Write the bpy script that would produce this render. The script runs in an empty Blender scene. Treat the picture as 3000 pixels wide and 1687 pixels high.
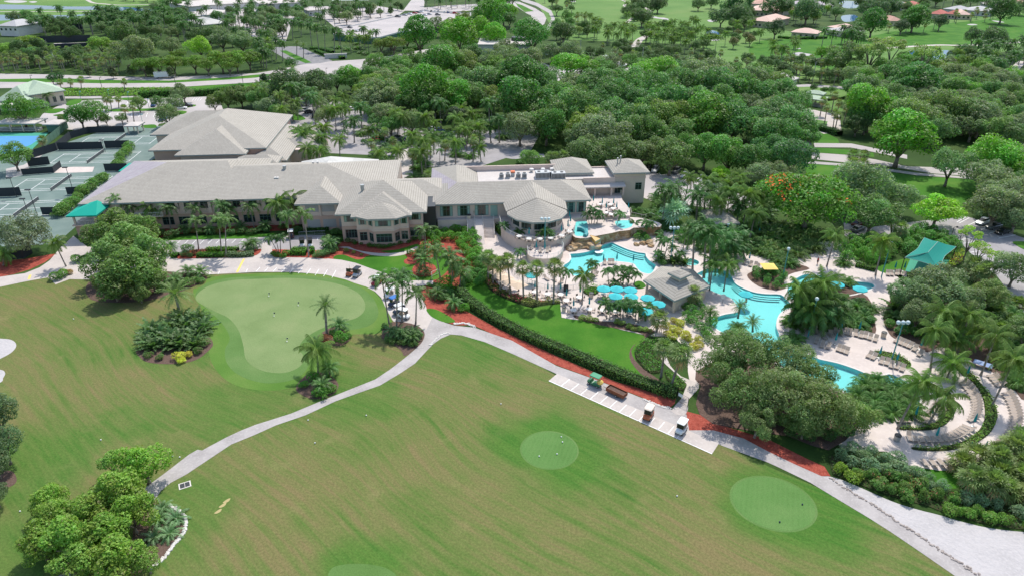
import bpy,math,random
import numpy as np
from mathutils import Vector,Matrix
from mathutils.geometry import tessellate_polygon
random.seed(7)
SC=bpy.context.scene
COL=SC.collection
R=math.radians
FOC,PITCH,CAMH=2000.0,R(28.0),66.0
ct,st=math.cos(PITCH),math.sin(PITCH)
REG={0:(0,0,.858667)}
for i in range(16):
    REG[i+1]=((i % 4)*750,(i // 4)*420,3.4347 if i<12 else 3.3933)
for i,(x,y) in enumerate([(1340,590),(1700,590),(1400,740),(1700,760),(2040,640)]):
    REG[21+i]=(x,y,6.771)
REG[26]=(2060,780,3.826);REG[27]=(2330,930,3.826);REG[28]=(2560,1080,3.302)
for i,(x,y) in enumerate([(0,240),(320,300),(640,300),(960,300),(1280,440),(1580,440),(300,560),(660,560)]):
    REG[31+i]=(x,y,3.826)
def ray(r,u,v):
    x0,y0,k=REG[r]
    X=x0+u/k-1500.;Y=843.5-(y0+v/k)
    return X,FOC*ct+Y*st,-FOC*st+Y*ct
def W(r,u,v,z=0.):
    """survey point seen at (u,v) of sheet r -> place (x,y) on the level z"""
    a,b,c=ray(r,u,v)
    t=(CAMH-z)/-c
    return (a*t,b*t)
def AtY(r,u,v,y):
    a,b,c=ray(r,u,v)
    t=y/b
    return (a*t,CAMH+c*t)
def pix(p):
    """rough sheet-0 position of a place, only used to keep trees off the roads when sowing"""
    x,y,z=p
    d=y*ct-(z-CAMH)*st;q=y*st+(z-CAMH)*ct
    return ((1500+FOC*x/d)*.858667,(843.5-FOC*q/d)*.858667)
MATS={}
def newmat(name):
    m=bpy.data.materials.new(name);m.use_nodes=True
    nt=m.node_tree
    return m,nt,nt.nodes['Principled BSDF'],nt.nodes,nt.links
def rgb(c):return (c[0],c[1],c[2],1)
def noise_node(N,L,vec,scale,detail=3,rough=.55):
    n=N.new('ShaderNodeTexNoise');n.inputs['Scale'].default_value=scale
    n.inputs['Detail'].default_value=detail;n.inputs['Roughness'].default_value=rough
    if vec is not None:L.new(vec,n.inputs['Vector'])
    return n
def ramp(N,L,fac,stops):
    r=N.new('ShaderNodeValToRGB');e=r.color_ramp.elements
    while len(e)<len(stops):e.new(.5)
    for i,(p,c) in enumerate(stops):e[i].position=p;e[i].color=rgb(c)
    L.new(fac,r.inputs['Fac']);return r
def mix(N,L,fac,a,b,mode='MIX'):
    m=N.new('ShaderNodeMix');m.data_type='RGBA';m.blend_type=mode
    for s,v in ((0,fac),(6,a),(7,b)):
        if isinstance(v,(int,float)):m.inputs[s].default_value=v
        elif isinstance(v,tuple):m.inputs[s].default_value=rgb(v)
        else:L.new(v,m.inputs[s])
    return m.outputs[2]
def math_(N,L,op,a,b=0.,c=None):
    m=N.new('ShaderNodeMath');m.operation=op
    for s,v in enumerate((a,b) if c is None else (a,b,c)):
        if isinstance(v,(int,float)):m.inputs[s].default_value=v
        else:L.new(v,m.inputs[s])
    return m.outputs[0]
def mat(name,c,rough=.8,spec=.3,n1=None,n2=None,metal=0.,bump=None,tinted=False):
    """plain surface; n1/n2 = (scale, colour, lo, hi) wear mixed in by noise in world space"""
    if name in MATS:return MATS[name]
    m,nt,P,N,L=newmat(name)
    P.inputs['Roughness'].default_value=rough;P.inputs['Specular IOR Level'].default_value=spec
    P.inputs['Metallic'].default_value=metal
    geo=N.new('ShaderNodeNewGeometry')
    col=None
    if tinted:
        oi=N.new('ShaderNodeObjectInfo');col=oi.outputs['Color']
    for n in (n1,n2):
        if not n:continue
        t=noise_node(N,L,geo.outputs['Position'],n[0])
        mr=N.new('ShaderNodeMapRange');L.new(t.outputs[0],mr.inputs[0])
        mr.inputs[1].default_value=n[2];mr.inputs[2].default_value=n[3]
        col=mix(N,L,mr.outputs[0],col if col is not None else c,n[1])
    if col is None:P.inputs['Base Color'].default_value=rgb(c)
    else:L.new(col,P.inputs['Base Color'])
    if bump:
        t=noise_node(N,L,geo.outputs['Position'],bump[0])
        b=N.new('ShaderNodeBump');b.inputs['Strength'].default_value=bump[1];b.inputs['Distance'].default_value=bump[2]
        L.new(t.outputs[0],b.inputs['Height']);L.new(b.outputs[0],P.inputs['Normal'])
    MATS[name]=m
    return m
def leafmat(name,dead=(.30,.22,.12),trans=.34,var=.45):
    """foliage: the object's own colour, varied leaf by leaf; some light passes through"""
    m,nt,P,N,L=newmat(name)
    oi=N.new('ShaderNodeObjectInfo')
    at=N.new('ShaderNodeAttribute');at.attribute_name='lv'
    sep=N.new('ShaderNodeSeparateColor');L.new(at.outputs['Color'],sep.inputs[0])
    hs=N.new('ShaderNodeHueSaturation');L.new(mix(N,L,1.,oi.outputs['Color'],(1.5,1.68,1.3),'MULTIPLY'),hs.inputs['Color'])
    v=N.new('ShaderNodeMapRange');L.new(sep.outputs[0],v.inputs[0]);v.inputs[3].default_value=1-var;v.inputs[4].default_value=1+var*1.25
    L.new(v.outputs[0],hs.inputs['Value'])
    h=N.new('ShaderNodeMapRange');L.new(sep.outputs[1],h.inputs[0]);h.inputs[3].default_value=.465;h.inputs[4].default_value=.525
    L.new(h.outputs[0],hs.inputs['Hue'])
    col=mix(N,L,sep.outputs[2],hs.outputs['Color'],dead)
    L.new(col,P.inputs['Base Color'])
    P.inputs['Roughness'].default_value=.5;P.inputs['Specular IOR Level'].default_value=.28
    tr=N.new('ShaderNodeBsdfTranslucent');L.new(mix(N,L,1.,col,(1.5,1.75,.9),'MULTIPLY'),tr.inputs['Color'])
    ms=N.new('ShaderNodeMixShader');ms.inputs[0].default_value=trans
    L.new(P.outputs[0],ms.inputs[1]);L.new(tr.outputs[0],ms.inputs[2])
    L.new(ms.outputs[0],N['Material Output'].inputs['Surface'])
    MATS[name]=m
    return m
LEAF=leafmat('leaf');FLOWER=leafmat('bloom',var=.2)
FROND=leafmat('frond',dead=(.42,.30,.16),trans=.34)
BARK=mat('bark',(.17,.13,.10),.9,.1,(3.,(.30,.27,.23),.4,.7))
PALMBARK=mat('palm_bark',(.30,.27,.235),.9,.1,(2.2,(.18,.15,.125),.45,.7))
CROWNSHAFT=mat('crownshaft',(.12,.22,.06),.5,.3)
def grassmat(name,a,b,c,s_big,s_fine,stripes=None):
    m,nt,P,N,L=newmat(name)
    geo=N.new('ShaderNodeNewGeometry');pos=geo.outputs['Position']
    big=noise_node(N,L,pos,s_big,4);fine=noise_node(N,L,pos,s_fine,2,.7)
    r=ramp(N,L,big.outputs[0],[(.3,a),(.5,b),(.72,c)])
    mr=N.new('ShaderNodeMapRange');L.new(fine.outputs[0],mr.inputs[0]);mr.inputs[1].default_value=.25;mr.inputs[2].default_value=.75
    mr.inputs[3].default_value=.8;mr.inputs[4].default_value=1.2
    col=mix(N,L,1.,r.outputs[0],mr.outputs[0],'MULTIPLY')
    if stripes:
        mp=N.new('ShaderNodeMapping');mp.inputs['Rotation'].default_value=(0,0,stripes[0]);L.new(pos,mp.inputs[0])
        w=N.new('ShaderNodeTexWave');w.inputs['Scale'].default_value=stripes[1];w.inputs['Distortion'].default_value=.6;L.new(mp.outputs[0],w.inputs['Vector'])
        col=mix(N,L,math_(N,L,'MULTIPLY',w.outputs[1],stripes[2]),col,stripes[3])
    L.new(col,P.inputs['Base Color']);P.inputs['Roughness'].default_value=.9;P.inputs['Specular IOR Level'].default_value=.15
    MATS[name]=m
    return m
def fairwaymat():
    """worn Bermuda fairway: brown wear, mowing swirls, lush rings round the small greens"""
    m,nt,P,N,L=newmat('fairway_grass')
    geo=N.new('ShaderNodeNewGeometry');pos=geo.outputs['Position']
    warp=noise_node(N,L,pos,.013,2)
    sub=N.new('ShaderNodeVectorMath');sub.operation='MULTIPLY_ADD'
    L.new(warp.outputs['Color'],sub.inputs[0]);sub.inputs[1].default_value=(22,22,0);L.new(pos,sub.inputs[2])
    mp=N.new('ShaderNodeMapping');mp.vector_type='TEXTURE';mp.inputs['Rotation'].default_value=(0,0,R(-37));L.new(sub.outputs[0],mp.inputs[0])
    mp.inputs['Scale'].default_value=(12.,1.,1.)
    strk=noise_node(N,L,mp.outputs[0],.55,4,.6)
    mp2=N.new('ShaderNodeMapping');mp2.vector_type='TEXTURE';mp2.inputs['Scale'].default_value=(11.,1.,1.);mp2.inputs['Rotation'].default_value=(0,0,R(-37));L.new(sub.outputs[0],mp2.inputs[0])
    strk2=noise_node(N,L,mp2.outputs[0],1.1,5,.68)
    patch=noise_node(N,L,pos,.055,3,.6)
    fine=noise_node(N,L,pos,3.2,3,.7)
    grain=noise_node(N,L,pos,14.,2,.7)
    s=math_(N,L,'MULTIPLY_ADD',strk.outputs[0],.26,math_(N,L,'MULTIPLY_ADD',patch.outputs[0],.52,math_(N,L,'MULTIPLY',strk2.outputs[0],.52)))
    r=ramp(N,L,s,[(.40,(.036,.108,.018)),(.53,(.080,.140,.029)),(.63,(.122,.150,.044)),(.78,(.172,.146,.062))])
    spots=noise_node(N,L,pos,.20,2,.5)
    mr2=N.new('ShaderNodeMapRange');L.new(spots.outputs[0],mr2.inputs[0]);mr2.inputs[1].default_value=.62;mr2.inputs[2].default_value=.78;mr2.inputs[4].default_value=.6
    col=mix(N,L,mr2.outputs[0],r.outputs[0],(.200,.185,.075))
    tot=None
    for (r_,u,v,rad,amt) in LUSH:
        x,y=W(r_,u,v)
        d=N.new('ShaderNodeVectorMath');d.operation='DISTANCE';L.new(pos,d.inputs[0]);d.inputs[1].default_value=(x,y,0)
        dn=math_(N,L,'ADD',d.outputs['Value'],math_(N,L,'MULTIPLY',math_(N,L,'SUBTRACT',patch.outputs[0],.5),rad*1.6))
        mr=N.new('ShaderNodeMapRange');mr.interpolation_type='SMOOTHSTEP';L.new(dn,mr.inputs[0])
        mr.inputs[1].default_value=rad*.55;mr.inputs[2].default_value=rad*1.25;mr.inputs[3].default_value=amt;mr.inputs[4].default_value=0.
        tot=mr.outputs[0] if tot is None else math_(N,L,'MAXIMUM',tot,mr.outputs[0])
    col=mix(N,L,tot,col,ramp(N,L,strk2.outputs[0],[(.3,(.035,.125,.016)),(.7,(.075,.165,.026))]).outputs[0])
    f1=N.new('ShaderNodeMapRange');L.new(fine.outputs[0],f1.inputs[0]);f1.inputs[1].default_value=.25;f1.inputs[2].default_value=.75;f1.inputs[3].default_value=.72;f1.inputs[4].default_value=1.28
    f2=N.new('ShaderNodeMapRange');L.new(grain.outputs[0],f2.inputs[0]);f2.inputs[1].default_value=.25;f2.inputs[2].default_value=.75;f2.inputs[3].default_value=.7;f2.inputs[4].default_value=1.3
    col=mix(N,L,1.,mix(N,L,1.,col,f1.outputs[0],'MULTIPLY'),f2.outputs[0],'MULTIPLY')
    L.new(col,P.inputs['Base Color']);P.inputs['Roughness'].default_value=.9;P.inputs['Specular IOR Level'].default_value=.1
    MATS['fairway_grass']=m
    return m
LUSH=[(0,1385,1130,8.5,.85),(0,1950,1270,9.5,.8),(0,900,1445,6,.8),(0,470,640,6,.6),(0,620,1000,9,.5),(0,470,1300,7,.5),
        (0,700,940,9,.55),(0,900,990,7,.5),(0,500,880,6,.6),(0,90,1180,8,.5),(0,1150,880,8,.4),(0,60,1380,8,.6),(0,420,900,5,.5),(0,330,1060,5,.4)]
def roofmat(name,base,dark,course=.57,tile=.30,stain=None):
    """flat concrete tiles: courses across the slope, joints along it, from the roof's own UV in metres"""
    m,nt,P,N,L=newmat(name)
    uv=N.new('ShaderNodeUVMap');sep=N.new('ShaderNodeSeparateXYZ');L.new(uv.outputs[0],sep.inputs[0])
    fv=math_(N,L,'FRACT',math_(N,L,'DIVIDE',sep.outputs[1],course))
    row=math_(N,L,'FLOOR',math_(N,L,'DIVIDE',sep.outputs[1],course))
    fu=math_(N,L,'FRACT',math_(N,L,'ADD',math_(N,L,'DIVIDE',sep.outputs[0],tile),math_(N,L,'MULTIPLY',row,.5)))
    edge=math_(N,L,'LESS_THAN',fv,.30);joint=math_(N,L,'LESS_THAN',fu,.1)
    wn=N.new('ShaderNodeTexWhiteNoise');wn.noise_dimensions='2D'
    cv=N.new('ShaderNodeCombineXYZ');L.new(math_(N,L,'FLOOR',math_(N,L,'DIVIDE',sep.outputs[0],tile)),cv.inputs[0]);L.new(row,cv.inputs[1])
    L.new(cv.outputs[0],wn.inputs['Vector'])
    geo=N.new('ShaderNodeNewGeometry');big=noise_node(N,L,geo.outputs['Position'],.25,4)
    a=mix(N,L,big.outputs[0],tuple(x*.86 for x in base),tuple(min(1,x*1.12) for x in base))
    v=N.new('ShaderNodeMapRange');L.new(wn.outputs[0],v.inputs[0]);v.inputs[3].default_value=.93;v.inputs[4].default_value=1.06
    a=mix(N,L,1.,a,v.outputs[0],'MULTIPLY')
    a=mix(N,L,math_(N,L,'MULTIPLY',joint,.25),a,dark);a=mix(N,L,math_(N,L,'MULTIPLY',edge,.55),a,dark)
    if stain:
        sn=noise_node(N,L,geo.outputs['Position'],.5,4,.7)
        mr=N.new('ShaderNodeMapRange');L.new(sn.outputs[0],mr.inputs[0]);mr.inputs[1].default_value=.35;mr.inputs[2].default_value=.7
        a=mix(N,L,mr.outputs[0],a,stain)
    L.new(a,P.inputs['Base Color']);P.inputs['Roughness'].default_value=.75;P.inputs['Specular IOR Level'].default_value=.25
    b=N.new('ShaderNodeBump');b.inputs['Strength'].default_value=.6;b.inputs['Distance'].default_value=.05;L.new(fv,b.inputs['Height']);L.new(b.outputs[0],P.inputs['Normal'])
    MATS[name]=m
    return m
def watermat(name,tint,refl=.5,ripple=2.2,amt=.25):
    m,nt,P,N,L=newmat(name)
    N.remove(P)
    geo=N.new('ShaderNodeNewGeometry')
    n=noise_node(N,L,geo.outputs['Position'],ripple,3)
    b=N.new('ShaderNodeBump');b.inputs['Strength'].default_value=amt;b.inputs['Distance'].default_value=.1;L.new(n.outputs[0],b.inputs['Height'])
    tr=N.new('ShaderNodeBsdfTransparent');tr.inputs[0].default_value=rgb(tint)
    gl=N.new('ShaderNodeBsdfGlossy');gl.inputs['Roughness'].default_value=.06;L.new(b.outputs[0],gl.inputs['Normal'])
    fr=N.new('ShaderNodeFresnel');fr.inputs[0].default_value=1.33;L.new(b.outputs[0],fr.inputs['Normal'])
    ms=N.new('ShaderNodeMixShader');L.new(math_(N,L,'MULTIPLY',fr.outputs[0],refl),ms.inputs[0]);L.new(tr.outputs[0],ms.inputs[1]);L.new(gl.outputs[0],ms.inputs[2])
    L.new(ms.outputs[0],N['Material Output'].inputs['Surface'])
    MATS[name]=m
    return m
M=dict(
    lawn=grassmat('lawn_grass',(.030,.118,.008),(.048,.155,.012),(.085,.185,.022),.12,6.),
    rough=grassmat('rough_grass',(.022,.050,.010),(.035,.075,.014),(.070,.11,.028),.05,3.),
    litter=mat('leafy_soil',(.035,.055,.018),.95,.1,(3.,(.06,.05,.03),.45,.7)),
    farfair=grassmat('far_fairway_grass',(.070,.165,.030),(.105,.205,.045),(.150,.225,.065),.02,1.2,(R(80),.03,.35,(.15,.24,.08))),
    green=grassmat('putting_green_grass',(.150,.215,.078),(.172,.238,.092),(.205,.255,.108),.16,5.,(R(60),.5,.16,(.20,.255,.105))),
    collar=grassmat('collar_grass',(.085,.165,.040),(.100,.185,.050),(.130,.205,.065),.15,6.),
    ring=grassmat('green_surround_grass',(.075,.165,.025),(.095,.185,.032),(.140,.205,.050),.12,6.),
    tee=grassmat('small_green_grass',(.075,.165,.038),(.090,.19,.048),(.115,.21,.06),.2,6.,(R(20),.5,.25,(.12,.215,.065))),
    court=mat('clay_court',(.145,.200,.180),.9,.15,(.25,(.185,.24,.215),.4,.7)),
    blue=mat('court_blue',(.09,.28,.55),.8,.2),courtgreen=mat('court_green',(.06,.30,.20),.8,.2),
    mulch=mat('red_mulch',(.30,.060,.040),.95,.1,(7.,(.42,.12,.085),.4,.7),(1.2,(.22,.045,.032),.45,.7),bump=(9.,.8,.08)),
    soil=mat('brown_mulch',(.10,.065,.050),.95,.1,(6.,(.16,.11,.09),.4,.7)),
    concrete=mat('concrete',(.50,.445,.405),.85,.2,(.22,(.40,.355,.33),.38,.72),(2.5,(.55,.50,.46),.5,.8)),
    pathc=mat('path_concrete',(.40,.37,.355),.85,.2,(.3,(.30,.275,.265),.38,.7),(3.,(.46,.43,.41),.5,.8)),
    deck=mat('pool_deck',(.585,.505,.455),.8,.2,(.22,(.47,.405,.37),.40,.72),(2.,(.62,.545,.50),.5,.8)),
    asphalt=mat('asphalt',(.20,.195,.20),.9,.2,(.5,(.26,.25,.25),.4,.7)),
    worn=mat('worn_asphalt',(.33,.31,.31),.9,.2,(.3,(.26,.245,.245),.4,.7),(3.,(.37,.35,.35),.5,.8)),
    road=mat('pale_road',(.43,.39,.37),.9,.2,(.08,(.36,.33,.32),.4,.7)),
    lot=mat('pale_lot',(.45,.41,.395),.9,.2,(.06,(.38,.35,.34),.4,.7)),
    sand=mat('sand',(.455,.43,.425),.95,.1,(.25,(.395,.375,.37),.38,.7),(3.,(.49,.465,.455),.45,.75),bump=(1.6,.8,.15)),
    white=mat('white_paint',(.80,.79,.77),.6,.3),yellow=mat('yellow_paint',(.75,.55,.14),.7,.3),
    kerb=mat('kerb_concrete',(.62,.58,.54),.85,.2),
    roof=roofmat('roof_tile',(.385,.355,.305),(.185,.165,.14)),
    roofpurple=roofmat('weathered_roof_tile',(.42,.39,.40),(.27,.24,.26),stain=(.30,.255,.29)),
    roofgreen=roofmat('green_roof_tile',(.38,.47,.35),(.29,.36,.27)),
    roofmetal=roofmat('pale_metal_roof',(.50,.49,.455),(.40,.39,.36),course=9.,tile=.45),
    roofpink=roofmat('terracotta_roof',(.50,.30,.23),(.38,.20,.15)),
    roofsalmon=roofmat('salmon_roof',(.66,.46,.38),(.5,.33,.27)),
    roofgrey=roofmat('grey_roof',(.44,.43,.43),(.34,.33,.33)),
    roofred=roofmat('red_roof',(.44,.13,.10),(.33,.09,.07)),
    flat=mat('flat_roof',(.50,.455,.42),.9,.2,(.25,(.56,.52,.49),.45,.75),(3.,(.60,.56,.53),.5,.8)),
    wall=mat('stucco_tan',(.54,.37,.30),.9,.2,(.4,(.49,.335,.27),.4,.7)),
    wallup=mat('stucco_pale',(.66,.53,.455),.9,.2,(.4,(.60,.48,.41),.4,.7)),
    wallcream=mat('stucco_cream',(.66,.555,.45),.9,.2,(.3,(.60,.50,.405),.4,.7)),
    wallwhite=mat('stucco_white',(.68,.66,.63),.9,.2,(.3,(.60,.58,.56),.4,.7)),
    trim=mat('trim_white',(.66,.63,.59),.7,.3),fascia=mat('fascia_greygreen',(.30,.335,.315),.7,.3),
    glass=mat('window_glass',(.018,.030,.030),.08,.6),frame=mat('window_frame_green',(.10,.19,.165),.5,.4),
    shutter=mat('roller_shutter',(.33,.33,.33),.6,.4),curtain=mat('curtain_green',(.28,.42,.36),.8,.2),
    canvas=mat('teal_canvas',(.0,.33,.24),.7,.3),sail=mat('shade_cloth',(.005,.21,.165),.75,.25),saillight=mat('shade_cloth_lit_side',(.005,.27,.21),.75,.25),
    umb=mat('umbrella_turquoise',(.045,.44,.46),.75,.25),umbc=mat('closed_umbrella_teal',(.02,.27,.29),.8,.25),umbb=mat('beige_umbrella',(.60,.47,.36),.8,.2),
    steel=mat('grey_metal',(.38,.39,.38),.45,.5,metal=.3),dark=mat('dark_metal',(.035,.038,.04),.5,.4),teal=mat('teal_paint',(.06,.30,.31),.5,.4),
    black=mat('black_rubber',(.015,.015,.016),.8,.2),screen=mat('windscreen_mesh',(.045,.052,.058),.9,.1),net=mat('tennis_net',(.11,.12,.125),.9,.1),
    paint=mat('car_paint',(.5,.5,.5),.25,.6,tinted=True),carglass=mat('car_glass',(.02,.023,.027),.08,.6),
    wood=mat('brown_wood',(.17,.055,.025),.7,.3,(3.,(.23,.085,.04),.4,.7)),seat=mat('seat_vinyl',(.45,.36,.28),.6,.3),
    sling=mat('lounger_sling',(.36,.295,.245),.8,.2),pale=mat('pale_plastic',(.66,.64,.60),.5,.4),wicker=mat('dark_wicker',(.07,.045,.035),.8,.2),
    rock=mat('ochre_rock',(.46,.33,.19),.9,.15,(.9,(.28,.17,.085),.4,.65),(.4,(.50,.44,.36),.5,.7),bump=(1.4,1.,.5)),
    pathrock=mat('dark_path_rock',(.26,.22,.20),.9,.2,(2.,(.42,.37,.33),.4,.7)),stone=mat('border_stone',(.62,.59,.55),.9,.2,(4.,(.45,.42,.39),.4,.7)),
    globe=mat('globe_lamp',(.62,.72,.72),.2,.5),skin=mat('skin',(.55,.33,.24),.6,.3),shirt=mat('red_cloth',(.5,.04,.04),.8,.2),cloth2=mat('dark_cloth',(.04,.05,.09),.8,.2),
    poolfloor=None,hvac=mat('hvac_grey',(.45,.46,.46),.6,.4),orange=mat('orange_paint',(.62,.17,.07),.6,.3),
    lakebed=mat('lake_bed',(.20,.32,.45),.9,.1),greenwall=mat('green_wall',(.10,.19,.14),.9,.2),brick=mat('red_brick',(.36,.14,.10),.9,.2,(2.,(.28,.10,.075),.4,.7)),
    cart=mat('cart_body',(.5,.5,.5),.3,.5,tinted=True))
M['fairway']=fairwaymat()
M['poolwater']=watermat('pool_water',(.60,.93,.93),.55,1.6,.35);M['lake']=watermat('lake_water',(.45,.62,.75),.7,.6,.1)
def poolfloor():
    m,nt,P,N,L=newmat('pool_plaster')
    geo=N.new('ShaderNodeNewGeometry')
    v=N.new('ShaderNodeTexVoronoi');v.feature='DISTANCE_TO_EDGE';v.inputs['Scale'].default_value=.9
    w=noise_node(N,L,geo.outputs['Position'],1.2,2);ad=N.new('ShaderNodeVectorMath');L.new(w.outputs['Color'],ad.inputs[0]);L.new(geo.outputs['Position'],ad.inputs[1]);L.new(ad.outputs[0],v.inputs['Vector'])
    big=noise_node(N,L,geo.outputs['Position'],.12,3)
    a=mix(N,L,big.outputs[0],(.36,.60,.585),(.46,.65,.63))
    L.new(a,P.inputs['Base Color']);P.inputs['Roughness'].default_value=.9
    return m
M['poolfloor']=poolfloor();M['pooltile']=mat('pool_wall_tile',(.30,.62,.63),.5,.4)
class MB:
    def __init__(s):s.v=[];s.f=[];s.m=[];s.uv={}
    def add(s,vs,fs,mi=0):
        o=len(s.v);s.v.extend([tuple(p) for p in vs])
        for f in fs:s.f.append(tuple(i+o for i in f));s.m.append(mi)
        return s
    def box(s,x0,x1,y0,y1,z0,z1,mi=0):
        return s.add([(x,y,z) for z in (z0,z1) for y in (y0,y1) for x in (x0,x1)],
                     [(0,2,3,1),(4,5,7,6),(0,1,5,4),(2,6,7,3),(0,4,6,2),(1,3,7,5)],mi)
    def obox(s,c,e,a0,a1,b0,b1,z0,z1,mi=0):
        """box in a turned frame: origin c, along e (unit), across e rotated left"""
        q=(-e[1],e[0])
        P=lambda a,b,z:(c[0]+a*e[0]+b*q[0],c[1]+a*e[1]+b*q[1],z)
        return s.add([P(a,b,z) for z in (z0,z1) for b in (b0,b1) for a in (a0,a1)],
                     [(0,2,3,1),(4,5,7,6),(0,1,5,4),(2,6,7,3),(0,4,6,2),(1,3,7,5)],mi)
    def tube(s,pts,rad,n=6,mi=0,cap=True):
        P=[Vector(p) for p in pts];rs=rad if isinstance(rad,(list,tuple)) else [rad]*len(P)
        o=len(s.v)
        for i,p in enumerate(P):
            d=(P[min(i+1,len(P)-1)]-P[max(i-1,0)]).normalized()
            a=d.cross(Vector((1,0,0)) if abs(d.x)<.8 else Vector((0,1,0))).normalized();b=d.cross(a)
            for k in range(n):
                t=2*math.pi*k/n
                s.v.append(tuple(p+(a*math.cos(t)+b*math.sin(t))*rs[i]))
        for i in range(len(P)-1):
            for k in range(n):
                s.f.append((o+i*n+k,o+i*n+(k+1) % n,o+(i+1)*n+(k+1) % n,o+(i+1)*n+k));s.m.append(mi)
        if cap:
            e=o+(len(P)-1)*n
            s.f.append(tuple(e+k for k in range(n)));s.m.append(mi);s.f.append(tuple(o+n-1-k for k in range(n)));s.m.append(mi)
        return s
    def lathe(s,prof,c=(0,0,0),n=12,mi=0,cap=True):
        o=len(s.v)
        for r_,z in prof:
            for k in range(n):s.v.append((c[0]+r_*math.cos(2*math.pi*k/n),c[1]+r_*math.sin(2*math.pi*k/n),c[2]+z))
        for i in range(len(prof)-1):
            for k in range(n):s.f.append((o+i*n+k,o+i*n+(k+1) % n,o+(i+1)*n+(k+1) % n,o+(i+1)*n+k));s.m.append(mi)
        if cap:
            e=o+(len(prof)-1)*n
            s.f.append(tuple(e+k for k in range(n)));s.m.append(mi);s.f.append(tuple(o+n-1-k for k in range(n)));s.m.append(mi)
        return s
    def prism(s,poly,z0,z1,mi=0,top=None):
        n=len(poly);o=len(s.v)
        a=sum(poly[i][0]*poly[(i+1) % n][1]-poly[(i+1) % n][0]*poly[i][1] for i in range(n))
        if a<0:poly=poly[::-1]
        s.v.extend([(p[0],p[1],z0) for p in poly]);s.v.extend([(p[0],p[1],z1) for p in poly])
        for i in range(n):s.f.append((o+i,o+(i+1) % n,o+n+(i+1) % n,o+n+i));s.m.append(mi)
        s.f.append(tuple(o+n+i for i in range(n)));s.m.append(mi if top is None else top)
        return s
    def mesh(s,name,mats,smooth=False):
        me=bpy.data.meshes.new(name)
        me.from_pydata(s.v,[],s.f)
        for m in (mats if isinstance(mats,(list,tuple)) else [mats]):me.materials.append(m)
        if max(s.m,default=0)>0:me.polygons.foreach_set('material_index',s.m)
        if s.uv:
            ul=me.uv_layers.new(name='UVMap')
            for fi,uvs in s.uv.items():
                for li,q in zip(me.polygons[fi].loop_indices,uvs):ul.data[li].uv=q
        if smooth:me.polygons.foreach_set('use_smooth',[True]*len(me.polygons))
        me.update()
        return me
def quadmesh(name,V,mats,lv=None,mi=None):
    """V (n,4,3) loose quads -> one mesh, with a colour per quad"""
    n=len(V);me=bpy.data.meshes.new(name)
    me.vertices.add(n*4);me.vertices.foreach_set('co',V.reshape(-1).astype(np.float32))
    me.loops.add(n*4);me.loops.foreach_set('vertex_index',np.arange(n*4,dtype=np.int32))
    me.polygons.add(n);me.polygons.foreach_set('loop_start',np.arange(0,n*4,4,dtype=np.int32));me.polygons.foreach_set('loop_total',np.full(n,4,dtype=np.int32))
    for m in (mats if isinstance(mats,(list,tuple)) else [mats]):me.materials.append(m)
    if mi is not None:me.polygons.foreach_set('material_index',mi.astype(np.int32))
    me.update(calc_edges=True)
    if lv is not None:
        at=me.attributes.new('lv','FLOAT_COLOR','POINT')
        c=np.ones((n*4,4),np.float32);c[:,:3]=np.repeat(lv,4,axis=0)
        at.data.foreach_set('color',c.reshape(-1))
    return me
def link(o):COL.objects.link(o);return o
def obj(name,me,parent=None,loc=(0,0,0),rot=(0,0,0),sc=(1,1,1),color=None):
    o=link(bpy.data.objects.new(name,me));o.location=loc;o.rotation_euler=rot;o.scale=sc
    if parent:o.parent=parent
    if color:o.color=rgb(color)
    return o
def tag(o,label=None,cat=None,group=None,kind=None):
    if label:o['label']=label
    if cat:o['category']=cat
    if group:o['group']=group
    if kind:o['kind']=kind
    return o
def thing(name,label,cat,loc=(0,0,0),rz=0.,group=None):
    o=obj(name,None,None,loc,(0,0,rz));o.empty_display_size=.5
    return tag(o,label,cat,group)
AUTO=[]
def auto(o,looks,kind,cat,group):
    tag(o,None,cat,group);AUTO.append((o,looks,kind));return o
LAND=[]
def landmark(ph,x,y):LAND.append((ph,x,y))
def smooth(pts,n=6,closed=True):
    P=[np.array(p,float) for p in pts];k=len(P);out=[]
    rng=range(k) if closed else range(k-1)
    for i in rng:
        g=(lambda j:P[j % k]) if closed else (lambda j:P[max(0,min(k-1,j))])
        p0,p1,p2,p3=g(i-1),g(i),g(i+1),g(i+2)
        for t in np.linspace(0,1,n,endpoint=False):
            out.append(tuple(.5*(2*p1+(p2-p0)*t+(2*p0-5*p1+4*p2-p3)*t*t+(3*p1-p0-3*p2+p3)*t ** 3)))
    if not closed:out.append(tuple(P[-1]))
    return out
def WP(r,pts,z=0.):
    """list of (u,v) or (r,u,v) -> places"""
    return [W(*p,z) if len(p)==3 else W(r,p[0],p[1],z) for p in pts]
def sheet(name,poly,z,m,holes=None,kind='structure',edge=.0):
    loops=[poly]+(holes or [])
    V=[(p[0],p[1],z) for l in loops for p in l]
    tr=tessellate_polygon([[Vector((p[0],p[1],0)) for p in l] for l in loops])
    F=[]
    for t in tr:
        a,b,c=(V[i] for i in t)
        F.append(tuple(t) if (b[0]-a[0])*(c[1]-a[1])-(b[1]-a[1])*(c[0]-a[0])>0 else (t[0],t[2],t[1]))
    mb=MB();mb.v=V;mb.f=F;mb.m=[0]*len(F)
    if edge:
        o=0
        for l in loops[:1]:
            n=len(l);b=len(mb.v);mb.v.extend([(p[0],p[1],z-edge) for p in l])
            for i in range(n):mb.f.append((o+i,o+(i+1) % n,b+(i+1) % n,b+i));mb.m.append(0)
    o=obj(name,mb.mesh(name,m));
    if kind:o['kind']=kind
    return o
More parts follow.
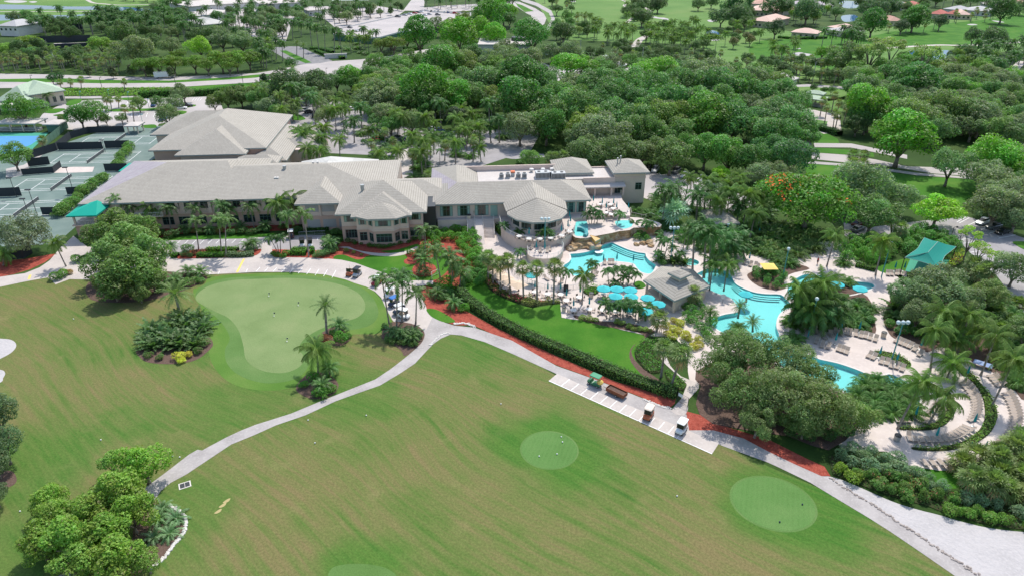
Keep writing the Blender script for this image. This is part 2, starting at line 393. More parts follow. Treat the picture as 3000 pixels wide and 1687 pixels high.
def strip(pts,w,closed=False):
    """left and right borders of a path of width w"""
    P=[Vector((p[0],p[1])) for p in pts];Lf,Rt=[],[]
    n=len(P)
    for i,p in enumerate(P):
        d=(P[(i+1) % n if closed else min(i+1,n-1)]-P[(i-1) % n if closed else max(i-1,0)]).normalized()
        q=Vector((-d.y,d.x));ww=w[i] if isinstance(w,(list,tuple)) else w
        Lf.append(tuple(p+q*ww/2));Rt.append(tuple(p-q*ww/2))
    return Lf,Rt
def ribbon(name,pts,w,z,m,kind='structure'):
    Lf,Rt=strip(pts,w)
    return sheet(name,Lf+Rt[::-1],z,m,kind=kind)
def lines(name,segs,w,z,m):
    """painted markings belonging to one surface"""
    mb=MB()
    for a,b in segs:
        d=Vector((b[0]-a[0],b[1]-a[1])).normalized();q=Vector((-d.y,d.x))*w/2
        mb.add([(a[0]-q.x,a[1]-q.y,z),(b[0]-q.x,b[1]-q.y,z),(b[0]+q.x,b[1]+q.y,z),(a[0]+q.x,a[1]+q.y,z)],[(0,1,2,3)])
    o=obj(name,mb.mesh(name,m));o['kind']='structure';return o
def inside(p,poly):
    x,y=p;c=False;n=len(poly)
    for i in range(n):
        (x1,y1),(x2,y2)=poly[i],poly[(i+1) % n]
        if (y1>y) !=(y2>y) and x<(x2-x1)*(y-y1)/(y2-y1)+x1:c=not c
    return c
cam=bpy.data.cameras.new('camera');co=link(bpy.data.objects.new('camera',cam))
co.location=(0,0,CAMH);co.rotation_euler=(R(90)-PITCH,0,0)
cam.sensor_width=36;cam.lens=24.0;cam.clip_end=6000;cam.clip_start=1
SC.camera=co
SUN_EL,SUN_AZ=R(58),R(22)
sd=Vector((math.sin(SUN_AZ)*math.cos(SUN_EL),math.cos(SUN_AZ)*math.cos(SUN_EL),math.sin(SUN_EL)))
sl=bpy.data.lights.new('sun','SUN');sl.energy=3.2;sl.angle=R(.6);sl.color=(1.,.955,.88)
so=link(bpy.data.objects.new('sun',sl));so.rotation_euler=sd.to_track_quat('Z','Y').to_euler();so.location=(0,0,300)
w=bpy.data.worlds.new('World');SC.world=w;w.use_nodes=True
sky=w.node_tree.nodes.new('ShaderNodeTexSky');sky.sky_type='NISHITA';sky.sun_disc=False
sky.sun_elevation=SUN_EL;sky.sun_rotation=SUN_AZ;sky.air_density=1.2;sky.dust_density=1.5
w.node_tree.links.new(sky.outputs[0],w.node_tree.nodes['Background'].inputs['Color'])
w.node_tree.nodes['Background'].inputs['Strength'].default_value=.15
SC.view_settings.view_transform='Standard';SC.view_settings.look='None';SC.view_settings.exposure=.45;SC.view_settings.gamma=1.
SC.cycles.max_bounces=6;SC.cycles.transparent_max_bounces=8;SC.cycles.diffuse_bounces=3;SC.cycles.glossy_bounces=2
SC.cycles.use_denoising=True
poolA=smooth(WP(22,[(-190,1050),(0,1035),(170,1000),(300,955),(430,885),(550,845),(640,830),(760,885),(950,965),(1150,1020),(1285,1040),(1300,1090),(1370,1180),(1490,1265),(24,1490,150),(24,1400,285),(24,1220,260),(24,1120,170),(24,1040,85),(24,720,42),(24,560,28),(24,430,60),(24,260,150),(24,170,285),(23,2200,420),(23,2050,470),(23,1900,455),(23,1740,350),(23,1700,270),(23,1800,200),(23,1850,130),(23,1842,60)]),3)
poolB=smooth(WP(26,[(25,0,1110),(25,180,1020),(25,300,1000),(25,450,1010),(25,600,1060),(25,700,1160),(25,760,1280),(420,235),(560,290),(700,312),(870,320),(940,385),(1010,450),(930,480),(860,530),(825,600),(820,680),(850,760),(12,110,500),(12,180,560),(12,300,640),(12,440,695),(12,520,730),(12,700,770),(12,880,830),(12,1010,880),(12,1160,900),(12,1220,880),(12,1330,920),(12,1440,1000),(12,1500,1080),(12,1525,1150),(12,1490,1210),(12,1420,1245),(12,1310,1255),(12,1200,1200),(12,1000,1130),(12,700,1030),(12,450,940),(12,200,840),(12,-100,650),(330,800),(240,750),(170,715),(95,650),(100,600),(150,570),(250,540),(392,512),(385,450),(300,352),(180,312),(80,268),(20,200),(-20,110)]),3)
poolD=smooth(WP(0,[(1983,722),(2005,700),(2040,690),(2110,705),(2185,712),(2197,724),(2150,740),(2095,748),(2050,764),(2008,763),(1985,744)]),4)
c_=W(22,2200,1210);spa=[(c_[0]+1.7*math.cos(t),c_[1]+1.7*math.sin(t)) for t in np.linspace(0,2*math.pi,24,endpoint=False)]
POOLS=[poolA,poolB,poolD,spa]
sheet('ground',[(-1500,-60),(1500,-60),(1500,3200),(-1500,3200)],0,M['rough'],POOLS)
DECKZ=.05
for nm,p,dep in (('lagoon_pool',poolA,.75),('winding_pool',poolB,.75),('upper_pool',poolD,.65),('hot_tub',spa,.6)):
    sheet('pool_floor',p,-dep,M['poolfloor'])
    mb=MB();n=len(p)
    mb.v=[(x,y,DECKZ) for x,y in p]+[(x,y,-dep) for x,y in p]
    for i in range(n):mb.f.append((i,(i+1) % n,n+(i+1) % n,n+i));mb.m.append(0)
    o=obj('pool_wall',mb.mesh('pool_wall',M['pooltile']));o['kind']='structure'
    o=sheet('pool_water',p,-.12,M['poolwater'])
    lo=[(x,y) for x,y in p]
    P=[Vector(q) for q in p];out=[]
    a=sum(p[i][0]*p[(i+1) % n][1]-p[(i+1) % n][0]*p[i][1] for i in range(n));sg=1 if a<0 else -1
    for i in range(n):
        d=(P[(i+1) % n]-P[i-1]).normalized();out.append((p[i][0]-d.y*.38*sg,p[i][1]+d.x*.38*sg))
    sheet('pool_coping',out,DECKZ+.03,M['kerb'],[p],edge=.08)
def steps(r,uv,dx,dy,n=3,wid=.62):
    P=smooth(WP(r,uv),4,False)
    for k in range(n):
        o=ribbon('pool_step',[(x+(k+.45)*wid*dx,y+(k+.45)*wid*dy) for x,y in P],wid*.98,-.24-k*.15,M['poolfloor']);e=ribbon('step_edge',[(x+(k+.95)*wid*dx,y+(k+.95)*wid*dy) for x,y in P],.12,-.235-k*.15,M['pooltile'])
steps(22,[(640,835),(760,890),(950,970),(1150,1025),(1285,1045)],-.3,-.95);steps(26,[(345,165),(420,238),(560,293),(700,315),(868,323)],-.4,-.92);steps(12,[(1220,885),(1330,925),(1430,1000)],-.45,-.89)
DK=smooth(WP(0,[(1195,610),(1228,648),(1240,700),(1285,738),(1350,758),(1410,762),(1411,798),(1480,806),(1560,828),(1640,845),(1700,850),(1730,905),(1735,960),(1800,975),(2040,1080),(2100,1110),(2140,1135),(2230,1135),(2270,1165),(2330,1178),(2400,1182),(2500,1145),(2570,1080),(2605,980),(2560,915),(2480,878),(2420,850),(2330,800),(2290,740),(2250,690),(2150,655),(2140,615),(2060,610),(1960,640),(1880,640),(1800,610),(1720,590),(1640,570),(1560,545),(1430,560),(1300,560),(1210,560)]),2)
sheet('pool_deck',DK,DECKZ,M['deck'],POOLS,edge=.06)
FW=WP(0,[(-300,705),(0,706),(100,690),(215,700),(265,706),(330,745),(400,745),(500,695),(560,689),(700,686),(850,697),(930,740),(1000,812),(1060,850),(1110,820),(1180,828),(1300,885),(1400,945),(1540,1020),(1700,1090),(1810,1115),(1950,1180),(2080,1235),(2300,1350),(2480,1452),(2760,1620),(2760,1900),(-600,1900),(-500,1000)])
sheet('fairway',FW,.012,M['fairway'])
sheet('green_surround',smooth(WP(0,[(487,740),(500,710),(560,693),(640,689),(740,687),(850,695),(920,717),(968,765),(985,815),(950,838),(880,842),(838,866),(822,895),(800,938),(740,972),(665,982),(585,965),(540,925),(525,880),(530,845),(520,800)])),.018,M['ring'])
sheet('green_collar',smooth(WP(0,[(492,745),(515,715),(570,700),(640,696),(740,693),(840,702),(905,722),(940,752),(952,790),(930,818),(880,830),(830,836),(795,860),(780,892),(778,915),(760,942),(725,958),(665,963),(605,945),(572,915),(566,880),(578,850),(560,815),(530,785)])),.024,M['collar'])
sheet('putting_green',smooth(WP(0,[(492,752),(520,722),(580,706),(650,702),(740,700),(830,710),(890,730),(915,755),(917,780),(895,800),(850,812),(800,830),(762,856),(752,880),(762,892),(760,915),(735,932),(700,938),(655,930),(620,905),(612,868),(600,830),(575,800),(535,780)])),.030,M['green'])
for u,v,a,b,t in ((1382,1132,70,46,.06),(1946,1267,108,62,.30)):
    for k,(nm,m_,z) in enumerate((('green_collar',M['collar'],.018),('putting_green',M['tee'],.024))):
        f=1.06 if k==0 else 1.
        sheet(nm,WP(0,[(u+f*(a*math.cos(q)*math.cos(t)-b*math.sin(q)*math.sin(t)),v+f*(a*math.cos(q)*math.sin(t)+b*math.sin(q)*math.cos(t))) for q in np.linspace(0,2*math.pi,48,endpoint=False)]),z,m_)
sheet('green_collar',smooth(WP(0,[(820,1490),(830,1435),(860,1420),(920,1418),(975,1430),(1000,1460),(960,1520),(870,1530)])),.018,M['collar'])
for nm,pts in (('bunker',[(-60,850),(0,851),(30,855),(41,868),(30,885),(0,902),(-60,930)]),('bunker',[(-60,925),(0,929),(13,938),(8,950),(0,962),(-60,985)])):
    sheet(nm,smooth(WP(0,pts)),.02,M['sand'])
sheet('sand_waste',smooth(WP(16,[(520,450),(700,480),(900,560),(1100,650),(1300,730),(1500,790),(1700,840),(1900,900),(2200,970),(2545,1010),(2900,1040),(3100,1700),(2600,1760),(2090,1443),(1600,1120),(1250,880),(850,620)]),3),.016,M['sand'])
PATH1=[(10,1640,420),(10,1670,550),(10,1600,630),(10,1480,730),(10,1350,830),(10,1200,930),(10,1000,1010),(10,700,1130),(10,350,1275),(10,0,1385),(13,2400,0),(13,2250,70),(13,2100,150),(13,2010,200),(13,1965,192),(13,1880,240),(13,1660,410),(13,1430,580),(13,1490,680),(13,1545,685),(13,1600,600),(13,1700,520),(13,1850,440),(13,2000,340),(13,2240,180),(13,2300,140),(13,2545,40),(10,200,1392),(10,500,1290),(10,800,1150),(10,1050,1060),(10,1250,990),(10,1450,870),(10,1600,770),(10,1720,640),(10,1790,570),(10,1860,520),(10,1960,478)]
sheet('cart_path',WP(0,PATH1),.034,M['pathc'])
PATH2=[(10,1690,480),(10,1780,300),(10,1900,360),(10,2000,390),(10,2200,410),(10,2400,480),(10,2576,540),(0,1400,920),(0,1500,955),(0,1600,995),(0,1680,1027),(0,1720,1040),(0,1800,1065),(0,1900,1110),(0,2000,1152),(16,560,470),(16,850,620),(16,1250,880),(16,1600,1120),(16,2090,1443),(16,2600,1760),(16,2330,1760),(16,1860,1449),(16,1500,1200),(16,1220,1010),(16,1000,870),(16,700,690),(16,420,520),(16,130,380),(16,0,320),(0,1820,1122),(0,1400,940),(0,1290,890),(0,1220,860),(0,1160,843),(10,1960,478),(10,1860,520)]
sheet('cart_path',WP(0,PATH2),.040,M['pathc'])
sheet('parking_pad',WP(0,[(11,370,945),(11,455,872),(11,700,985),(11,1000,1115),(11,1480,1320),(15,2055,132),(15,1988,235),(15,1720,110),(11,1480,1443),(11,1100,1275),(11,700,1095)]),.046,M['concrete'])
seg=[(W(11,580+95.5*i,930+43*i),W(11,497+96.5*i,995+44.5*i)) for i in range(0,13)]
seg.append((W(11,370,945),W(15,1988,235)))
lines('stall_lines',seg,.12,.052,M['white'])
PL=WP(0,[(5,0,1445),(5,250,1392),(5,480,1350),(5,560,1420),(5,700,1368),(5,1000,1372),(5,1300,1300),(5,1620,1285),(5,2080,1322),(5,2576,1297),(6,350,1295),(6,700,1322),(6,900,1372),(6,1000,1410),(6,1110,1443),(10,1200,50),(10,1260,110),(10,1300,200),(10,1370,330),(10,1430,400),(10,1690,480),(10,1790,320),(10,1725,240),(10,1700,170),(10,1640,80),(10,1560,0),(6,1780,1420),(6,1785,1382),(6,1570,1380),(6,1500,1372),(6,1300,1310),(6,1150,1260),(6,1000,1205),(6,860,1175),(6,735,1163),(6,760,1100),(6,820,1000),(6,700,925),(6,440,930),(6,0,950),(5,2450,962),(5,2100,968),(5,1600,985),(5,1500,1000),(5,880,1045),(5,740,935),(5,620,1040),(5,500,1180),(5,400,1250),(5,250,1310),(5,0,1345),(5,-300,1380),(5,-300,1480)])
sheet('plaza',PL,.028,M['concrete'])
for pts in ([(5,1590,990),(5,2100,969),(5,2455,963),(6,60,955),(6,60,1062),(5,2450,1080),(5,1900,1095),(5,1720,1112)],[(6,180,955),(6,440,930),(6,700,925),(6,760,1010),(6,640,1072),(6,560,1075),(6,160,1065)]):
    sheet('parking_aisle',WP(0,pts),.034,M['worn'])
seg=[(W(5,1655+80*i,985-2*i),W(5,1612+80*i,1025-2*i)) for i in range(11)]+[(W(6,475+75*i,950),W(6,465+75*i,975)) for i in range(3)]
seg+=[(W(6,440+75*i,1040),W(6,420+75*i,1075)) for i in range(3)]
lines('stall_lines',seg,.14,.042,M['white'])
seg=[(W(6,40+85*i,1250+1.0*i*i*.35),W(6,0+85*i,1292+i*i*.75)) for i in range(10)]+[(W(10,*a),W(10,*b)) for a,b in (((1225,20),(1330,-40)),((1300,160),(1420,130)),((1340,245),(1460,230)),((1375,330),(1500,335)))]
seg+=[(W(5,2120+90*i,1285),W(5,2105+90*i,1318)) for i in range(2)]+[(W(5,2490,1265),W(5,2475,1300))]
lines('stall_lines',seg,.11,.036,M['white'])
lines('yellow_lines',[(W(5,2455,1165),W(5,2385,1300)),(W(5,305,1325),W(5,290,1370))],.45,.036,M['yellow'])
sheet('mulch_bed',WP(6,[(735,1165),(800,1070),(850,1000),(900,960),(1690,940),(1900,930),(2150,930),(2260,1060),(2200,1250),(2020,1443),(1780,1395),(1785,1382),(1570,1380),(1500,1372),(1300,1310),(1150,1260),(1000,1205),(860,1175)]),.016,M['mulch'])
sheet('lawn',smooth(WP(6,[(778,1162),(800,1132),(840,1124),(900,1128),(1000,1168),(1070,1165),(1150,1128),(1350,1140),(1500,1122),(1540,1190),(1640,1180),(1760,1165),(1800,1130),(1900,1060),(1950,1230),(1880,1330),(1775,1380),(1570,1382),(1500,1370),(1300,1312),(1150,1262),(1000,1207),(860,1177)]),3),.022,M['lawn'])
sheet('lawn',smooth(WP(6,[(1255,1085),(1400,1075),(1500,1050),(1620,1015),(1640,1040),(1590,1062),(1500,1095),(1360,1108)]),3),.022,M['lawn'])
sheet('mulch_bed',smooth(WP(6,[(1570,1290),(1600,1225),(1690,1195),(1790,1225),(1815,1280),(1770,1325),(1690,1345),(1610,1330)])),.03,M['mulch'])
sheet('mulch_bed',smooth(WP(6,[(1490,1180),(1530,1160),(1600,1175),(1620,1205),(1560,1220),(1500,1210)])),.03,M['mulch'])
sheet('walkway',smooth(WP(6,[(830,1048),(930,1043),(1010,1075),(1180,1103),(1350,1108),(1500,1088),(1610,1043),(1625,1058),(1500,1120),(1350,1140),(1150,1125),(1000,1080),(900,1058)]),3),.034,M['concrete'])
sheet('mulch_bed',WP(5,[(1580,960),(1700,930),(1900,905),(2100,900),(2576,895),(6,250,880),(6,420,880),(6,430,820),(5,2100,840),(5,1560,870)]),.014,M['mulch'])
sheet('lawn',smooth(WP(5,[(1600,975),(1750,950),(2000,930),(2300,925),(2576,920),(6,170,905),(6,210,930),(6,60,950),(5,2300,965),(5,1900,970),(5,1640,985)]),3),.020,M['lawn'])
for pts in ([(1720,1130),(1820,1110),(1950,1075),(2250,1075),(2450,1085),(2576,1070),(6,55,1070),(6,20,1120),(5,2480,1150),(5,2250,1155),(5,1960,1162),(5,1800,1165)],
            [(6,165,1085),(6,200,1070),(6,560,1080),(6,640,1075),(6,780,1060),(6,820,1075),(6,740,1160),(6,580,1155),(6,350,1150),(6,180,1145)]):
    sheet('mulch_bed',smooth(WP(5,pts),3),.05,M['mulch'],edge=.05)
sheet('mulch_bed',WP(5,[(-200,1180),(0,1185),(250,1165),(560,1110),(540,1135),(450,1200),(300,1270),(130,1320),(0,1345),(-200,1370)]),.018,M['mulch'])
sheet('lawn',smooth(WP(5,[(700,1370),(800,1372),(920,1373),(930,1340),(900,1250),(1000,1200),(1400,1300),(1650,1250),(1690,1300),(1900,1320),(2080,1322),(2080,1360),(2030,1443),(1800,1480),(1400,1480),(1000,1480),(800,1400)]),2),.020,M['fairway'])
sheet('soil_bed',smooth(WP(9,[(860,30),(920,130),(1140,160),(1400,150),(1580,120),(1900,20),(5,2080,1370),(5,2000,1320),(5,1500,1290),(5,1000,1300),(5,900,1390)]),3),.030,M['soil'])
sheet('soil_bed',smooth(WP(9,[(1370,640),(1440,540),(1700,480),(2050,480),(2145,570),(2090,650),(1980,730),(1830,770),(1640,775),(1480,755),(1400,700)]),4),.030,M['soil'])
sheet('soil_bed',smooth(WP(10,[(405,1040),(430,960),(520,880),(650,860),(760,900),(830,980),(800,1060),(700,1120),(560,1125),(470,1090)]),4),.030,M['soil'])
sheet('soil_bed',smooth(WP(10,[(620,500),(680,450),(800,400),(940,480),(940,540),(860,590),(760,585),(650,560)]),4),.030,M['soil'])
sheet('soil_bed',smooth(WP(10,[(1265,470),(1290,400),(1400,350),(1600,380),(1690,450),(1685,530),(1620,610),(1500,695),(1460,640),(1350,560),(1270,520)]),4),.044,M['soil'])
sheet('mulch_bed',WP(0,[(10,1650,60),(10,1700,-10),(1120,735),(1160,775),(1250,825),(1400,895),(1550,960),(1700,1000),(1697,1015),(1683,1027),(1600,993),(1500,954),(1400,918),(1300,868),(1190,817),(10,2000,385),(10,1780,300),(10,1720,230)]),.020,M['mulch'])
sheet('lawn',smooth(WP(10,[(1715,225),(1800,225),(1900,270),(1990,330),(1995,355),(1900,358),(1800,320),(1745,280)]),3),.046,M['lawn'])
sheet('lawn',smooth(WP(0,[(1165,728),(1180,712),(1215,708),(1240,735),(1290,760),(1340,775),(1408,765),(1413,799),(1480,807),(1560,830),(1627,847),(1600,880),(1600,910),(1630,945),(1700,990),(1600,965),(1450,905),(1330,855),(1230,800),(1180,765)]),2),.058,M['lawn'])
sheet('soil_bed',smooth(WP(11,[(630,285),(850,340),(1000,350),(1250,380),(1430,440),(1420,470),(1370,500),(1250,570),(1200,650),(1240,740),(1330,830),(1430,900),(1620,1040),(1600,1090),(1400,960),(1290,870),(1200,760),(1180,670),(1220,590),(1340,505),(1250,455),(1000,410),(780,360),(640,320)]),2),.064,M['soil'])
sheet('mulch_bed',WP(15,[(1760,0),(11,1750,1250),(11,1900,1290),(11,2100,1390),(16,0,90),(16,200,190),(16,400,290),(16,560,360),(16,620,455),(16,530,455),(16,250,330),(16,0,210),(15,2300,80),(15,2000,0)]),.046,M['mulch'])
sheet('walkway',smooth(WP(11,[(1485,640),(1550,690),(1590,790),(1700,900),(1850,960),(1880,1020),(1780,1130),(1770,1230),(1720,1300),(1600,1250),(1700,1130),(1750,1000),(1740,960),(1600,830),(1510,740)]),2),.062,M['concrete'])
sheet('soil_bed',smooth(WP(12,[(230,380),(500,420),(900,420),(1080,470),(1060,300),(1000,100),(700,-40),(450,-60),(280,40),(215,330)]),3),.066,M['soil'])
sheet('soil_bed',smooth(WP(12,[(1160,330),(1180,250),(1300,60),(1700,40),(2200,300),(2600,700),(2600,1150),(2400,950),(2150,800),(1950,700),(1750,600),(1600,660),(1450,560),(1270,520),(1200,440)]),3),.066,M['soil'])
sheet('soil_bed',smooth(WP(25,[(1010,1150),(1060,1080),(1300,1000),(1900,900),(2250,1000),(1950,1080),(1800,1150),(1740,1280),(1780,1380),(1600,1430),(1300,1380),(1100,1260)]),3),.066,M['soil'])
sheet('planting_bed',smooth(WP(12,[(-200,600),(0,640),(200,860),(450,960),(700,1060),(900,1150),(1000,1250),(900,1420),(16,600,200),(16,200,60),(15,2000,-60),(11,1850,1180),(11,1900,1000),(11,1850,850)]),2),.066,M['soil'])
sheet('lawn',smooth(WP(16,[(1330,370),(1600,385),(1880,400),(1900,560),(1750,570),(1600,500),(1400,440)]),3),.020,M['lawn'])
sheet('lawn',smooth(WP(12,[(1060,650),(1180,650),(1320,690),(1440,770),(1400,820),(1290,780),(1120,720)]),3),.060,M['lawn'])
sheet('lawn',smooth(WP(8,[(1090,1260),(1200,1210),(1400,1160),(1440,1190),(1400,1290),(1340,1310),(1180,1310)]),3),.060,M['lawn'])
sheet('play_court',WP(8,[(1380,1290),(1430,1165),(1830,1175),(1780,1300),(1640,1330)]),.066,M['courtgreen'])
sheet('lawn',smooth(WP(24,[(1060,480),(1150,430),(1250,460),(1300,540),(1200,590),(1100,560)]),3),.060,M['lawn'])
sheet('boulevard',WP(1,[(-400,742),(0,745),(480,752),(1000,770),(1560,780),(1900,770),(2300,752),(2576,740),(2,250,700),(2,450,655),(2,750,620),(2,1050,602),(2,1300,572),(2,1700,502),(2,1900,470),(2,1900,530),(2,1640,600),(2,1300,680),(2,1100,715),(2,850,760),(2,780,800),(2,560,800),(2,380,785),(2,200,795),(2,0,832),(1730,882),(1000,887),(560,884),(0,890),(-400,895)]),.02,M['road'])
sheet('median',WP(1,[(-400,835),(0,828),(560,832),(1000,842),(1700,838),(2300,805),(2576,785),(2,250,752),(2,285,742),(2,0,755),(2300,782),(1700,815),(1000,808),(640,792),(260,795),(0,800),(-400,805)]),.05,M['lawn'],edge=.05)
sheet('median',WP(2,[(1160,640),(1400,598),(1640,566),(1880,520),(1880,528),(1640,580),(1400,616),(1170,656)]),.05,M['lawn'],edge=.05)
sheet('verge',WP(2,[(1280,688),(1450,655),(1640,610),(1900,560),(1900,720),(1500,760),(1250,715)]),.014,M['lawn'])
sheet('verge',WP(1,[(620,885),(1000,890),(1730,885),(2576,835),(2,200,800),(2,400,790),(2,560,800),(2,300,900),(2,0,960),(2300,960),(1900,985),(1400,990),(650,975)]),.012,M['lawn'])
sheet('entrance_drive',WP(2,[(100,480),(180,480),(330,470),(430,470),(600,545),(770,615),(640,640),(400,655)]),.03,M['asphalt'])
sheet('median',WP(2,[(240,515),(300,510),(480,590),(560,632),(500,640),(400,600)]),.06,M['lawn'],edge=.05)
sheet('walkway',WP(1,[(650,975),(1400,965),(1420,985),(900,995),(640,995)]),.03,M['pathc'])
sheet('parking_lot',WP(1,[(640,1040),(900,1008),(1300,1000),(2080,975),(2200,985),(2250,1120),(1600,1250),(1540,1345),(1000,1345),(640,1300),(360,1240),(430,1150)]),.018,M['lot'])
for pts in ([(1140,1100),(1500,1095),(1700,1060),(1940,1055),(1970,1068),(1900,1085),(1700,1110),(1150,1128)],[(1420,1270),(1470,1260),(1560,1258),(1570,1290),(1440,1290)],[(660,1050),(720,1010),(820,1000),(800,1040),(700,1068)],[(455,1130),(520,1100),(640,1095),(650,1110),(560,1142),(470,1142)],[(1740,1130),(1800,1115),(1880,1125),(1850,1150),(1760,1160)],[(540,1160),(640,1150),(640,1170),(560,1172)],[(1220,990),(1380,985),(1400,1010),(1250,1012)]):
    sheet('parking_island',smooth(WP(1,pts),3),.06,M['lawn'],edge=.05)
lines('stall_lines',[(W(1,1150+70*i,1020-i),W(1,1135+70*i,1055-i)) for i in range(8)]+[(W(1,1110+75*i,1140),W(1,1095+75*i,1180)) for i in range(7)]+[(W(1,1960+25*i,985),W(1,1935+25*i,1015)) for i in range(4)],.15,.026,M['white'])
sheet('forecourt',WP(2,[(0,1000),(250,1010),(700,960),(1000,1100),(1700,1330),(2576,1300),(3,500,700),(3,1300,700),(3,1300,760),(3,500,950),(7,150,150),(6,2576,130),(6,2240,240),(6,1600,240),(6,1560,360),(6,1390,360),(6,1400,130),(6,700,100),(6,300,20),(2,300,1250)]),.012,M['worn'])
sheet('forecourt_walk',WP(6,[(1390,365),(1400,240),(1470,60),(1520,60),(1570,240),(1580,365)]),.02,M['concrete'])
sheet('lawn',smooth(WP(2,[(350,1140),(420,1150),(500,1200),(420,1215),(360,1200)]),3),.03,M['lawn'])
sheet('service_lot',WP(3,[(140,620),(250,610),(370,660),(640,700),(900,640),(1080,620),(1350,700),(1300,760),(1000,780),(700,800),(600,960),(450,940),(330,860),(380,780)]),.02,M['lot'])
sheet('service_lot',WP(7,[(1300,320),(1340,270),(1500,320),(1700,300),(1940,370),(2200,470),(2500,600),(2300,690),(1800,630),(1400,580),(1310,545)]),.02,M['lot'])
lines('stall_lines',[(W(7,1480,300),W(7,1510,340)),(W(7,1640,380),W(7,1700,300)),(W(7,1740,400),W(7,1800,330)),(W(7,1830,420),W(7,1880,350))],.15,.03,M['white'])
sheet('drive',WP(7,[(-300,60),(0,70),(130,110),(320,110),(330,140),(150,165),(0,160),(-300,110)]),.022,M['worn'])
sheet('road',WP(8,[(440,95),(800,120),(1080,165),(1400,235),(2060,255),(2700,250),(2700,340),(2060,335),(1650,305),(1100,215),(780,195),(440,160)]),.02,M['road'])
sheet('road',WP(8,[(460,0),(840,5),(1060,50),(1400,120),(1400,160),(1060,90),(830,45),(470,42)]),.02,M['road'])
sheet('verge',WP(8,[(440,42),(780,65),(1060,98),(1070,140),(770,112),(430,92)]),.014,M['lawn'])
sheet('sidewalk',WP(8,[(380,178),(760,208),(1110,248),(1500,300),(2060,345),(2060,362),(1500,325),(1110,270),(750,230),(380,204)]),.03,M['pathc'])
sheet('lawn',WP(8,[(350,206),(755,232),(1110,275),(1500,330),(2060,370),(2300,600),(1900,640),(1400,480),(900,420),(430,400)]),.016,M['lawn'])
sheet('car_park',WP(8,[(760,800),(1000,850),(1480,790),(1990,735),(2200,800),(2500,930),(2950,1080),(2950,2100),(2576,1700),(2300,1330),(2080,1150),(1900,960),(1700,870),(1400,880),(1000,1000),(780,1020)]),.02,M['worn'])
lines('stall_lines',[(W(8,*a),W(8,*b)) for a,b in (((1900,795),(2000,740)),((1925,805),(2025,752)),((2010,830),(2080,795)),((2150,870),(2190,850)),((2225,912),(2290,885)),((2320,958),(2490,925)),((1500,850),(1560,800)),((1520,855),(1585,805)),((1545,860),(1600,815)),((1930,975),(2070,950)),((1960,1010),(2090,990)),((1990,1050),(2110,1030)),((2030,1100),(2130,1085)),((2060,1120),(2190,1135)),((12,2430,130),(12,2620,180)),((12,2440,190),(12,2640,245)),((12,2450,260),(12,2650,315)),((12,2520,330),(12,2660,365)))],.16,.03,M['white'])
sheet('parking_island',smooth(WP(8,[(2460,1000),(2520,990),(2700,1010),(2750,1100),(2600,1080),(2500,1030)]),3),.08,M['lawn'],edge=.07)
sheet('lawn',WP(4,[(270,900),(330,868),(500,860),(840,885),(880,1000),(830,1140),(640,1110),(500,1090),(470,1000)]),.016,M['farfair'])
sheet('walkway',WP(4,[(265,860),(400,850),(600,865),(860,880),(860,905),(600,890),(400,875),(300,880),(285,910),(265,910)]),.024,M['pathc'])
sheet('garden_walk',WP(4,[(380,1100),(470,1110),(560,1130),(720,1160),(740,1330),(560,1350),(440,1290),(330,1230),(200,1130),(210,1110)]),.018,M['concrete'])
sheet('bowling_green',WP(4,[(485,1205),(600,1225),(585,1285),(475,1265)]),.03,M['tee'])
sheet('lawn',WP(4,[(360,1150),(470,1140),(500,1210),(470,1290),(560,1330),(700,1400),(720,1443),(450,1443),(350,1300)]),.014,M['lawn'])
sheet('far_road',WP(3,[(-60,-40),(20,0),(120,40),(230,85),(320,140),(347,190),(325,245),(270,275),(160,250),(190,205),(195,160),(150,140),(60,80),(-60,40)]),.02,M['road'])
sheet('far_walk',WP(3,[(80,-30),(150,0),(260,35),(395,110),(432,190),(412,250),(352,308),(318,290),(380,240),(395,190),(370,135),(240,62),(110,20),(40,-20)]),.03,M['pathc'])
sheet('median',WP(3,[(35,35),(100,55),(220,115),(130,125),(60,70)]),.04,M['lawn'])
sheet('far_lot',WP(2,[(1480,110),(1580,-20),(1700,-20),(1690,80),(1900,60),(2300,40),(2300,100),(2000,120),(1700,115)]),.014,M['lot'])
sheet('hotel_forecourt',WP(2,[(-500,120),(40,80),(500,70),(1200,60),(1500,110),(1400,180),(820,300),(700,200),(400,130),(300,420),(100,430),(-200,300)]),.012,M['lot'])
sheet('far_fairway',WP(0,[(1300,-70),(1392,75),(1420,100),(1600,108),(1750,112),(1830,165),(1950,195),(2120,205),(2300,175),(2450,135),(2900,110),(2900,-70)]),.010,M['farfair'])
sheet('far_fairway',WP(0,[(-500,-70),(-500,60),(0,62),(180,55),(250,30),(400,12),(500,-10),(500,-70)]),.010,M['farfair'])
sheet('far_rough',WP(4,[(60,-60),(2900,-60),(2900,20),(2500,110),(1900,190),(1500,230),(1150,260),(900,330),(560,320),(220,320),(-200,240),(-250,-60)]),.016,M['rough'])
sheet('far_fairway',smooth(WP(4,[(-150,430),(200,395),(600,350),(1000,370),(1200,330),(1500,280),(1900,230),(2300,190),(2900,110),(2900,380),(2400,430),(1990,450),(1300,470),(1080,495),(700,620),(900,760),(860,775),(560,700),(250,620),(-150,600)]),2),.022,M['lawn'])
sheet('far_green',smooth(WP(4,[(-60,500),(100,495),(180,520),(150,560),(0,590),(-120,560)])),.02,M['green'])
sheet('far_green',smooth(WP(1,[(400,215),(560,195),(720,195),(740,250),(560,270),(420,250)])),.02,M['tee'])
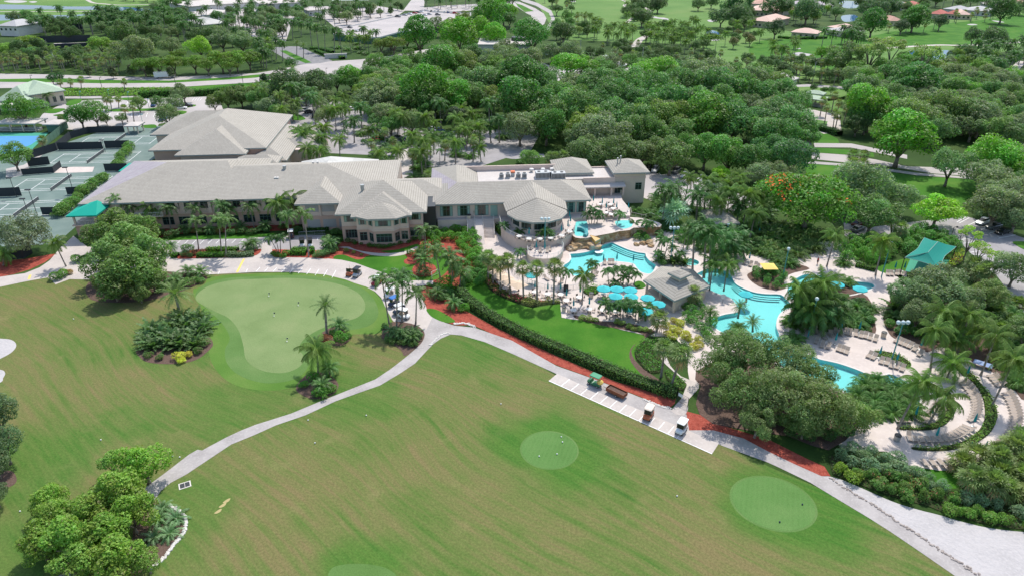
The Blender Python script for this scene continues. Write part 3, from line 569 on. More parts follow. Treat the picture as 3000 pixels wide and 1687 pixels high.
for pts in ([(3,570,18),(3,600,5),(3,635,10),(3,640,22),(3,600,26)],[(3,1400,175),(3,1440,170),(3,1480,180),(3,1530,182),(3,1575,195),(3,1560,208),(3,1500,195),(3,1420,183)],[(3,1965,207),(3,2010,202),(3,2065,207),(3,2040,222),(3,1990,224)],[(3,1998,404),(3,2040,396),(3,2090,402),(3,2070,414),(3,2020,415)],
            [(4,240,545),(4,310,530),(4,380,540),(4,460,552),(4,430,564),(4,330,565),(4,270,560)],[(4,2000,250),(4,2060,244),(4,2110,252),(4,2050,258)],[(4,2250,210),(4,2320,215),(4,2380,228),(4,2320,228)],[(4,290,490),(4,320,488),(4,330,495),(4,300,498)],
            [(1,40,15),(1,150,5),(1,270,15),(1,240,28),(1,160,34),(1,80,28)],[(1,290,22),(1,340,15),(1,375,22),(1,330,32)]):
    sheet('far_bunker',smooth(WP(1,pts),3),.03,M['sand'])
for pts,wd in (([(4,255,626),(4,400,615),(4,560,590)],3.2),([(4,1080,500),(4,1300,482),(4,1700,457),(4,1990,461),(4,2400,440),(4,2700,410)],4.2),([(3,1080,-10),(3,1160,30),(3,1130,60),(3,1190,85)],3),([(3,1340,80),(3,1380,110),(3,1395,160)],3),([(3,1220,180),(3,1150,235),(3,1100,270)],3),([(3,1380,290),(3,1440,330),(3,1380,360),(3,1290,400),(3,1230,480)],5),([(1,-300,122),(1,500,120),(1,1040,118)],3),([(1,860,-10),(1,930,30),(1,1040,42),(1,1220,55),(1,1600,45)],3.5),([(4,850,772),(4,960,780)],3),([(4,2560,620),(4,2480,700),(4,2470,720)],4),([(4,2000,880),(4,2576,840)],6)):
    ribbon('far_path',smooth(WP(1,pts),4,False),wd,.035,M['concrete'])
def lake(pts,z=.03):
    p=smooth(WP(1,pts),3)
    sheet('lake_bed',p,z-.012,M['lakebed']);o=sheet('lake_water',p,z,M['lake'])
lake([(4,1330,670),(4,1390,560),(4,1430,515),(4,1550,507),(4,1890,516),(4,1860,580),(4,1700,625),(4,1500,660)])
lake([(4,720,15),(4,900,20),(4,910,60),(4,880,85),(4,760,80)])
lake([(4,750,160),(4,880,155),(4,900,200),(4,790,225),(4,740,200)])
lake([(3,1955,318),(3,2010,308),(3,2080,330),(3,2095,352),(3,1980,352)])
lake([(1,-500,40),(1,0,48),(1,300,55),(1,700,70),(1,1100,68),(1,1500,95),(1,1500,112),(1,1100,108),(1,700,98),(1,0,98),(1,-500,95)])
lake([(1,-500,150),(1,0,152),(1,740,155),(1,1060,118),(1,1080,125),(1,800,165),(1,700,190),(1,400,205),(1,260,190),(1,0,212),(1,-500,210)])
TA=R(6.6);tx=Vector((math.cos(TA),math.sin(TA)));ty=Vector((-math.sin(TA),math.cos(TA)))
T0=Vector(W(5,278,362))
def TP(a,b):q=T0+tx*a+ty*b;return (q.x,q.y)
sheet('tennis_court',[TP(-45,-50),TP(30,-50),TP(30,16),TP(38,22),TP(38,58),TP(2,58),TP(-8,34),TP(-45,20)],.022,M['court'])
def court_lines(o,z=.03):
    P=lambda a,b:TP(o[0]+a,o[1]-b)
    L_,Wd,s=23.77,10.97,1.37
    S=[(P(0,0),P(L_,0)),(P(0,Wd),P(L_,Wd)),(P(0,0),P(0,Wd)),(P(L_,0),P(L_,Wd)),(P(0,s),P(L_,s)),(P(0,Wd-s),P(L_,Wd-s)),(P(5.485,s),P(5.485,Wd-s)),(P(L_-5.485,s),P(L_-5.485,Wd-s)),(P(5.485,Wd/2),P(L_-5.485,Wd/2))]
    lines('court_lines',S,.16,z,M['white'])
def tof(r,u,v):
    q=Vector(W(r,u,v))-T0;return (q.dot(tx),q.dot(ty))
c1=tof(5,650,108);c0=tof(1,900,1385);c3r=tof(5,843,564);c3=(c3r[0]-23.77,c3r[1])
COURTS=[c0,c1,(0.,0.),c3]
for c in COURTS:court_lines(c)
sheet('blue_court',WP(1,[(-400,1400),(0,1340),(490,1340),(330,1500),(5,250,120),(5,-200,200),(5,-500,100)]),.022,M['courtgreen'])
sheet('blue_court_middle',WP(1,[(-200,1390),(0,1375),(440,1370),(310,1460),(5,150,80),(5,-100,150)]),.03,M['blue'])
sheet('court_walk',WP(5,[(60,260),(240,220),(500,50),(560,0),(600,30),(560,70),(440,110),(330,200),(240,320),(60,360)]),.03,M['lot'])
sheet('court_terrace',WP(5,[(440,255),(740,240),(950,240),(930,290),(700,300),(440,300)]),.03,M['deck'])
REG[29]=(2480,620,4.954)
BA=R(4.8);E1=(math.cos(BA),math.sin(BA));E2=(-math.sin(BA),math.cos(BA));BO=(-31.,147.)
def BL(a,b):return (BO[0]+a*E1[0]+b*E2[0],BO[1]+a*E1[1]+b*E2[1])
def toL(p):x=p[0]-BO[0];y=p[1]-BO[1];return (x*E1[0]+y*E1[1],x*E2[0]+y*E2[1])
def roof_face(mb,pts,mi=0):
    P=[Vector(p) for p in pts]
    n=Vector((0,0,0))
    for i in range(len(P)):n+=(P[i]-P[0]).cross(P[(i+1) % len(P)]-P[0])
    n.normalize()
    if n.z<0:P=P[::-1];n=-n
    h=Vector((0,0,1)).cross(n)
    h=h.normalized() if h.length>1e-4 else Vector((1,0,0))
    s=n.cross(h)
    mb.uv[len(mb.f)]=[(p.dot(h),p.dot(s)) for p in P]
    mb.add(P,[tuple(range(len(P)))],mi)
def fascia(mb,loop,z,h=.38,mi=1):
    """eave board round the roof edge and the soffit under it"""
    n=len(loop);o=len(mb.v)
    mb.v.extend([(p[0],p[1],z) for p in loop]+[(p[0],p[1],z-h) for p in loop])
    for i in range(n):mb.f.append((o+i,o+(i+1) % n,o+n+(i+1) % n,o+n+i));mb.m.append(mi)
    mb.f.append(tuple(o+n+i for i in range(n))[::-1]);mb.m.append(mi)
RM=lambda m:[m,M['fascia'],M['roof']]
def hip(c,z,rise,ridge=None,mats=(0,0,0,0),mb=None,fas=True,gable=False):
    """c: four eave corners FL FR BR BL; ridge along the longer side unless two points are given"""
    mb=mb or MB();c=[Vector((p[0],p[1],z)) for p in c]
    if ridge:r0,r1=[Vector((p[0],p[1],z+rise)) for p in ridge]
    else:
        A=(c[1]-c[0]).length;B=(c[3]-c[0]).length
        if A>=B:
            m0=(c[0]+c[3])/2;m1=(c[1]+c[2])/2;d=(m1-m0).normalized()*(0 if gable else min(B/2,(m1-m0).length/2-.01))
        else:
            m0=(c[0]+c[1])/2;m1=(c[3]+c[2])/2;d=(m1-m0).normalized()*(0 if gable else min(A/2,(m1-m0).length/2-.01))
        r0=m0+d;r1=m1-d;r0.z=r1.z=z+rise
        if A<B:
            roof_face(mb,[c[0],c[1],r0],mats[0]);roof_face(mb,[c[1],c[2],r1,r0],mats[1]);roof_face(mb,[c[2],c[3],r1],mats[2]);roof_face(mb,[c[3],c[0],r0,r1],mats[3])
            if fas:fascia(mb,c,z)
            return mb
    roof_face(mb,[c[0],c[1],r1,r0],mats[0]);roof_face(mb,[c[1],c[2],r1],mats[1]);roof_face(mb,[c[2],c[3],r0,r1],mats[2]);roof_face(mb,[c[3],c[0],r0],mats[3])
    if fas:fascia(mb,c,z)
    return mb
def fan(loop,z,apex,mb=None,fas=True):
    mb=mb or MB();n=len(loop)
    for i in range(n):roof_face(mb,[(*loop[i],z),(*loop[(i+1) % n],z),apex])
    if fas:fascia(mb,[Vector((p[0],p[1],z)) for p in loop],z)
    return mb
WCACHE={}
def window(parent,p,ang,wd,ht,z,cols=3,rows=2,curtain=False,name='window',gm='glass'):
    """pane and its frame on a wall at p (left end), the wall running along ang"""
    k=(wd,ht,cols,rows,curtain,gm)
    if k not in WCACHE:
        mb=MB();mb.box(0,wd,-.03,.0,0,ht)
        if curtain:mb.box(.08,wd*.2,-.035,-.03,.06,ht-.06,1);mb.box(wd*.8,wd-.08,-.035,-.03,.06,ht-.06,1)
        fb=MB();t=.07
        fb.box(0,wd,-.08,0,0,t);fb.box(0,wd,-.08,0,ht-t,ht);fb.box(0,t,-.08,0,t,ht-t);fb.box(wd-t,wd,-.08,0,t,ht-t)
        for i in range(1,cols):fb.box(wd*i/cols-t/2,wd*i/cols+t/2,-.07,0,t,ht-t)
        if rows>1:fb.box(t,wd-t,-.068,0,ht*.68,ht*.68+t)
        WCACHE[k]=(mb.mesh('window',[M[gm],M['curtain']]),fb.mesh('frame',M['frame']))
    g,f=WCACHE[k]
    o=obj(name,g,parent,(p[0],p[1],z),(0,0,ang));obj('frame',f,o)
    return o
CLUB=thing('clubhouse','large tan two-storey clubhouse under pale hipped tile roofs with an octagonal dining room','building')
landmark('clubhouse centre bay',*BL(1,-4))
def bw(a0,a1,b0,b1,z0,z1,m,name='wall',mb=None):
    mb=mb or MB();mb.obox(BO,E1,a0,a1,b0,b1,z0,z1)
    return mb
def put(mb,name,m,parent=CLUB,**k):return obj(name,mb.mesh(name,m),parent,**k)
put(bw(-67,3,12.6,40,0,3.9,0),'wall',M['wall']);put(bw(-67,3,12.75,40,3.9,7.4,0),'upper_wall',M['wallup'])
put(bw(-67,3,12.5,12.6,3.75,4.05,0),'string_course',M['wallup'])
for i in range(9):put(MB().obox(BO,E1,-53.2+3.86*i-.35,-53.2+3.86*i+.35,12.3,12.75,3.9,7.4),'pilaster',M['wallup'])
for i in range(9):
    a=-51.6+3.86*i
    if a<-22:window(CLUB,BL(a,12.75),BA,2.7,1.7,5.0,3,2);window(CLUB,BL(a-1.9,12.6),BA,2.7,2.0,1.0,3,2)
put(bw(-59,-52.6,11.2,12.6,3.6,3.9,0),'balcony',M['wallup'])
mb=MB();mb.obox(BO,E1,-59,-52.6,11.2,11.3,4.75,4.85)
for i in range(17):mb.obox(BO,E1,-59+i*.4-.03,-59+i*.4+.03,11.2,11.28,3.9,4.75)
put(mb,'balustrade',M['trim'])
put(hip([BL(-71.5,11.5),BL(-33,11.5),BL(-33,45),BL(-71.5,45)],7.4,4.6,[BL(-55.7,28.3),BL(-40.5,28.3)],(0,0,0,3)),'roof',[M['roof'],M['fascia'],M['roof'],M['roofpurple']])
put(hip([BL(-46,11.5),BL(3,11.5),BL(3,40),BL(-46,40)],7.4,3.9,[BL(-38,25.5),BL(-14.7,25.5)]),'roof',RM(M['roof']))
put(bw(-19.2,-9,8.0,12.6,0,3.9,0),'wall',M['wall']);put(bw(-19.2,-9,8.15,12.75,3.9,7.4,0),'upper_wall',M['wallup'])
for i,a in enumerate((-18,-14.2,-10.4)):
    for z,b in ((.9,8.0),(4.9,8.15)):
        wd=3.1 if i<2 else 1.3
        o=put(MB().obox(BO,E1,a,a+wd,b-.05,b,z,z+2.1),'shutter',M['shutter'])
for a in (-14.75,-10.85):put(MB().obox(BO,E1,a,a+.4,7.85,8.15,3.9,7.4),'pilaster',M['wallup'])
put(hip([BL(-20.2,7),BL(-9.2,7),BL(-9.2,26),BL(-20.2,26)],7.4,2.2,[BL(-14.6,12.5),BL(-14.6,12.6)],mb=None),'roof',RM(M['roof']))
mb=MB();zr=9.9
roof_face(mb,[(*BL(-20.2,7),7.42),(*BL(-9.2,7),7.42),(*BL(-14.7,12.7),zr)]);roof_face(mb,[(*BL(-9.2,7),7.42),(*BL(-9.2,20),7.42),(*BL(-14.7,20),zr),(*BL(-14.7,12.7),zr)]);roof_face(mb,[(*BL(-20.2,20),7.42),(*BL(-20.2,7),7.42),(*BL(-14.7,12.7),zr),(*BL(-14.7,20),zr)])
put(mb,'roof',M['roof'])
put(bw(-8.6,10.2,.8,20,0,3.9,0),'wall',M['wall']);put(bw(-8.6,10.2,.95,20,3.9,7.4,0),'upper_wall',M['wallup'])
put(hip([BL(-9.7,-.4),BL(11.3,-.4),BL(11.3,20.6),BL(-9.7,20.6)],7.4,4.4,[BL(.8,10.1),BL(.82,10.1)]),'roof',RM(M['roof']))
bay1=[(-4.9,.8),(-4.9,-1.0),(-2.3,-1.0),(-1.0,-2.4),(3.6,-2.4),(4.9,-1.0),(6.9,-1.0),(6.9,.8)]
off=lambda p,d:[(x+(d if x>1 else -d)*(1 if abs(x-1)>4 else .6),y-d) for x,y in p]
mb=MB();mb.prism([BL(*p) for p in bay1],0,3.9);put(mb,'bay_wall',M['wall'])
mb=MB();mb.prism([BL(*p) for p in bay1],3.9,7.4);put(mb,'bay_upper_wall',M['wallup'])
mb=MB();mb.prism([BL(*p) for p in off(bay1,.1)],3.75,4.1);put(mb,'string_course',M['wallup'])
put(hip([BL(-5.9,-2.2),BL(7.9,-2.2),BL(7.9,11),BL(-5.9,11)],7.4,2.9,[BL(1,5),BL(1,9)]),'roof',RM(M['roof']))
mb=MB();z0,z1=7.43,9.1
lp=[BL(-4.6,-2.3),BL(-1.9,-4.0),BL(4.5,-4.0),BL(6.8,-2.3)];ap=(*BL(1.1,1.2),z1+.35)
for i in range(3):roof_face(mb,[(*lp[i],z0),(*lp[i+1],z0),ap])
roof_face(mb,[(*lp[0],z0),(*BL(-4.6,1),z0+.4),ap]);roof_face(mb,[(*lp[3],z0),(*BL(6.8,1),z0+.4),ap])
fascia(mb,[Vector((*p,z0)) for p in lp],z0-.03,.36);put(mb,'roof',RM(M['roof']))
for z,ht in ((1.0,2.1),(5.0,1.8)):
    d=-.02 if z<3 else .13
    window(CLUB,BL(-7.9,.8+(.15 if z>3 else 0)),BA,2.7,ht,z,4,2,z>3);window(CLUB,BL(7.1,.8+(.15 if z>3 else 0)),BA,2.7,ht,z,3,2,z>3)
    window(CLUB,BL(-4.4,-1.0),BA,1.7,ht,z,2,2,z>3);window(CLUB,BL(5.2,-1.0),BA,1.5,ht,z,2,2,z>3)
    window(CLUB,BL(-.5,-2.4),BA,3.6,ht,z,4,2,z>3)
    window(CLUB,BL(-2.1,-1.22),BA+math.atan2(-1.4,1.3),1.4,ht,z,2,2,z>3);window(CLUB,BL(3.8,-2.2),BA+math.atan2(1.4,1.3),1.4,ht,z,2,2,z>3)
put(bw(10.2,13.2,3.5,24,0,7.2,0),'link_wall',M['dark'])
put(hip([BL(-4,10),BL(18,10),BL(18,24),BL(-4,24)],7.3,2.0,[BL(-3,17),BL(10,17)]),'roof',RM(M['roof']))
put(bw(-23,-5,24,42,0,6.6,0),'wall',M['wallup'])
put(hip([BL(-25,24),BL(-3.4,24),BL(-3.4,42.5),BL(-25,42.5)],6.9,2.6,[BL(-16,30),BL(-16,38)]),'roof',RM(M['roofmetal']))
put(bw(12.8,50,6.5,20,0,6.9,0),'wall',M['wallup'])
put(hip([BL(11.8,5.5),BL(51,5.5),BL(51,20),BL(11.8,20)],6.9,2.9,[BL(18.5,12.6),BL(44.2,12.6)]),'roof',RM(M['roof']))
put(bw(13,24,20,33,0,6.8,0),'wall',M['wallup'])
put(hip([BL(11.8,5.45),BL(24.5,5.45),BL(24.5,33.5),BL(11.8,33.5)],6.88,2.93,[BL(18.5,12.6),BL(18.5,26.5)],(0,0,0,3)),'roof',[M['roof'],M['fascia'],M['roof'],M['roofpurple']])
for a,wd,c in ((14.2,3.0,1),(18.4,3.0,1),(22.6,3.3,1),(45.2,2.0,1),(47.6,2.2,1)):window(CLUB,BL(a,6.5),BA,wd,2.6,3.4,4,2,True)
put(MB().obox(BO,E1,26.4,28.1,6.42,6.5,3.05,5.9),'door',M['curtain'])
put(bw(24,60,20,28.5,0,7.2,0),'wall',M['wallcream']);put(bw(24,60,20.02,28.5,7.2,7.25,0),'flat_roof',M['flat'])
mb=bw(20,47,28.5,28.9,0,8.6,0);mb.obox(BO,E1,47,60,28.5,28.8,0,7.6);mb.obox(BO,E1,51.5,60,19.75,20.0,0,7.5);put(mb,'parapet',M['wallup'])
mb=bw(45.2,54.2,22.7,33,7.25,8.2,0);put(mb,'lantern_wall',M['trim'])
put(hip([BL(44.5,22),BL(54.8,22),BL(54.8,33.6),BL(44.5,33.6)],8.2,2.4,[BL(49.6,27.2),BL(49.6,28.4)]),'roof',RM(M['roof']))
put(bw(60,68.2,20.2,29,0,8.8,0),'tower_wall',M['wallcream'])
put(bw(59.9,68.3,20.05,20.2,7.0,7.3,0),'string_course',M['wallup'])
put(hip([BL(59.2,19.2),BL(69,19.2),BL(69,30),BL(59.2,30)],8.8,2.1,[BL(64.1,24),BL(64.1,25)]),'roof',RM(M['roof']))
window(CLUB,BL(61.2,20.2),BA,1.6,1.9,3.8,2,2);window(CLUB,BL(65.6,20.2),BA,1.7,1.9,3.8,2,2)
mb=MB();mb.lathe([(.16,0),(.16,1.6),(.24,1.65),(.24,2.0)],(*BL(61.3,24.0),9.4),10);mb.lathe([(.16,0),(.16,1.9),(.24,1.95),(.24,2.4)],(*BL(62.2,24.6),9.4),10);put(mb,'flue',M['steel'])
mb=MB();mb.add([(*BL(51.2,17.8),5.6),(*BL(62.5,17.8),5.6),(*BL(62.5,20.0),6.1),(*BL(51.2,20.0),6.1),(*BL(51.2,17.8),5.3),(*BL(62.5,17.8),5.3),(*BL(62.5,20.0),5.8),(*BL(51.2,20.0),5.8)],[(0,1,2,3),(7,6,5,4),(0,4,5,1),(1,5,6,2),(0,3,7,4)])
put(mb,'terrace_roof',M['flat'])
for a in (51.6,54.2,58.6,61.8):put(MB().obox(BO,E1,a,a+.45,18.1,18.5,3,5.4),'column',M['wallup'])
for a in (52.2,55.0,59.2):window(CLUB,BL(a,20.0),BA,2.4,2.2,3.1,3,2)
RC=BL(37.0,.7);RR=7.3
oc=[(RC[0]+RR*math.cos(BA+math.pi*2*(k+.5)/12),RC[1]+RR*math.sin(BA+math.pi*2*(k+.5)/12)) for k in range(12)]
mb=fan(oc,6.4,(RC[0],RC[1],9.55));put(mb,'rotunda_roof',RM(M['roof']))
mb=MB();za=9.62
roof_face(mb,[(*BL(37,.7),za),(*BL(36.9,12.6),za+.17),(*BL(29.4,6),6.75),(*BL(29.75,.7),6.45)]);roof_face(mb,[(*BL(37,.7),za),(*BL(44.3,.7),6.45),(*BL(44.6,6),6.75),(*BL(36.9,12.6),za+.17)])
put(mb,'roof',M['roof'])
ip=[(RC[0]+6.1*math.cos(BA+math.pi*2*(k+.5)/12),RC[1]+6.1*math.sin(BA+math.pi*2*(k+.5)/12)) for k in range(12)]
mb=MB();mb.prism(ip,2.6,6.3);put(mb,'rotunda_wall',M['wallup'])
for k in range(12):
    p,q=Vector(ip[k]),Vector(ip[(k+1) % 12]);md=(p+q)/2
    if toL(md)[1]>3.5:continue
    d=(q-p);an=math.atan2(d.y,d.x);s=p+d.normalized()*.35
    window(CLUB,s,an,2.45,2.0,4.1,3,2)
put(bw(-72,-66.5,7.6,12.4,3.3,3.6,0),'terrace_floor',M['wallup']);put(bw(-71.6,-67,8,12.4,0,3.3,0),'wall',M['wall'])
for a,b in ((-71.6,7.9),(-66.9,7.9),(-66.2,11.6)):put(MB().obox(BO,E1,a,a+.4,b,b+.4,3.6,6.4),'column',M['wallcream'])
mb=MB();mb.obox(BO,E1,-71.6,-66.6,7.9,7.95,4.6,4.68)
for i in range(13):mb.obox(BO,E1,-71.5+i*.4,-71.46+i*.4,7.9,7.95,3.6,4.6)
put(mb,'balustrade',M['trim'])
def awning(c,top,zt):
    mb=MB();C4=[Vector(p) for p in c];T=[Vector((*p,zt)) for p in top]
    mb.add(C4+T,[(0,1,5,4),(1,2,6,5),(2,3,7,6),(3,0,4,7)] if len(T)==4 else [(0,1,4),(1,2,4),(2,3,4),(3,0,4)])
    n=len(mb.v);mb.add([p-Vector((0,0,.3)) for p in C4]+C4,[(0,1,5,4),(1,2,6,5),(2,3,7,6),(3,0,4,7)])
    return put(mb,'awning',M['canvas'])
awning([(*BL(-72.4,6.9),6.2),(*BL(-65.6,6.9),6.2),(*BL(-64.9,12.6),6.5),(*BL(-72.0,12.6),6.5)],[BL(-66.8,11.6)],8.2)
awning([(*BL(-73,37.8),6.9),(*BL(-66,38.6),6.9),(*BL(-65,44.6),6.9),(*BL(-73,44.6),6.9)],[BL(-69.5,43.6)],7.7)
def roofthing(name,label,cat,mb,m,g=None):
    o=obj(name,mb.mesh(name,m));return tag(o,label,cat,g)
def hv(a,b,wx,wy,h,lab,fans=0):
    t=thing('rooftop_unit',lab,'air conditioner',(*BL(a,b),7.25),BA,'machines on the flat roof')
    obj('cabinet',MB().box(-wx/2,wx/2,-wy/2,wy/2,.15,h).box(-wx/2-.08,wx/2+.08,-wy/2-.08,wy/2+.08,0,.15).mesh('cabinet',M['hvac']),t)
    mb=MB()
    for k in range(int(wx/.35)):mb.box(-wx/2+.1+k*.35,-wx/2+.3+k*.35,-wy/2-.02,-wy/2+.0,.3,h-.2)
    obj('louvre',mb.mesh('louvre',M['dark']),t)
    for k in range(fans):
        obj('fan_guard',MB().lathe([(.42,0),(.42,.12),(.3,.14)],((k-(fans-1)/2)*wx/max(fans,1),0,h),14).mesh('fan_guard',M['dark']),t)
for a,b,lab,wx,wy,h,f in ((30.2,22.2,'small dark condenser nearest the weathered tile roof',1.1,1.1,1.3,1),(31.9,22.4,'small dark condenser, second from the weathered tile roof',1.1,1.1,1.3,1),(34.6,21.8,'small dark condenser, third from the weathered tile roof',1.2,1.1,1.4,1),(36.2,21.8,'small dark condenser standing nearest the big grey rooftop box',1.2,1.1,1.4,1),(40.9,21.8,'big grey box unit beside the small condensers on the flat roof',3.6,2.2,1.7,2),(47.2-1.2,22-.6,'big grey box unit in front of the pyramid roof lantern',3.6,2.0,1.7,2),(43.2,22.4,'narrow pale unit between the two big rooftop boxes',.7,.9,1.4,0),(48.3-.6,24.6,'upright pale unit by the corner of the pyramid roof lantern',1.4,1.2,1.8,1)):
    if a>44 and wx>3:a,b=44.9+.1,20.9
    hv(a,b,wx,wy,h,lab,f)
for a,lab in ((38.6,'white mushroom fan in front of the parapet, farthest from the pyramid lantern'),(41.7,'white mushroom fan in front of the parapet, middle of the three'),(44.4-.3,'white mushroom fan in front of the parapet, nearest the pyramid lantern')):
    t=thing('exhaust_fan',lab,'roof fan',(*BL(a,26.6),7.25),0,'exhaust fans along the parapet')
    obj('base',MB().lathe([(.38,0),(.38,.5)],n=12).mesh('base',M['steel']),t);obj('cap',MB().lathe([(.5,.5),(.62,.7),(.55,.95),(.2,1.05)],n=14).mesh('cap',M['trim']),t)
t=thing('exhaust_fan','orange topped vent box among the small condensers','roof fan',(*BL(33.3,23.8),7.25),BA)
obj('base',MB().box(-.5,.5,-.5,.5,0,1.).mesh('base',M['hvac']),t);obj('cap',MB().box(-.58,.58,-.58,.58,1.,1.35).mesh('cap',M['orange']),t)
for r,u,v,z,lab in ((6,290,255,10.6,'single wide grey vent pipe near the ridge of the left wing roof'),(6,1072,448,10.2,'grey vent pipe on the side slope of the centre block roof')):
    o=roofthing('vent_pipe',lab.replace('left wing','long wing'),'roof vent',MB().lathe([(.45,0),(.45,1.5),(.5,1.5),(.5,1.65)],n=14),M['steel']);o.location=(*W(r,u,v+12,z),z-.6)
for (r,u,v,z),lab in (((6,198,358,9.3),'roof vent nearest the single wide pipe, one of a close pair low on the slope'),((6,222,358,9.3),'roof vent of the low close pair, on the side of the shuttered projection'),((6,577,200,10.4),'roof vent of the ridge pair, nearer the wide pipe'),((6,622,198,10.4),'roof vent of the ridge pair, nearer the pale metal roof')):
    o=roofthing('roof_vent',lab,'roof vent',MB().lathe([(.22,0),(.22,.7),(.34,.72),(.34,1.0)],n=10),M['trim'],'small vents on the long roof');o.location=(*W(r,u,v+10,z),z-.35)
GYM=thing('gymnasium','large windowless hall behind the clubhouse under stepped grey tile hips','building')
landmark('grey-roofed gymnasium',*BL(-53,60))
put(bw(-75,-62,71,91,0,7.9,0),'wall',M['wallup'],GYM);put(bw(-69.4,-37.9,53.4,91,0,8.0,0),'wall',M['wall'],GYM);put(bw(-60.6,-43,49.8,56,0,7.4,0),'wall',M['wallup'],GYM)
put(hip([BL(-70.4,52.4),BL(-36.9,52.4),BL(-36.9,92),BL(-70.4,92)],8.2,5.4,[BL(-54.5,70.5),BL(-54.5,80)]),'roof',RM(M['roof']),GYM)
put(hip([BL(-76.4,70),BL(-45,70),BL(-45,92.5),BL(-76.4,92.5)],8.1,4.6),'roof',RM(M['roof']),GYM)
put(hip([BL(-62,48.8),BL(-42,48.8),BL(-42,75),BL(-62,75)],7.6,4.4,[BL(-52.5,60),BL(-52.5,68)]),'roof',RM(M['roof']),GYM)
put(hip([BL(-42,48),BL(-30.5,48),BL(-30.5,86),BL(-42,86)],5.6,2.4),'roof',RM(M['roof']),GYM)
put(hip([BL(-36,62),BL(-24,62),BL(-24,86.5),BL(-36,86.5)],5.4,2.2),'roof',RM(M['roof']),GYM)
put(hip([BL(-44,41.5),BL(-31.5,41.5),BL(-31.5,48.4),BL(-44,48.4)],6.8,1.6),'roof',RM(M['roof']),GYM)
put(bw(-43,-32,42.5,60,0,6.,0),'wall',M['wallup'],GYM);put(bw(-36,-25,60,86,0,5.2,0),'wall',M['wallup'],GYM)
def terrace(name,poly,z,m=None,wallm=None,z0=0.):
    mb=MB();mb.prism(poly,z0,z,0,1);o=obj(name,mb.mesh(name,[wallm or M['wallup'],m or M['deck']]));o['kind']='structure';return o
terrace('terrace',smooth(WP(21,[(700,330),(820,330),(850,420),(870,500),(980,620),(1150,715),(1350,772),(1600,798),(1850,790),(2005,768),(2150,700),(2280,620),(2330,520),(2345,420),(7,600,760),(7,760,740),(7,950,735),(7,1190,728),(7,1185,660),(7,1110,570),(7,1090,480),(7,1000,380),(7,500,450),(1500,200),(700,200)],3.),1),3.)
terrace('stair_landing',[BL(13.5,5.0),BL(28.6,5.0),BL(28.6,8),BL(13.5,8)],2.98)
terrace('lower_terrace',smooth(WP(21,[(1385,960),(1400,1050),(1500,1112),(1700,1138),(1900,1122),(2050,1040),(2105,930),(2060,850),(2000,790),(1700,770),(1450,850)],1.7),4),1.7,wallm=M['wallcream'])
terrace('slide_terrace',smooth(WP(7,[(600,770),(740,750),(950,745),(1200,745),(1330,760),(1480,800),(1490,840),(1300,850),(1225,850),(1180,875),(1080,885),(1000,905),(860,930),(740,955),(640,950),(600,900)],2.3),2),2.3,wallm=M['rock'])
for nm,pts in (('slide_pool',[(640,800),(700,785),(755,795),(765,880),(755,930),(700,935),(640,930),(620,880)]),('plunge_pool',[(1040,790),(1100,778),(1180,780),(1215,800),(1200,840),(1130,862),(1080,850),(1050,830)])):
    p=smooth(WP(7,pts,2.3),3);sheet(nm+'_floor',p,2.31,M['poolfloor']);sheet(nm+'_coping',[(RC2[0],RC2[1]) for RC2 in p],2.312,M['poolfloor']);sheet(nm+'_water',p,2.36,M['poolwater'])
def stair(a0,a1,b_top,b_bot,zt,n,label):
    t=thing('staircase',label,'stairs',(*BL(a0,b_bot),0),BA,'stairs up to the terrace')
    mb=MB();L_=b_top-b_bot
    for i in range(n):mb.box(0,a1-a0,L_*i/n,L_,zt*i/n,zt*(i+1)/n)
    obj('steps',mb.mesh('steps',M['deck']),t)
    for x in (0,a1-a0):
        mb=MB();mb.tube([(x,0,1.0),(x,L_,zt+1.0)],.04,5)
        for i in range(6):mb.tube([(x,L_*i/5,zt*i/5),(x,L_*i/5,zt*i/5+1.0)],.03,4)
        obj('handrail',mb.mesh('handrail',M['trim']),t)
stair(20.6,22.4,5.0,.8,2.95,14,'narrow flight of pale steps up to the terrace, beside the ramp');stair(24.4,27.0,5.0,.2,2.95,15,'wide flight of pale steps up to the terrace, beside the curved hedge')
mb=MB();mb.add([(*BL(22.5,5),2.95),(*BL(24.3,5),2.95),(*BL(24.5,-3.5),.05),(*BL(22.6,-3.5),.05),(*BL(22.5,5),0),(*BL(24.3,5),0)],[(0,3,2,1),(0,4,3),(1,2,5)]);o=obj('ramp',mb.mesh('ramp',M['deck']));o['kind']='structure'
sheet('terrace_walk',WP(21,[(200,600),(350,560),(540,700),(730,660),(860,780),(1150,900),(1400,960),(1400,1010),(1130,960),(900,890),(700,800),(560,760),(480,740)]),.07,M['deck'])
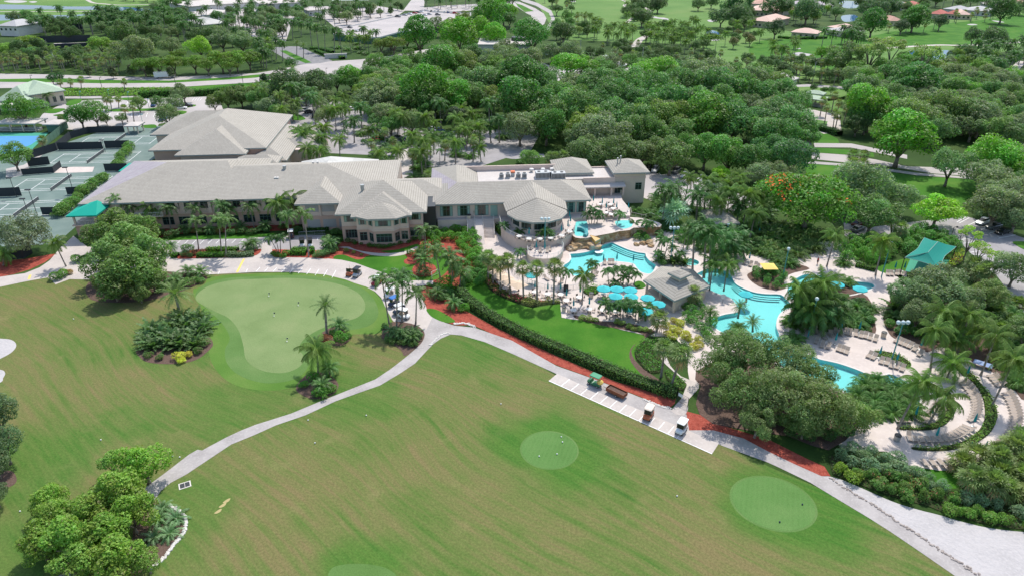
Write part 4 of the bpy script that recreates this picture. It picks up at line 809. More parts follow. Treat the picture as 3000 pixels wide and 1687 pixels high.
def railing(name,label,pts,z,m,h=1.,step=1.6,closed=False):
    """posts, two rails and thin balusters following pts at level z"""
    P=[Vector((p[0],p[1],z)) for p in pts];t=thing(name,label,'railing',P[0])
    mb=MB();q=[p-P[0] for p in P]
    mb.tube([p+Vector((0,0,h)) for p in q],.045,4);mb.tube([p+Vector((0,0,.12)) for p in q],.03,4);obj('rail',mb.mesh('rail',m),t)
    pm=MB().tube([(0,0,0),(0,0,h)],.04,4).mesh('post',m);acc=0.
    for i in range(len(q)-1):
        d=q[i+1]-q[i];L_=d.length;k=0.
        while k<L_:
            if acc<=0:c=q[i]+d*(k/L_);obj('post',pm,t,tuple(c));acc=step
            k+=.1;acc -= .1
    bb=MB();acc=0.
    for i in range(len(q)-1):
        d=q[i+1]-q[i];L_=d.length;k=0.
        while k<L_:
            if acc<=0:c=q[i]+d*(k/L_);bb.tube([c+Vector((0,0,.12)),c+Vector((0,0,h))],.014,3,cap=False);acc=.3
            k+=.1;acc -= .1
    obj('balusters',bb.mesh('balusters',m),t)
    return t
railing('railing','pale railing curving round the terrace of the octagonal dining room',smooth(WP(21,[(830,335),(855,430),(875,505),(985,622),(1155,716),(1355,773),(1600,799),(1850,791),(2005,769),(2150,702),(2280,622),(2330,522)],3.),3,False),3.,M['trim'])
railing('railing','railing round the low curved terrace above the lagoon pool',smooth(WP(21,[(1388,965),(1402,1052),(1500,1112),(1700,1138),(1900,1122),(2050,1040),(2103,930),(2058,850)],1.7),4,False),1.7,M['trim'])
railing('railing','pale railing zigzagging past the plunge pool to the silver palm',WP(22,[(990,190),(1010,290),(1250,345),(1380,300),(1490,340),(1600,390),(1760,410),(1900,410),(2030,590)],.1),.1,M['trim'])
railing('railing','railing along the terrace beside the round table deck',smooth(WP(23,[(70,260),(90,130),(130,60)],.05),3,False),.05,M['trim'])
railing('railing','railing between the beige umbrellas and the palm beds',smooth(WP(23,[(690,190),(690,380),(780,480),(900,550),(1100,650),(1300,710),(1500,740),(1700,745),(1950,715),(2200,640)],.05),3,False),.05,M['trim'])
railing('railing','handrail down the path beside the pool bar',smooth(WP(24,[(1870,960),(1960,1020),(2030,1100)],.06),3,False),.06,M['trim'])
railing('railing','short railing by the path into the mulch bed near the round palm bed',WP(6,[(1770,1375),(1770,1340),(1840,1310)],.04),.04,M['trim'],1.1)
railing('railing','grey rail in front of the shuttered bays',WP(6,[(435,930),(700,915)],.04),.04,M['steel'],.9,1.8)
PB=thing('pool_bar','open-sided pool bar under a tiled pyramid roof with a square cupola','pavilion');landmark('pool bar',*W(24,1950,500,3))
lp=WP(24,[(1250,405),(1870,818),(2575,525),(2230,190),(1600,135)],3.3);ap=W(24,1960,330,5.4)
put(fan(lp,3.3,(*ap,5.4)),'roof',RM(M['roof']),PB)
cx,cy=sum(p[0] for p in lp)/5,sum(p[1] for p in lp)/5
ins=[(cx+(p[0]-cx)*.86,cy+(p[1]-cy)*.86) for p in lp]
mb=MB();mb.prism(ins,0,.9);put(mb,'counter',M['wallcream'],PB)
mb=MB();i2=[(cx+(p[0]-cx)*.5,cy+(p[1]-cy)*.5) for p in lp];mb.prism(i2,.9,3.0);put(mb,'wall',M['dark'],PB)
mb=MB();a,b=Vector(ins[1]),Vector(ins[2]);d=(b-a).normalized();mb.obox(a,d,0,(b-a).length,0,.2,.9,3.2);put(mb,'side_wall',M['wallcream'],PB)
for p in ins+[tuple((Vector(ins[0])*.5+Vector(ins[1])*.5))]:put(MB().box(p[0]-.22,p[0]+.22,p[1]-.22,p[1]+.22,0,3.2),'column',M['wallcream'],PB)
mb=MB();mb.box(-1.,1.,-1.,1.,4.7,6.0);o=put(mb,'cupola',M['wallcream'],PB,loc=(*ap,0),rot=(0,0,R(38)))
obj('cupola_roof',hip([(-1.6,-1.6),(1.6,-1.6),(1.6,1.6),(-1.6,1.6)],6.0,.75,[(-.01,0),(.01,0)]).mesh('cupola_roof',RM(M['roof'])),o)
def shelter(name,label,cat,fl,fr,dep,z,rise,rm,wm=None,cols=True,ridge=None,wall_h=None,inset=.8):
    """pavilion or house given by its front eave corners (sheet,u,v), depth in metres"""
    A=Vector(W(*fl,z));B=Vector(W(*fr,z));d=(B-A);L_=d.length;e=d/L_;q=Vector((-e.y,e.x))
    t=thing(name,label,cat,(A.x,A.y,0),math.atan2(e.y,e.x))
    obj('roof',hip([(0,0),(L_,0),(L_,dep),(0,dep)],z,rise).mesh('roof',RM(rm)),t)
    if wm:obj('wall',MB().box(inset,L_-inset,inset,dep-inset,0,z-.2).mesh('wall',wm),t)
    elif cols:
        n=max(2,int(L_/4)+1)
        for i in range(n):
            for y in (inset,dep-inset):obj('column',MB().box(-.18,.18,-.18,.18,0,z-.2).mesh('column',M['wallcream']),t,(inset+(L_-2*inset)*i/(n-1),y,0))
    return t,L_,e
def wins(t,L_,n,z,wd=1.4,ht=1.3,inset=.8,x0=None):
    for i in range(n):window(t,(inset+(L_-2*inset)*(i+.5)/n-wd/2,inset),0,wd,ht,z,2,1)
t,L_,e=shelter('poolside_pavilion','low tiled pavilion hidden among palms behind the winding pool','pavilion',(7,2010,812),(7,2295,806),9,3.2,1.6,M['roof'])
SAIL=thing('shade_canopy','large green shade sail on steel posts over the play court','canopy');c_=W(29,1200,650,4.5);landmark('green shade canopy',*c_)
cor=[W(29,845,672,4.),W(29,1340,822,4.),W(29,1592,510,4.),W(29,1130,380,4.)]
rd=[W(29,1182,595,5.4),W(29,1330,435,5.4)]
def sagged(a,b,n,s):
    A,B=Vector(a),Vector(b);return [A.lerp(B,i/n) for i in range(n+1)]
C3=[Vector((*p,4.)) for p in cor];R3=[Vector((*p,5.4)) for p in rd];ctr=sum(C3,Vector())/4
def edge(a,b,n=8):
    o=[]
    for i in range(n+1):
        p=a.lerp(b,i/n);s=4*(i/n)*(1-i/n);p=p+(Vector((ctr.x,ctr.y,p.z))-p).normalized()*.6*s;o.append(p)
    return o
def panel(e_,top0,top1,n=8,k=5):
    mb=MB();g=[]
    for i in range(n+1):
        tp=top0.lerp(top1,i/n);g.append([e_[i].lerp(tp,j/k)-Vector((0,0,.15*math.sin(math.pi*j/k))) for j in range(k+1)])
    for i in range(n):
        for j in range(k):mb.add([g[i][j],g[i+1][j],g[i+1][j+1],g[i][j+1]],[(0,1,2,3)])
    return mb
mb=MB()
for e_,a,b in ((edge(C3[0],C3[1]),R3[0],R3[0]),(edge(C3[1],C3[2]),R3[0],R3[1]),(edge(C3[2],C3[3]),R3[1],R3[1]),(edge(C3[3],C3[0]),R3[1],R3[0])):
    q=panel(e_,a,b);mb.add(q.v,q.f)
put(mb,'canopy',M['sail'],SAIL)
mb=MB()
for i in range(4):mb.tube(edge(C3[i],C3[(i+1) % 4]),.05,4)
mb.tube([R3[0]+Vector((0,0,.02)),R3[1]+Vector((0,0,.02))],.06,4);put(mb,'hem',M['curtain'],SAIL)
for p in C3:put(MB().tube([(p.x,p.y,0),(p.x,p.y,4.05)],.09,8),'post',M['dark'],SAIL)
put(MB().tube([R3[0]-Vector((0,0,.05)),R3[0]*.5+C3[0]*.5,C3[0]],.05,5),'rafter',M['dark'],SAIL)
G_='houses along the far fairways'
t,L_,e=shelter('tennis_clubhouse','low pro shop with pale green tile roof and two dormers beside the blue court','building',(31,-60,215),(31,300,215),24,4.2,4.6,M['roofgreen'],M['wallwhite']);wins(t,L_,5,1.2)
landmark('pro shop with green roof',*W(31,300,200))
for x in (.35,.75):
    o=obj('dormer',MB().box(L_*x-1.1,L_*x+1.1,4,9,4.4,6.1).mesh('dormer',M['wallwhite']),t);obj('dormer_roof',hip([(L_*x-1.7,3.4),(L_*x+1.7,3.4),(L_*x+1.7,12),(L_*x-1.7,12)],6.1,1.0).mesh('dormer_roof',RM(M['roofgreen'])),o)
    window(o,(L_*x-.8,4),0,1.6,1.1,4.7,2,1)
obj('porch_roof',MB().box(-1,L_*.7,-4,0,3.2,3.45).mesh('porch_roof',M['flat']),t)
t,L_,e=shelter('tennis_annexe','cream annexe with green hipped roof joined to the road side of the pro shop','building',(31,285,158),(31,735,95),20,5.6,3.4,M['roofgreen'],M['wallcream']);wins(t,L_,5,1.4,1.2,2.2)
t,L_,e=shelter('spectator_stand','white flat shade roof over the spectator seats beside the blue court','shelter',(31,-80,470),(31,385,470),8,3.1,.35,M['flat']);obj('seating',MB().box(0,L_,1,2.2,0,.5).box(0,L_,2.2,3.4,0,1.).mesh('seating',M['steel']),t)
t,L_,e=shelter('spectator_shelter','small white shelter with hedge at the end of the walk to the courts','shelter',(31,470,480),(31,655,480),7,3.,.5,M['flat'],M['greenwall'])
t,L_,e=shelter('court_shelter','small white gazebo shelter by the top tennis court and parking bays','shelter',(32,160,270),(32,320,268),6,3.0,.5,M['flat'])
t,L_,e=shelter('utility_building','pale flat-roofed utility block behind the round dark tree by the boulevard','building',(2,2230,460),(3,200,462),22,5.,.3,M['flat'],M['wallwhite'],inset=.1)
landmark('pale flat-roofed utility block',*W(2,2400,480))
obj('parapet',MB().box(0,L_,0,.4,5.,5.6).box(0,L_,21.6,22,5.,5.6).box(0,.4,.4,21.6,5.,5.6).mesh('parapet',M['wallwhite']),t);obj('low_wall',MB().box(-14,-1,-5,-4,0,1.4).mesh('low_wall',M['wallwhite']),t)
o=tag(obj('storage_tank',MB().lathe([(4.5,0),(4.5,7.),(4.2,7.2),(0.1,7.5)],n=28).mesh('storage_tank',M['dark'])),'round dark storage tank beside the utility block','tank');o.location=(*W(3,70,500),0)
t,L_,e=shelter('long_shed','long white wall with roof edge behind the trees near the storage tank','shed',(3,310,495),(3,465,505),6,3.4,.3,M['flat'],M['wallwhite'])
t,L_,e=shelter('maintenance_shed','white pitched maintenance shed among trees before the lawn pavilion','shed',(4,-60,800),(4,200,835),14,4.,2.6,M['flat'],M['wallwhite'])
t,L_,e=shelter('lawn_pavilion','long open pavilion with pale green roof beside the bowling lawn','pavilion',(4,330,985),(4,560,1015),8,3.,.8,M['roofgreen']);landmark('lawn pavilion',*W(4,440,1040))
obj('raised_roof',hip([(0,6),(L_*.8,6),(L_*.8,11),(0,11)],4.0,1.).mesh('raised_roof',RM(M['roofgreen'])),t);obj('floor',MB().box(.5,L_-.5,.5,7.5,.02,.2).mesh('floor',M['concrete']),t)
t,L_,e=shelter('small_kiosk','small flat grey roof between the fan palms beside the boulevard','kiosk',(8,200,-5),(8,440,10),6,2.8,.4,M['flat'],M['wallcream'])
for lab,fl,fr,dep,z,rise,rm,wm,n in (
    ('grey two-storey house beside the lake strip and dark windscreens',(1,-40,262),(1,165,268),22,6.5,3.,'roofgrey','wallwhite',4),
    ('pale hotel wing with a low hip roof on columns among tall palms',(1,2040,255),(1,2310,230),30,5.5,3.,'roofmetal',None,0),
    ('flat pale hotel roof nearest the tall palms at the top of the drive',(1,1740,150),(1,2010,165),40,5.,.6,'flat','wallwhite',4),
    ('hotel entrance canopy with green edge on square columns',(2,760,10),(2,1130,5),24,6.5,2.0,'roofgreen',None,0),
    ('long white hotel block with flat roof at the end of the drive',(2,40,45),(2,495,25),40,9,.8,'flat','wallwhite',8),
    ('wide white hotel service roof beside the lake path',(1,1900,70),(1,2600,20),50,5,.6,'flat','wallwhite',5),
    ('low white hotel annexe on the garden side of the car deck',(2,520,110),(2,700,100),18,4.2,.5,'flat','wallwhite',4),
    ('peach house with screened porch nearest the fairway bunker',(4,225,325),(4,495,345),14,3.4,2.4,'roofsalmon','wallcream',4),
    ('cream ranch house with pale roof beside the big fairway oak',(4,570,295),(4,780,330),18,3.4,2.2,'roofgrey','wallcream',4),
    ('pale salmon gabled house joined to the cream ranch house',(4,760,300),(4,960,290),16,3.8,2.6,'roofsalmon','wallwhite',3),
    ('big peach villa with stepped roofs at the edge of the far fairway',(3,2385,205),(3,2610,225),34,4.5,3.,'roofsalmon','wallcream',5),
    ('peach villa behind the dark clump of fairway trees',(3,2400,105),(3,2640,115),34,4.5,3.,'roofsalmon','wallcream',5),
    ('brown-roofed villa farthest up beside the tall palms',(3,2400,40),(4,70,50),34,4.5,3.,'roofpink','wallcream',5),
    ('salmon house half hidden by the dark fairway tree',(4,0,95),(4,110,110),22,4.,3.,'roofpink','wallcream',3),
    ('long brown-roofed house across the inlet from the peach villas',(4,270,45),(4,580,55),28,4.,3.,'roofpurple','wallcream',6),
    ('grey house with white walls beside the far inlet',(4,1085,45),(4,1230,60),26,4.,3.,'roofgrey','wallwhite',4),
    ('red-roofed house in the far row beyond the big oak',(4,1330,60),(4,1560,70),26,4.,2.8,'roofred','wallwhite',5),
    ('red-roofed ranch beside the dark round fairway tree',(4,1610,140),(4,1750,150),20,3.6,2.4,'roofred','wallcream',3),
    ('long red-roofed ranch joined behind the dark round tree',(4,1770,140),(4,1890,150),20,3.6,2.4,'roofred','wallcream',3),
    ('tan-roofed house between the red ranch and the grey pair',(4,1900,150),(4,2060,155),22,3.6,2.6,'roofsalmon','wallcream',3),
    ('grey house with shallow roof behind the red ranches',(4,1760,90),(4,1920,105),20,4.,2.4,'roofgrey','wallwhite',3),
    ('grey-blue house beside the tan-roofed house',(4,1980,105),(4,2260,120),24,4.,2.6,'roofgrey','wallwhite',5),
    ('pale house with white roof farthest along the far row',(4,2210,55),(4,2400,60),24,4.,2.4,'flat','wallwhite',3),
    ('pink house at the end of the far row',(4,2330,25),(4,2560,40),24,4.,2.8,'roofpink','wallcream',4),
    ('red-brown house beside the oaks below the far row',(4,1225,215),(4,1370,215),22,3.6,2.6,'roofpink','wallcream',3),
    ('white boathouse at the far inlet',(4,550,65),(4,635,70),12,3.,1.8,'flat','wallwhite',2)):
    t,L_,e=shelter('house' if 'hotel' not in lab else 'hotel_building',lab,'house' if 'hotel' not in lab else 'building',fl,fr,dep,z,rise,M[rm],M[wm] if wm else None)
    if n:wins(t,L_,n,1. if z<6 else 3.6)
    t['group']=G_ if 'hotel' not in lab else 'hotel buildings beyond the boulevard'
landmark('hotel entrance canopy',*W(2,950,20));landmark('peach house with screened porch',*W(4,360,350));landmark('big peach villa',*W(3,2480,220))
landmark('cream ranch house',*W(4,680,320));landmark('long white hotel block',*W(2,260,50));landmark('grey two-storey lake house',*W(1,80,330));landmark('pale hotel wing',*W(1,2180,270))
DKP=WP(2,[(780,355),(830,300),(1100,240),(1380,180),(1700,112),(1780,128),(2160,138),(2160,205),(1890,275),(1440,335),(1240,388),(1130,392),(950,368)],3.2)
PD=thing('car_deck','pale open-topped car deck with green walls and rows of parked cars','car park');landmark('car deck',*W(2,1300,300))
mb=MB();mb.prism(DKP,0,3.2,0,1);put(mb,'deck',[M['greenwall'],M['lot']],PD)
mb=MB()
for i in range(len(DKP)):
    a,b=Vector(DKP[i]),Vector(DKP[(i+1) % len(DKP)]);d=(b-a).normalized();mb.obox(a,d,0,(b-a).length,0,.25,3.2,4.0)
put(mb,'parapet',M['wallwhite'],PD)
REG[30]=(1000,740,8.573)
def unit(v):return v/np.maximum(np.linalg.norm(v,axis=-1,keepdims=True),1e-9)
def quads(pos,nrm,l,wd,rs,fold=0.):
    n=len(pos);t=rs.normal(size=(n,3));t=unit(t-(t*nrm).sum(1,keepdims=True)*nrm);b=np.cross(nrm,t)
    l=l[:,None]/2;wd=wd[:,None]/2
    return np.stack([pos-t*l-b*wd*.6,pos-t*l*.1+b*wd,pos+t*l+b*wd*.3,pos+t*l*.2-b*wd],1)
def crown(name,seed,nl=40,nleaf=3200,leaf=.10,flat=.75,lr=.30,upbias=.35,shell=.72,layered=False,flowers=0,sparse=0.,m=None,kind_big=False):
    """a crown of unit radius: many leaf sprays on a cloud of clumps of uneven size, open between them"""
    rs=np.random.RandomState(seed)
    d=unit(rs.normal(size=(nl*3,3)));d=d[d[:,2]>-.55][:nl]
    rad=shell*(.45+.6*rs.rand(len(d)) ** .6)
    c=d*rad[:,None]*np.array([1,1,flat]);r=lr*(.5+1.0*rs.rand(len(d)) ** 1.4)
    ext=1+.20*np.sin(2*np.arctan2(c[:,1],c[:,0])+1.7*seed)*.6+.18*np.sin(3*np.arctan2(c[:,1],c[:,0])+seed)+.1*np.sin(5*np.arctan2(c[:,1],c[:,0])+2*seed);c[:,:2]*=ext[:,None]
    w_=r ** 2;idx=rs.choice(len(c),nleaf,p=w_/w_.sum())
    dd=unit(rs.normal(size=(nleaf,3))+np.array([0,0,upbias]));
    k=r[idx]*(.72+.36*rs.rand(nleaf))
    zs=.55 if layered else .85
    p=c[idx]+dd*k[:,None]*np.array([1.15 if layered else 1,1.15 if layered else 1,zs])
    keep=np.ones(nleaf,bool)
    for j in range(len(c)):
        q=(p-c[j])/(r[j]*.62);keep&=~(((q ** 2).sum(1)<1) & (idx !=j))
    if sparse:keep&=rs.rand(nleaf)>sparse
    p,dd,idx=p[keep],dd[keep],idx[keep]
    nrm=unit(dd*.6+np.array([0,0,.45])+rs.normal(size=p.shape)*.45)
    n=len(p);l=leaf*(.7+.8*rs.rand(n));V=quads(p,nrm,l,l*.62,rs)
    lobev=rs.rand(len(c));lv=np.stack([np.clip(.5*lobev[idx]+.6*rs.rand(n)-.05,0,1),np.clip(lobev[idx]*.5+.5*rs.rand(n),0,1),(rs.rand(n)<.015)*.6],1)
    mi=None;mats=[m or LEAF]
    if flowers:
        top=np.where((nrm[:,2]>.2) & (p[:,2]>.12))[0];cl=rs.choice(len(c),max(3,flowers),replace=False)
        sel=top[np.isin(idx[top],cl)];sel=sel[rs.rand(len(sel))<(.5 if kind_big else .22)];mi=np.zeros(n,int);mi[sel]=1;ce=V[sel].mean(1,keepdims=True);V[sel]=ce+(V[sel]-ce)*(.8 if kind_big else .62);mats=[LEAF,FLOWERRED]
    return quadmesh(name,V,mats,lv,mi)
FLOWERRED=mat('poinciana_bloom',(.72,.16,.03),.7,.2);FLOWERPINK=mat('pink_bloom',(.62,.10,.14),.7,.2)
CROWN={
    'oak':[crown('crown',10+i,52,10500,.062,.70,.255,shell=.75) for i in range(5)],
    'ficus':[crown('crown',20+i,44,10500,.066,.80,.30,.5,.70) for i in range(4)],
    'layer':[crown('crown',30+i,34,7500,.068,.48,.29,.6,.76,layered=True) for i in range(2)],
    'magnolia':[crown('crown',40+i,46,7200,.082,.82,.26,.3,.74) for i in range(3)],
    'bigoak':[crown('crown',45+i,84,16000,.050,.72,.215,.3,.79) for i in range(2)],
    'bloom':[crown('crown',50,50,12000,.055,.55,.26,.6,.76,layered=True,flowers=17,kind_big=True)],
    'pine':[crown('crown',60+i,16,1700,.095,.55,.26,.4,.80,layered=True) for i in range(2)],
    'cypress':[crown('crown',65,22,1800,.22,1.9,.42,.5,.62)],
    'shrub':[crown('foliage',70+i,18,1700,.15,.72,.45,.7,.58) for i in range(3)],
    'fine':[crown('foliage',75+i,22,2000,.12,.75,.36,.7,.62) for i in range(2)],
    'flower':[crown('foliage',80+i,16,1600,.14,.70,.40,.7,.60,flowers=4) for i in range(2)]}
for me in CROWN['flower']:me.materials[1]=FLOWERPINK
def trunkmesh(seed,limbs=5,low=.35):
    """unit height, unit crown radius: a bole forking into limbs that reach into the crown"""
    rs=random.Random(seed);mb=MB()
    mb.tube([(0,0,-.02),(.01,0,low*.5),(0,.01,low)],[.085,.06,.055],7)
    for i in range(limbs):
        a=2*math.pi*(i+rs.random()*.6)/limbs;q=.35+.3*rs.random();h=.8+.45*rs.random()
        p0=(0,0,low*.92);p1=(math.cos(a)*q*.45,math.sin(a)*q*.45,low+(h-low)*.5);p2=(math.cos(a)*q,math.sin(a)*q,h)
        mb.tube([p0,p1,p2],[.045,.03,.010],5)
    return mb.mesh('trunk',BARK,True)
TRUNK=[trunkmesh(i,4+i) for i in range(3)]
def frond_crown(name,seed,n=17,L=3.,elev=(70,-35),droop=1.5,nlf=15,ll=.62,lw=.13,ldroop=.5,plume=.0,dead=0,spear=True):
    rs=np.random.RandomState(seed);Q,C=[],[]
    for i in range(n):
        az=i*2.39996+rs.rand()*.4;f=(i+.5)/n;el=R(elev[0]+(elev[1]-elev[0])*f ** .9+rs.uniform(-7,7));Lf=L*(.85+.3*rs.rand())*(.8 if f<.12 else 1)
        isdead=1. if i>=n-dead else 0.
        h=np.array([math.cos(az),math.sin(az),0]);side=np.array([-math.sin(az),math.cos(az),0]);p=np.zeros(3)+h*.1;S=9;P=[p.copy()];T=[]
        for s in range(S):
            e=el-droop*((s+.5)/S) ** 1.4;d=h*math.cos(e)+np.array([0,0,math.sin(e)]);p=p+d*Lf/S;P.append(p.copy());T.append(d)
        P=np.array(P);fv=rs.rand()
        for s in range(S):
            wv=side*(.055*(1-s/S)+.012);Q.append([P[s]-wv,P[s]+wv,P[s+1]+wv*.8,P[s+1]-wv*.8]);C.append([.95,.75,isdead])
        for k in range(nlf):
            t=.13+.87*k/(nlf-1);x=t*S;s=min(int(x),S-1);q=P[s]+(P[s+1]-P[s])*(x-s);d=T[s];up=np.cross(d,side)
            ln=ll*(.45+.55*math.sin(math.pi*min(1,.15+t*.85)) ** .6)*(.9+.2*rs.rand())
            for sg in (-1,1):
                dr=side*sg*.82+d*.5+up*rs.uniform(-.1,.3)*(1-ldroop)+up*plume*rs.uniform(-1,1)-np.array([0,0,ldroop])*rs.uniform(.6,1.1);dr /= np.linalg.norm(dr)
                tip=q+dr*ln-np.array([0,0,.22*ln*ldroop]);b=d*lw/2
                Q.append([q-b,q+b,tip+b*.25,tip-b*.35]);C.append([min(1,max(0,.25+.5*fv+rs.uniform(-.2,.2))),min(1,.3+.4*fv+.2*rs.rand()),isdead])
    return quadmesh(name,np.array(Q),FROND,np.array(C))
def fan_crown(name,seed,n=34,pet=.9,bl=.85,lw=.13,elev=(85,-55),nb=9,deadfrac=.18,spread=100):
    rs=np.random.RandomState(seed);Q,C=[],[]
    for i in range(n):
        az=i*2.39996+rs.rand()*.5;f=(i+.5)/n;el=R(elev[0]+(elev[1]-elev[0])*f ** .85+rs.uniform(-8,8));dead=1. if f>1-deadfrac else 0.
        h=np.array([math.cos(az),math.sin(az),0]);side=np.array([-math.sin(az),math.cos(az),0]);d=h*math.cos(el)+np.array([0,0,math.sin(el)]);c=d*pet*(.85+.3*rs.rand());up=np.cross(d,side)
        Q.append([-side*.02,side*.02,c+side*.02,c-side*.02]);C.append([.8,.7,dead]);fv=rs.rand()
        for k in range(nb):
            a=R(-spread+2*spread*k/(nb-1));dr=d*math.cos(a)+side*math.sin(a);dr=unit(dr+up*.25*abs(math.sin(a)));l=bl*(.75+.25*math.cos(a*.8))*(.9+.2*rs.rand())
            b=np.cross(dr,up);b=b/np.linalg.norm(b)*lw/2;mid=c+dr*l*.62;tip=mid+dr*l*.38-np.array([0,0,.3*l*rs.uniform(.5,1.2)]);v=min(1,max(0,.2+.55*fv+rs.uniform(-.2,.25)))
            Q.append([c-b*.4,c+b*.4,mid+b,mid-b]);C.append([v,.4+.3*fv,dead]);Q.append([mid-b,mid+b,tip+b*.15,tip-b*.15]);C.append([min(1,v+.1),.4+.3*fv,dead])
    return quadmesh(name,np.array(Q),FROND,np.array(C))
PALM={
    'coconut_palm':[frond_crown('crown',100+i,22,3.6,(75,-42),1.35,17,.85,.19,.75) for i in range(3)],
    'royal_palm':[frond_crown('crown',110+i,21,3.7,(78,-38),1.55,18,.85,.23,.55,.5) for i in range(3)],
    'foxtail_palm':[frond_crown('crown',120+i,13,2.8,(72,-20),1.7,17,.60,.19,.45,.55) for i in range(3)],
    'date_palm':[frond_crown('crown',130+i,30,2.4,(78,-35),.85,15,.40,.10,.2,.25) for i in range(2)],
    'pygmy_date_palm':[frond_crown('crown',140+i,26,1.5,(80,-25),1.45,12,.30,.10,.3,.2) for i in range(2)],
    'christmas_palm':[frond_crown('crown',145+i,12,1.7,(72,-5),1.9,13,.46,.15,.5,.1) for i in range(3)],
    'cabbage_palm':[fan_crown('crown',150+i,36,.95,.95,.16) for i in range(3)],
    'silver_palm':[fan_crown('crown',160,30,1.5,1.6,.26,(80,-20),11,.0,120)],
    'areca_palm':[frond_crown('foliage',170+i,26,2.3,(86,22),1.75,12,.50,.16,.55,.1) for i in range(3)],
    'fan_palm_shrub':[fan_crown('foliage',180+i,30,.9,.8,.17,(88,-5),9,.1) for i in range(2)],
    'bird_of_paradise':[frond_crown('foliage',190+i,22,2.4,(88,20),.9,6,.40,.55,.2,.0) for i in range(2)]}
def palmtrunk(seed,bow,r0,r1,shaft=False):
    mb=MB();rs=random.Random(seed);a=rs.random()*6.28
    pts=[];rad=[]
    for i in range(8):
        t=i/7;o=bow*math.sin(math.pi*t);pts.append((math.cos(a)*o,math.sin(a)*o,t-.01));rad.append((r0+(r1-r0)*t)*(1.35 if i==0 else 1))
    mb.tube(pts[:7] if shaft else pts,rad[:7] if shaft else rad,7,0)
    if shaft:mb.tube(pts[6:],[r1*1.25,r1*.8],7,1)
    return mb.mesh('trunk',[PALMBARK,CROWNSHAFT],True)
PTR={'coconut_palm':[palmtrunk(i,.045,.17,.11) for i in range(3)],'royal_palm':[palmtrunk(5+i,.004,.24,.17,True) for i in range(2)],'foxtail_palm':[palmtrunk(8+i,.012,.15,.09,True) for i in range(2)],
       'date_palm':[palmtrunk(11,.01,.22,.2)],'pygmy_date_palm':[palmtrunk(12,.02,.1,.08)],'christmas_palm':[palmtrunk(13+i,.03,.1,.06,True) for i in range(2)],'cabbage_palm':[palmtrunk(16+i,.012,.19,.17) for i in range(2)],
       'silver_palm':[palmtrunk(18,.01,.24,.22)]}
PCOL={'coconut_palm':(.080,.118,.030),'royal_palm':(.046,.088,.030),'foxtail_palm':(.066,.105,.040),'date_palm':(.076,.108,.040),'pygmy_date_palm':(.060,.105,.038),'christmas_palm':(.040,.086,.026),'cabbage_palm':(.105,.135,.060),
        'silver_palm':(.27,.36,.33),'areca_palm':(.055,.100,.028),'fan_palm_shrub':(.09,.125,.048),'bird_of_paradise':(.060,.098,.040)}
PHGT={'coconut_palm':8.,'royal_palm':9.5,'foxtail_palm':6.5,'date_palm':6.,'pygmy_date_palm':1.8,'christmas_palm':4.2,'cabbage_palm':5.5,'silver_palm':4.5,'areca_palm':0,'fan_palm_shrub':0,'bird_of_paradise':0}
PGRP={k:k.replace('_',' ')+'s around the club' for k in PCOL}
rr=random.Random(11)
PLANTED=[]
def jitter(c,a=.14):
    k=1+rr.uniform(-a,a);return (c[0]*k*(1+rr.uniform(-.06,.1)),c[1]*k,c[2]*k*(1+rr.uniform(-.1,.1)))
def hwords(h):return 'very tall' if h>10.5 else 'tall' if h>8 else 'mid-height' if h>5.2 else 'short'
def palm(kind,base,h,lean=(0,0),s=1.,tint=None):
    o=thing(kind,None,None,(base[0],base[1],0),rr.random()*6.28)
    lx,ly=lean;L_=math.hypot(lx,ly);ang=min(.5,math.atan2(L_,h)) if h>0 else 0.
    if ang>.03:
        o.rotation_euler=Matrix.Rotation(ang,3,Vector((-ly/L_,lx/L_,0))).to_euler()
    hh=math.hypot(h,L_) if h>0 else 0
    if kind in PTR and h>.1:obj('trunk',rr.choice(PTR[kind]),o,(0,0,0),(0,0,rr.random()*6.28),(1.0*s ** .5,1.0*s ** .5,hh))
    c=obj('crown' if h>.1 else 'foliage',rr.choice(PALM[kind]),o,(0,0,hh),(0,0,rr.random()*6.28),(s*rr.uniform(.92,1.1),)*3,jitter(tint or PCOL[kind]))
    lk=(hwords(h)+' ' if kind in PTR and h>3 else '')+('leaning ' if ang>.16 else '')
    if not lk:lk='low ' if s<.9 else 'full '
    auto(o,lk.strip(),kind.replace('_',' '),'palm' if 'palm' in kind else 'plant',PGRP[kind]);PLANTED.append((base[0],base[1],1.6*s))
    return o
def depth(x,y,z):return y*ct-(z-CAMH)*st
def palms(kind,r,txt,s=1.,tint=None):
    """u,v crown;  u,v,h  or  u,v,bu,bv[,sheet of the base]"""
    for it in txt.split():
        q=[float(x) for x in it.split(',')]
        if len(q)>=4:
            b=W(int(q[4]) if len(q)>4 else r,q[2],q[3],0.);x,z=AtY(r,q[0],q[1],b[1])
            if z<1.2:z=PHGT[kind] or 1.
            palm(kind,b,max(1.2,z-.35),((x-b[0]),0.) if abs(x-b[0])<.45*z else (0,0),s,tint)
        else:
            h=q[2] if len(q)>2 else PHGT[kind]*rr.uniform(.9,1.12)
            palm(kind,W(r,q[0],q[1],h if h>.1 else .8),h,(rr.uniform(-.4,.4),rr.uniform(-.3,.3)) if h>4 else (0,0),s,tint)
TCOL={'oak':(.105,.140,.075),'bigoak':(.110,.150,.065),'ficus':(.058,.140,.026),'layer':(.085,.135,.025),'magnolia':(.125,.175,.050),'bloom':(.075,.170,.025),'pine':(.14,.20,.06),'cypress':(.04,.075,.03)}
TNAME={'oak':'oak_tree','bigoak':'oak_tree','ficus':'ficus_tree','layer':'spreading_tree','magnolia':'broadleaf_tree','bloom':'poinciana_tree','pine':'pine_tree','cypress':'conical_tree'}
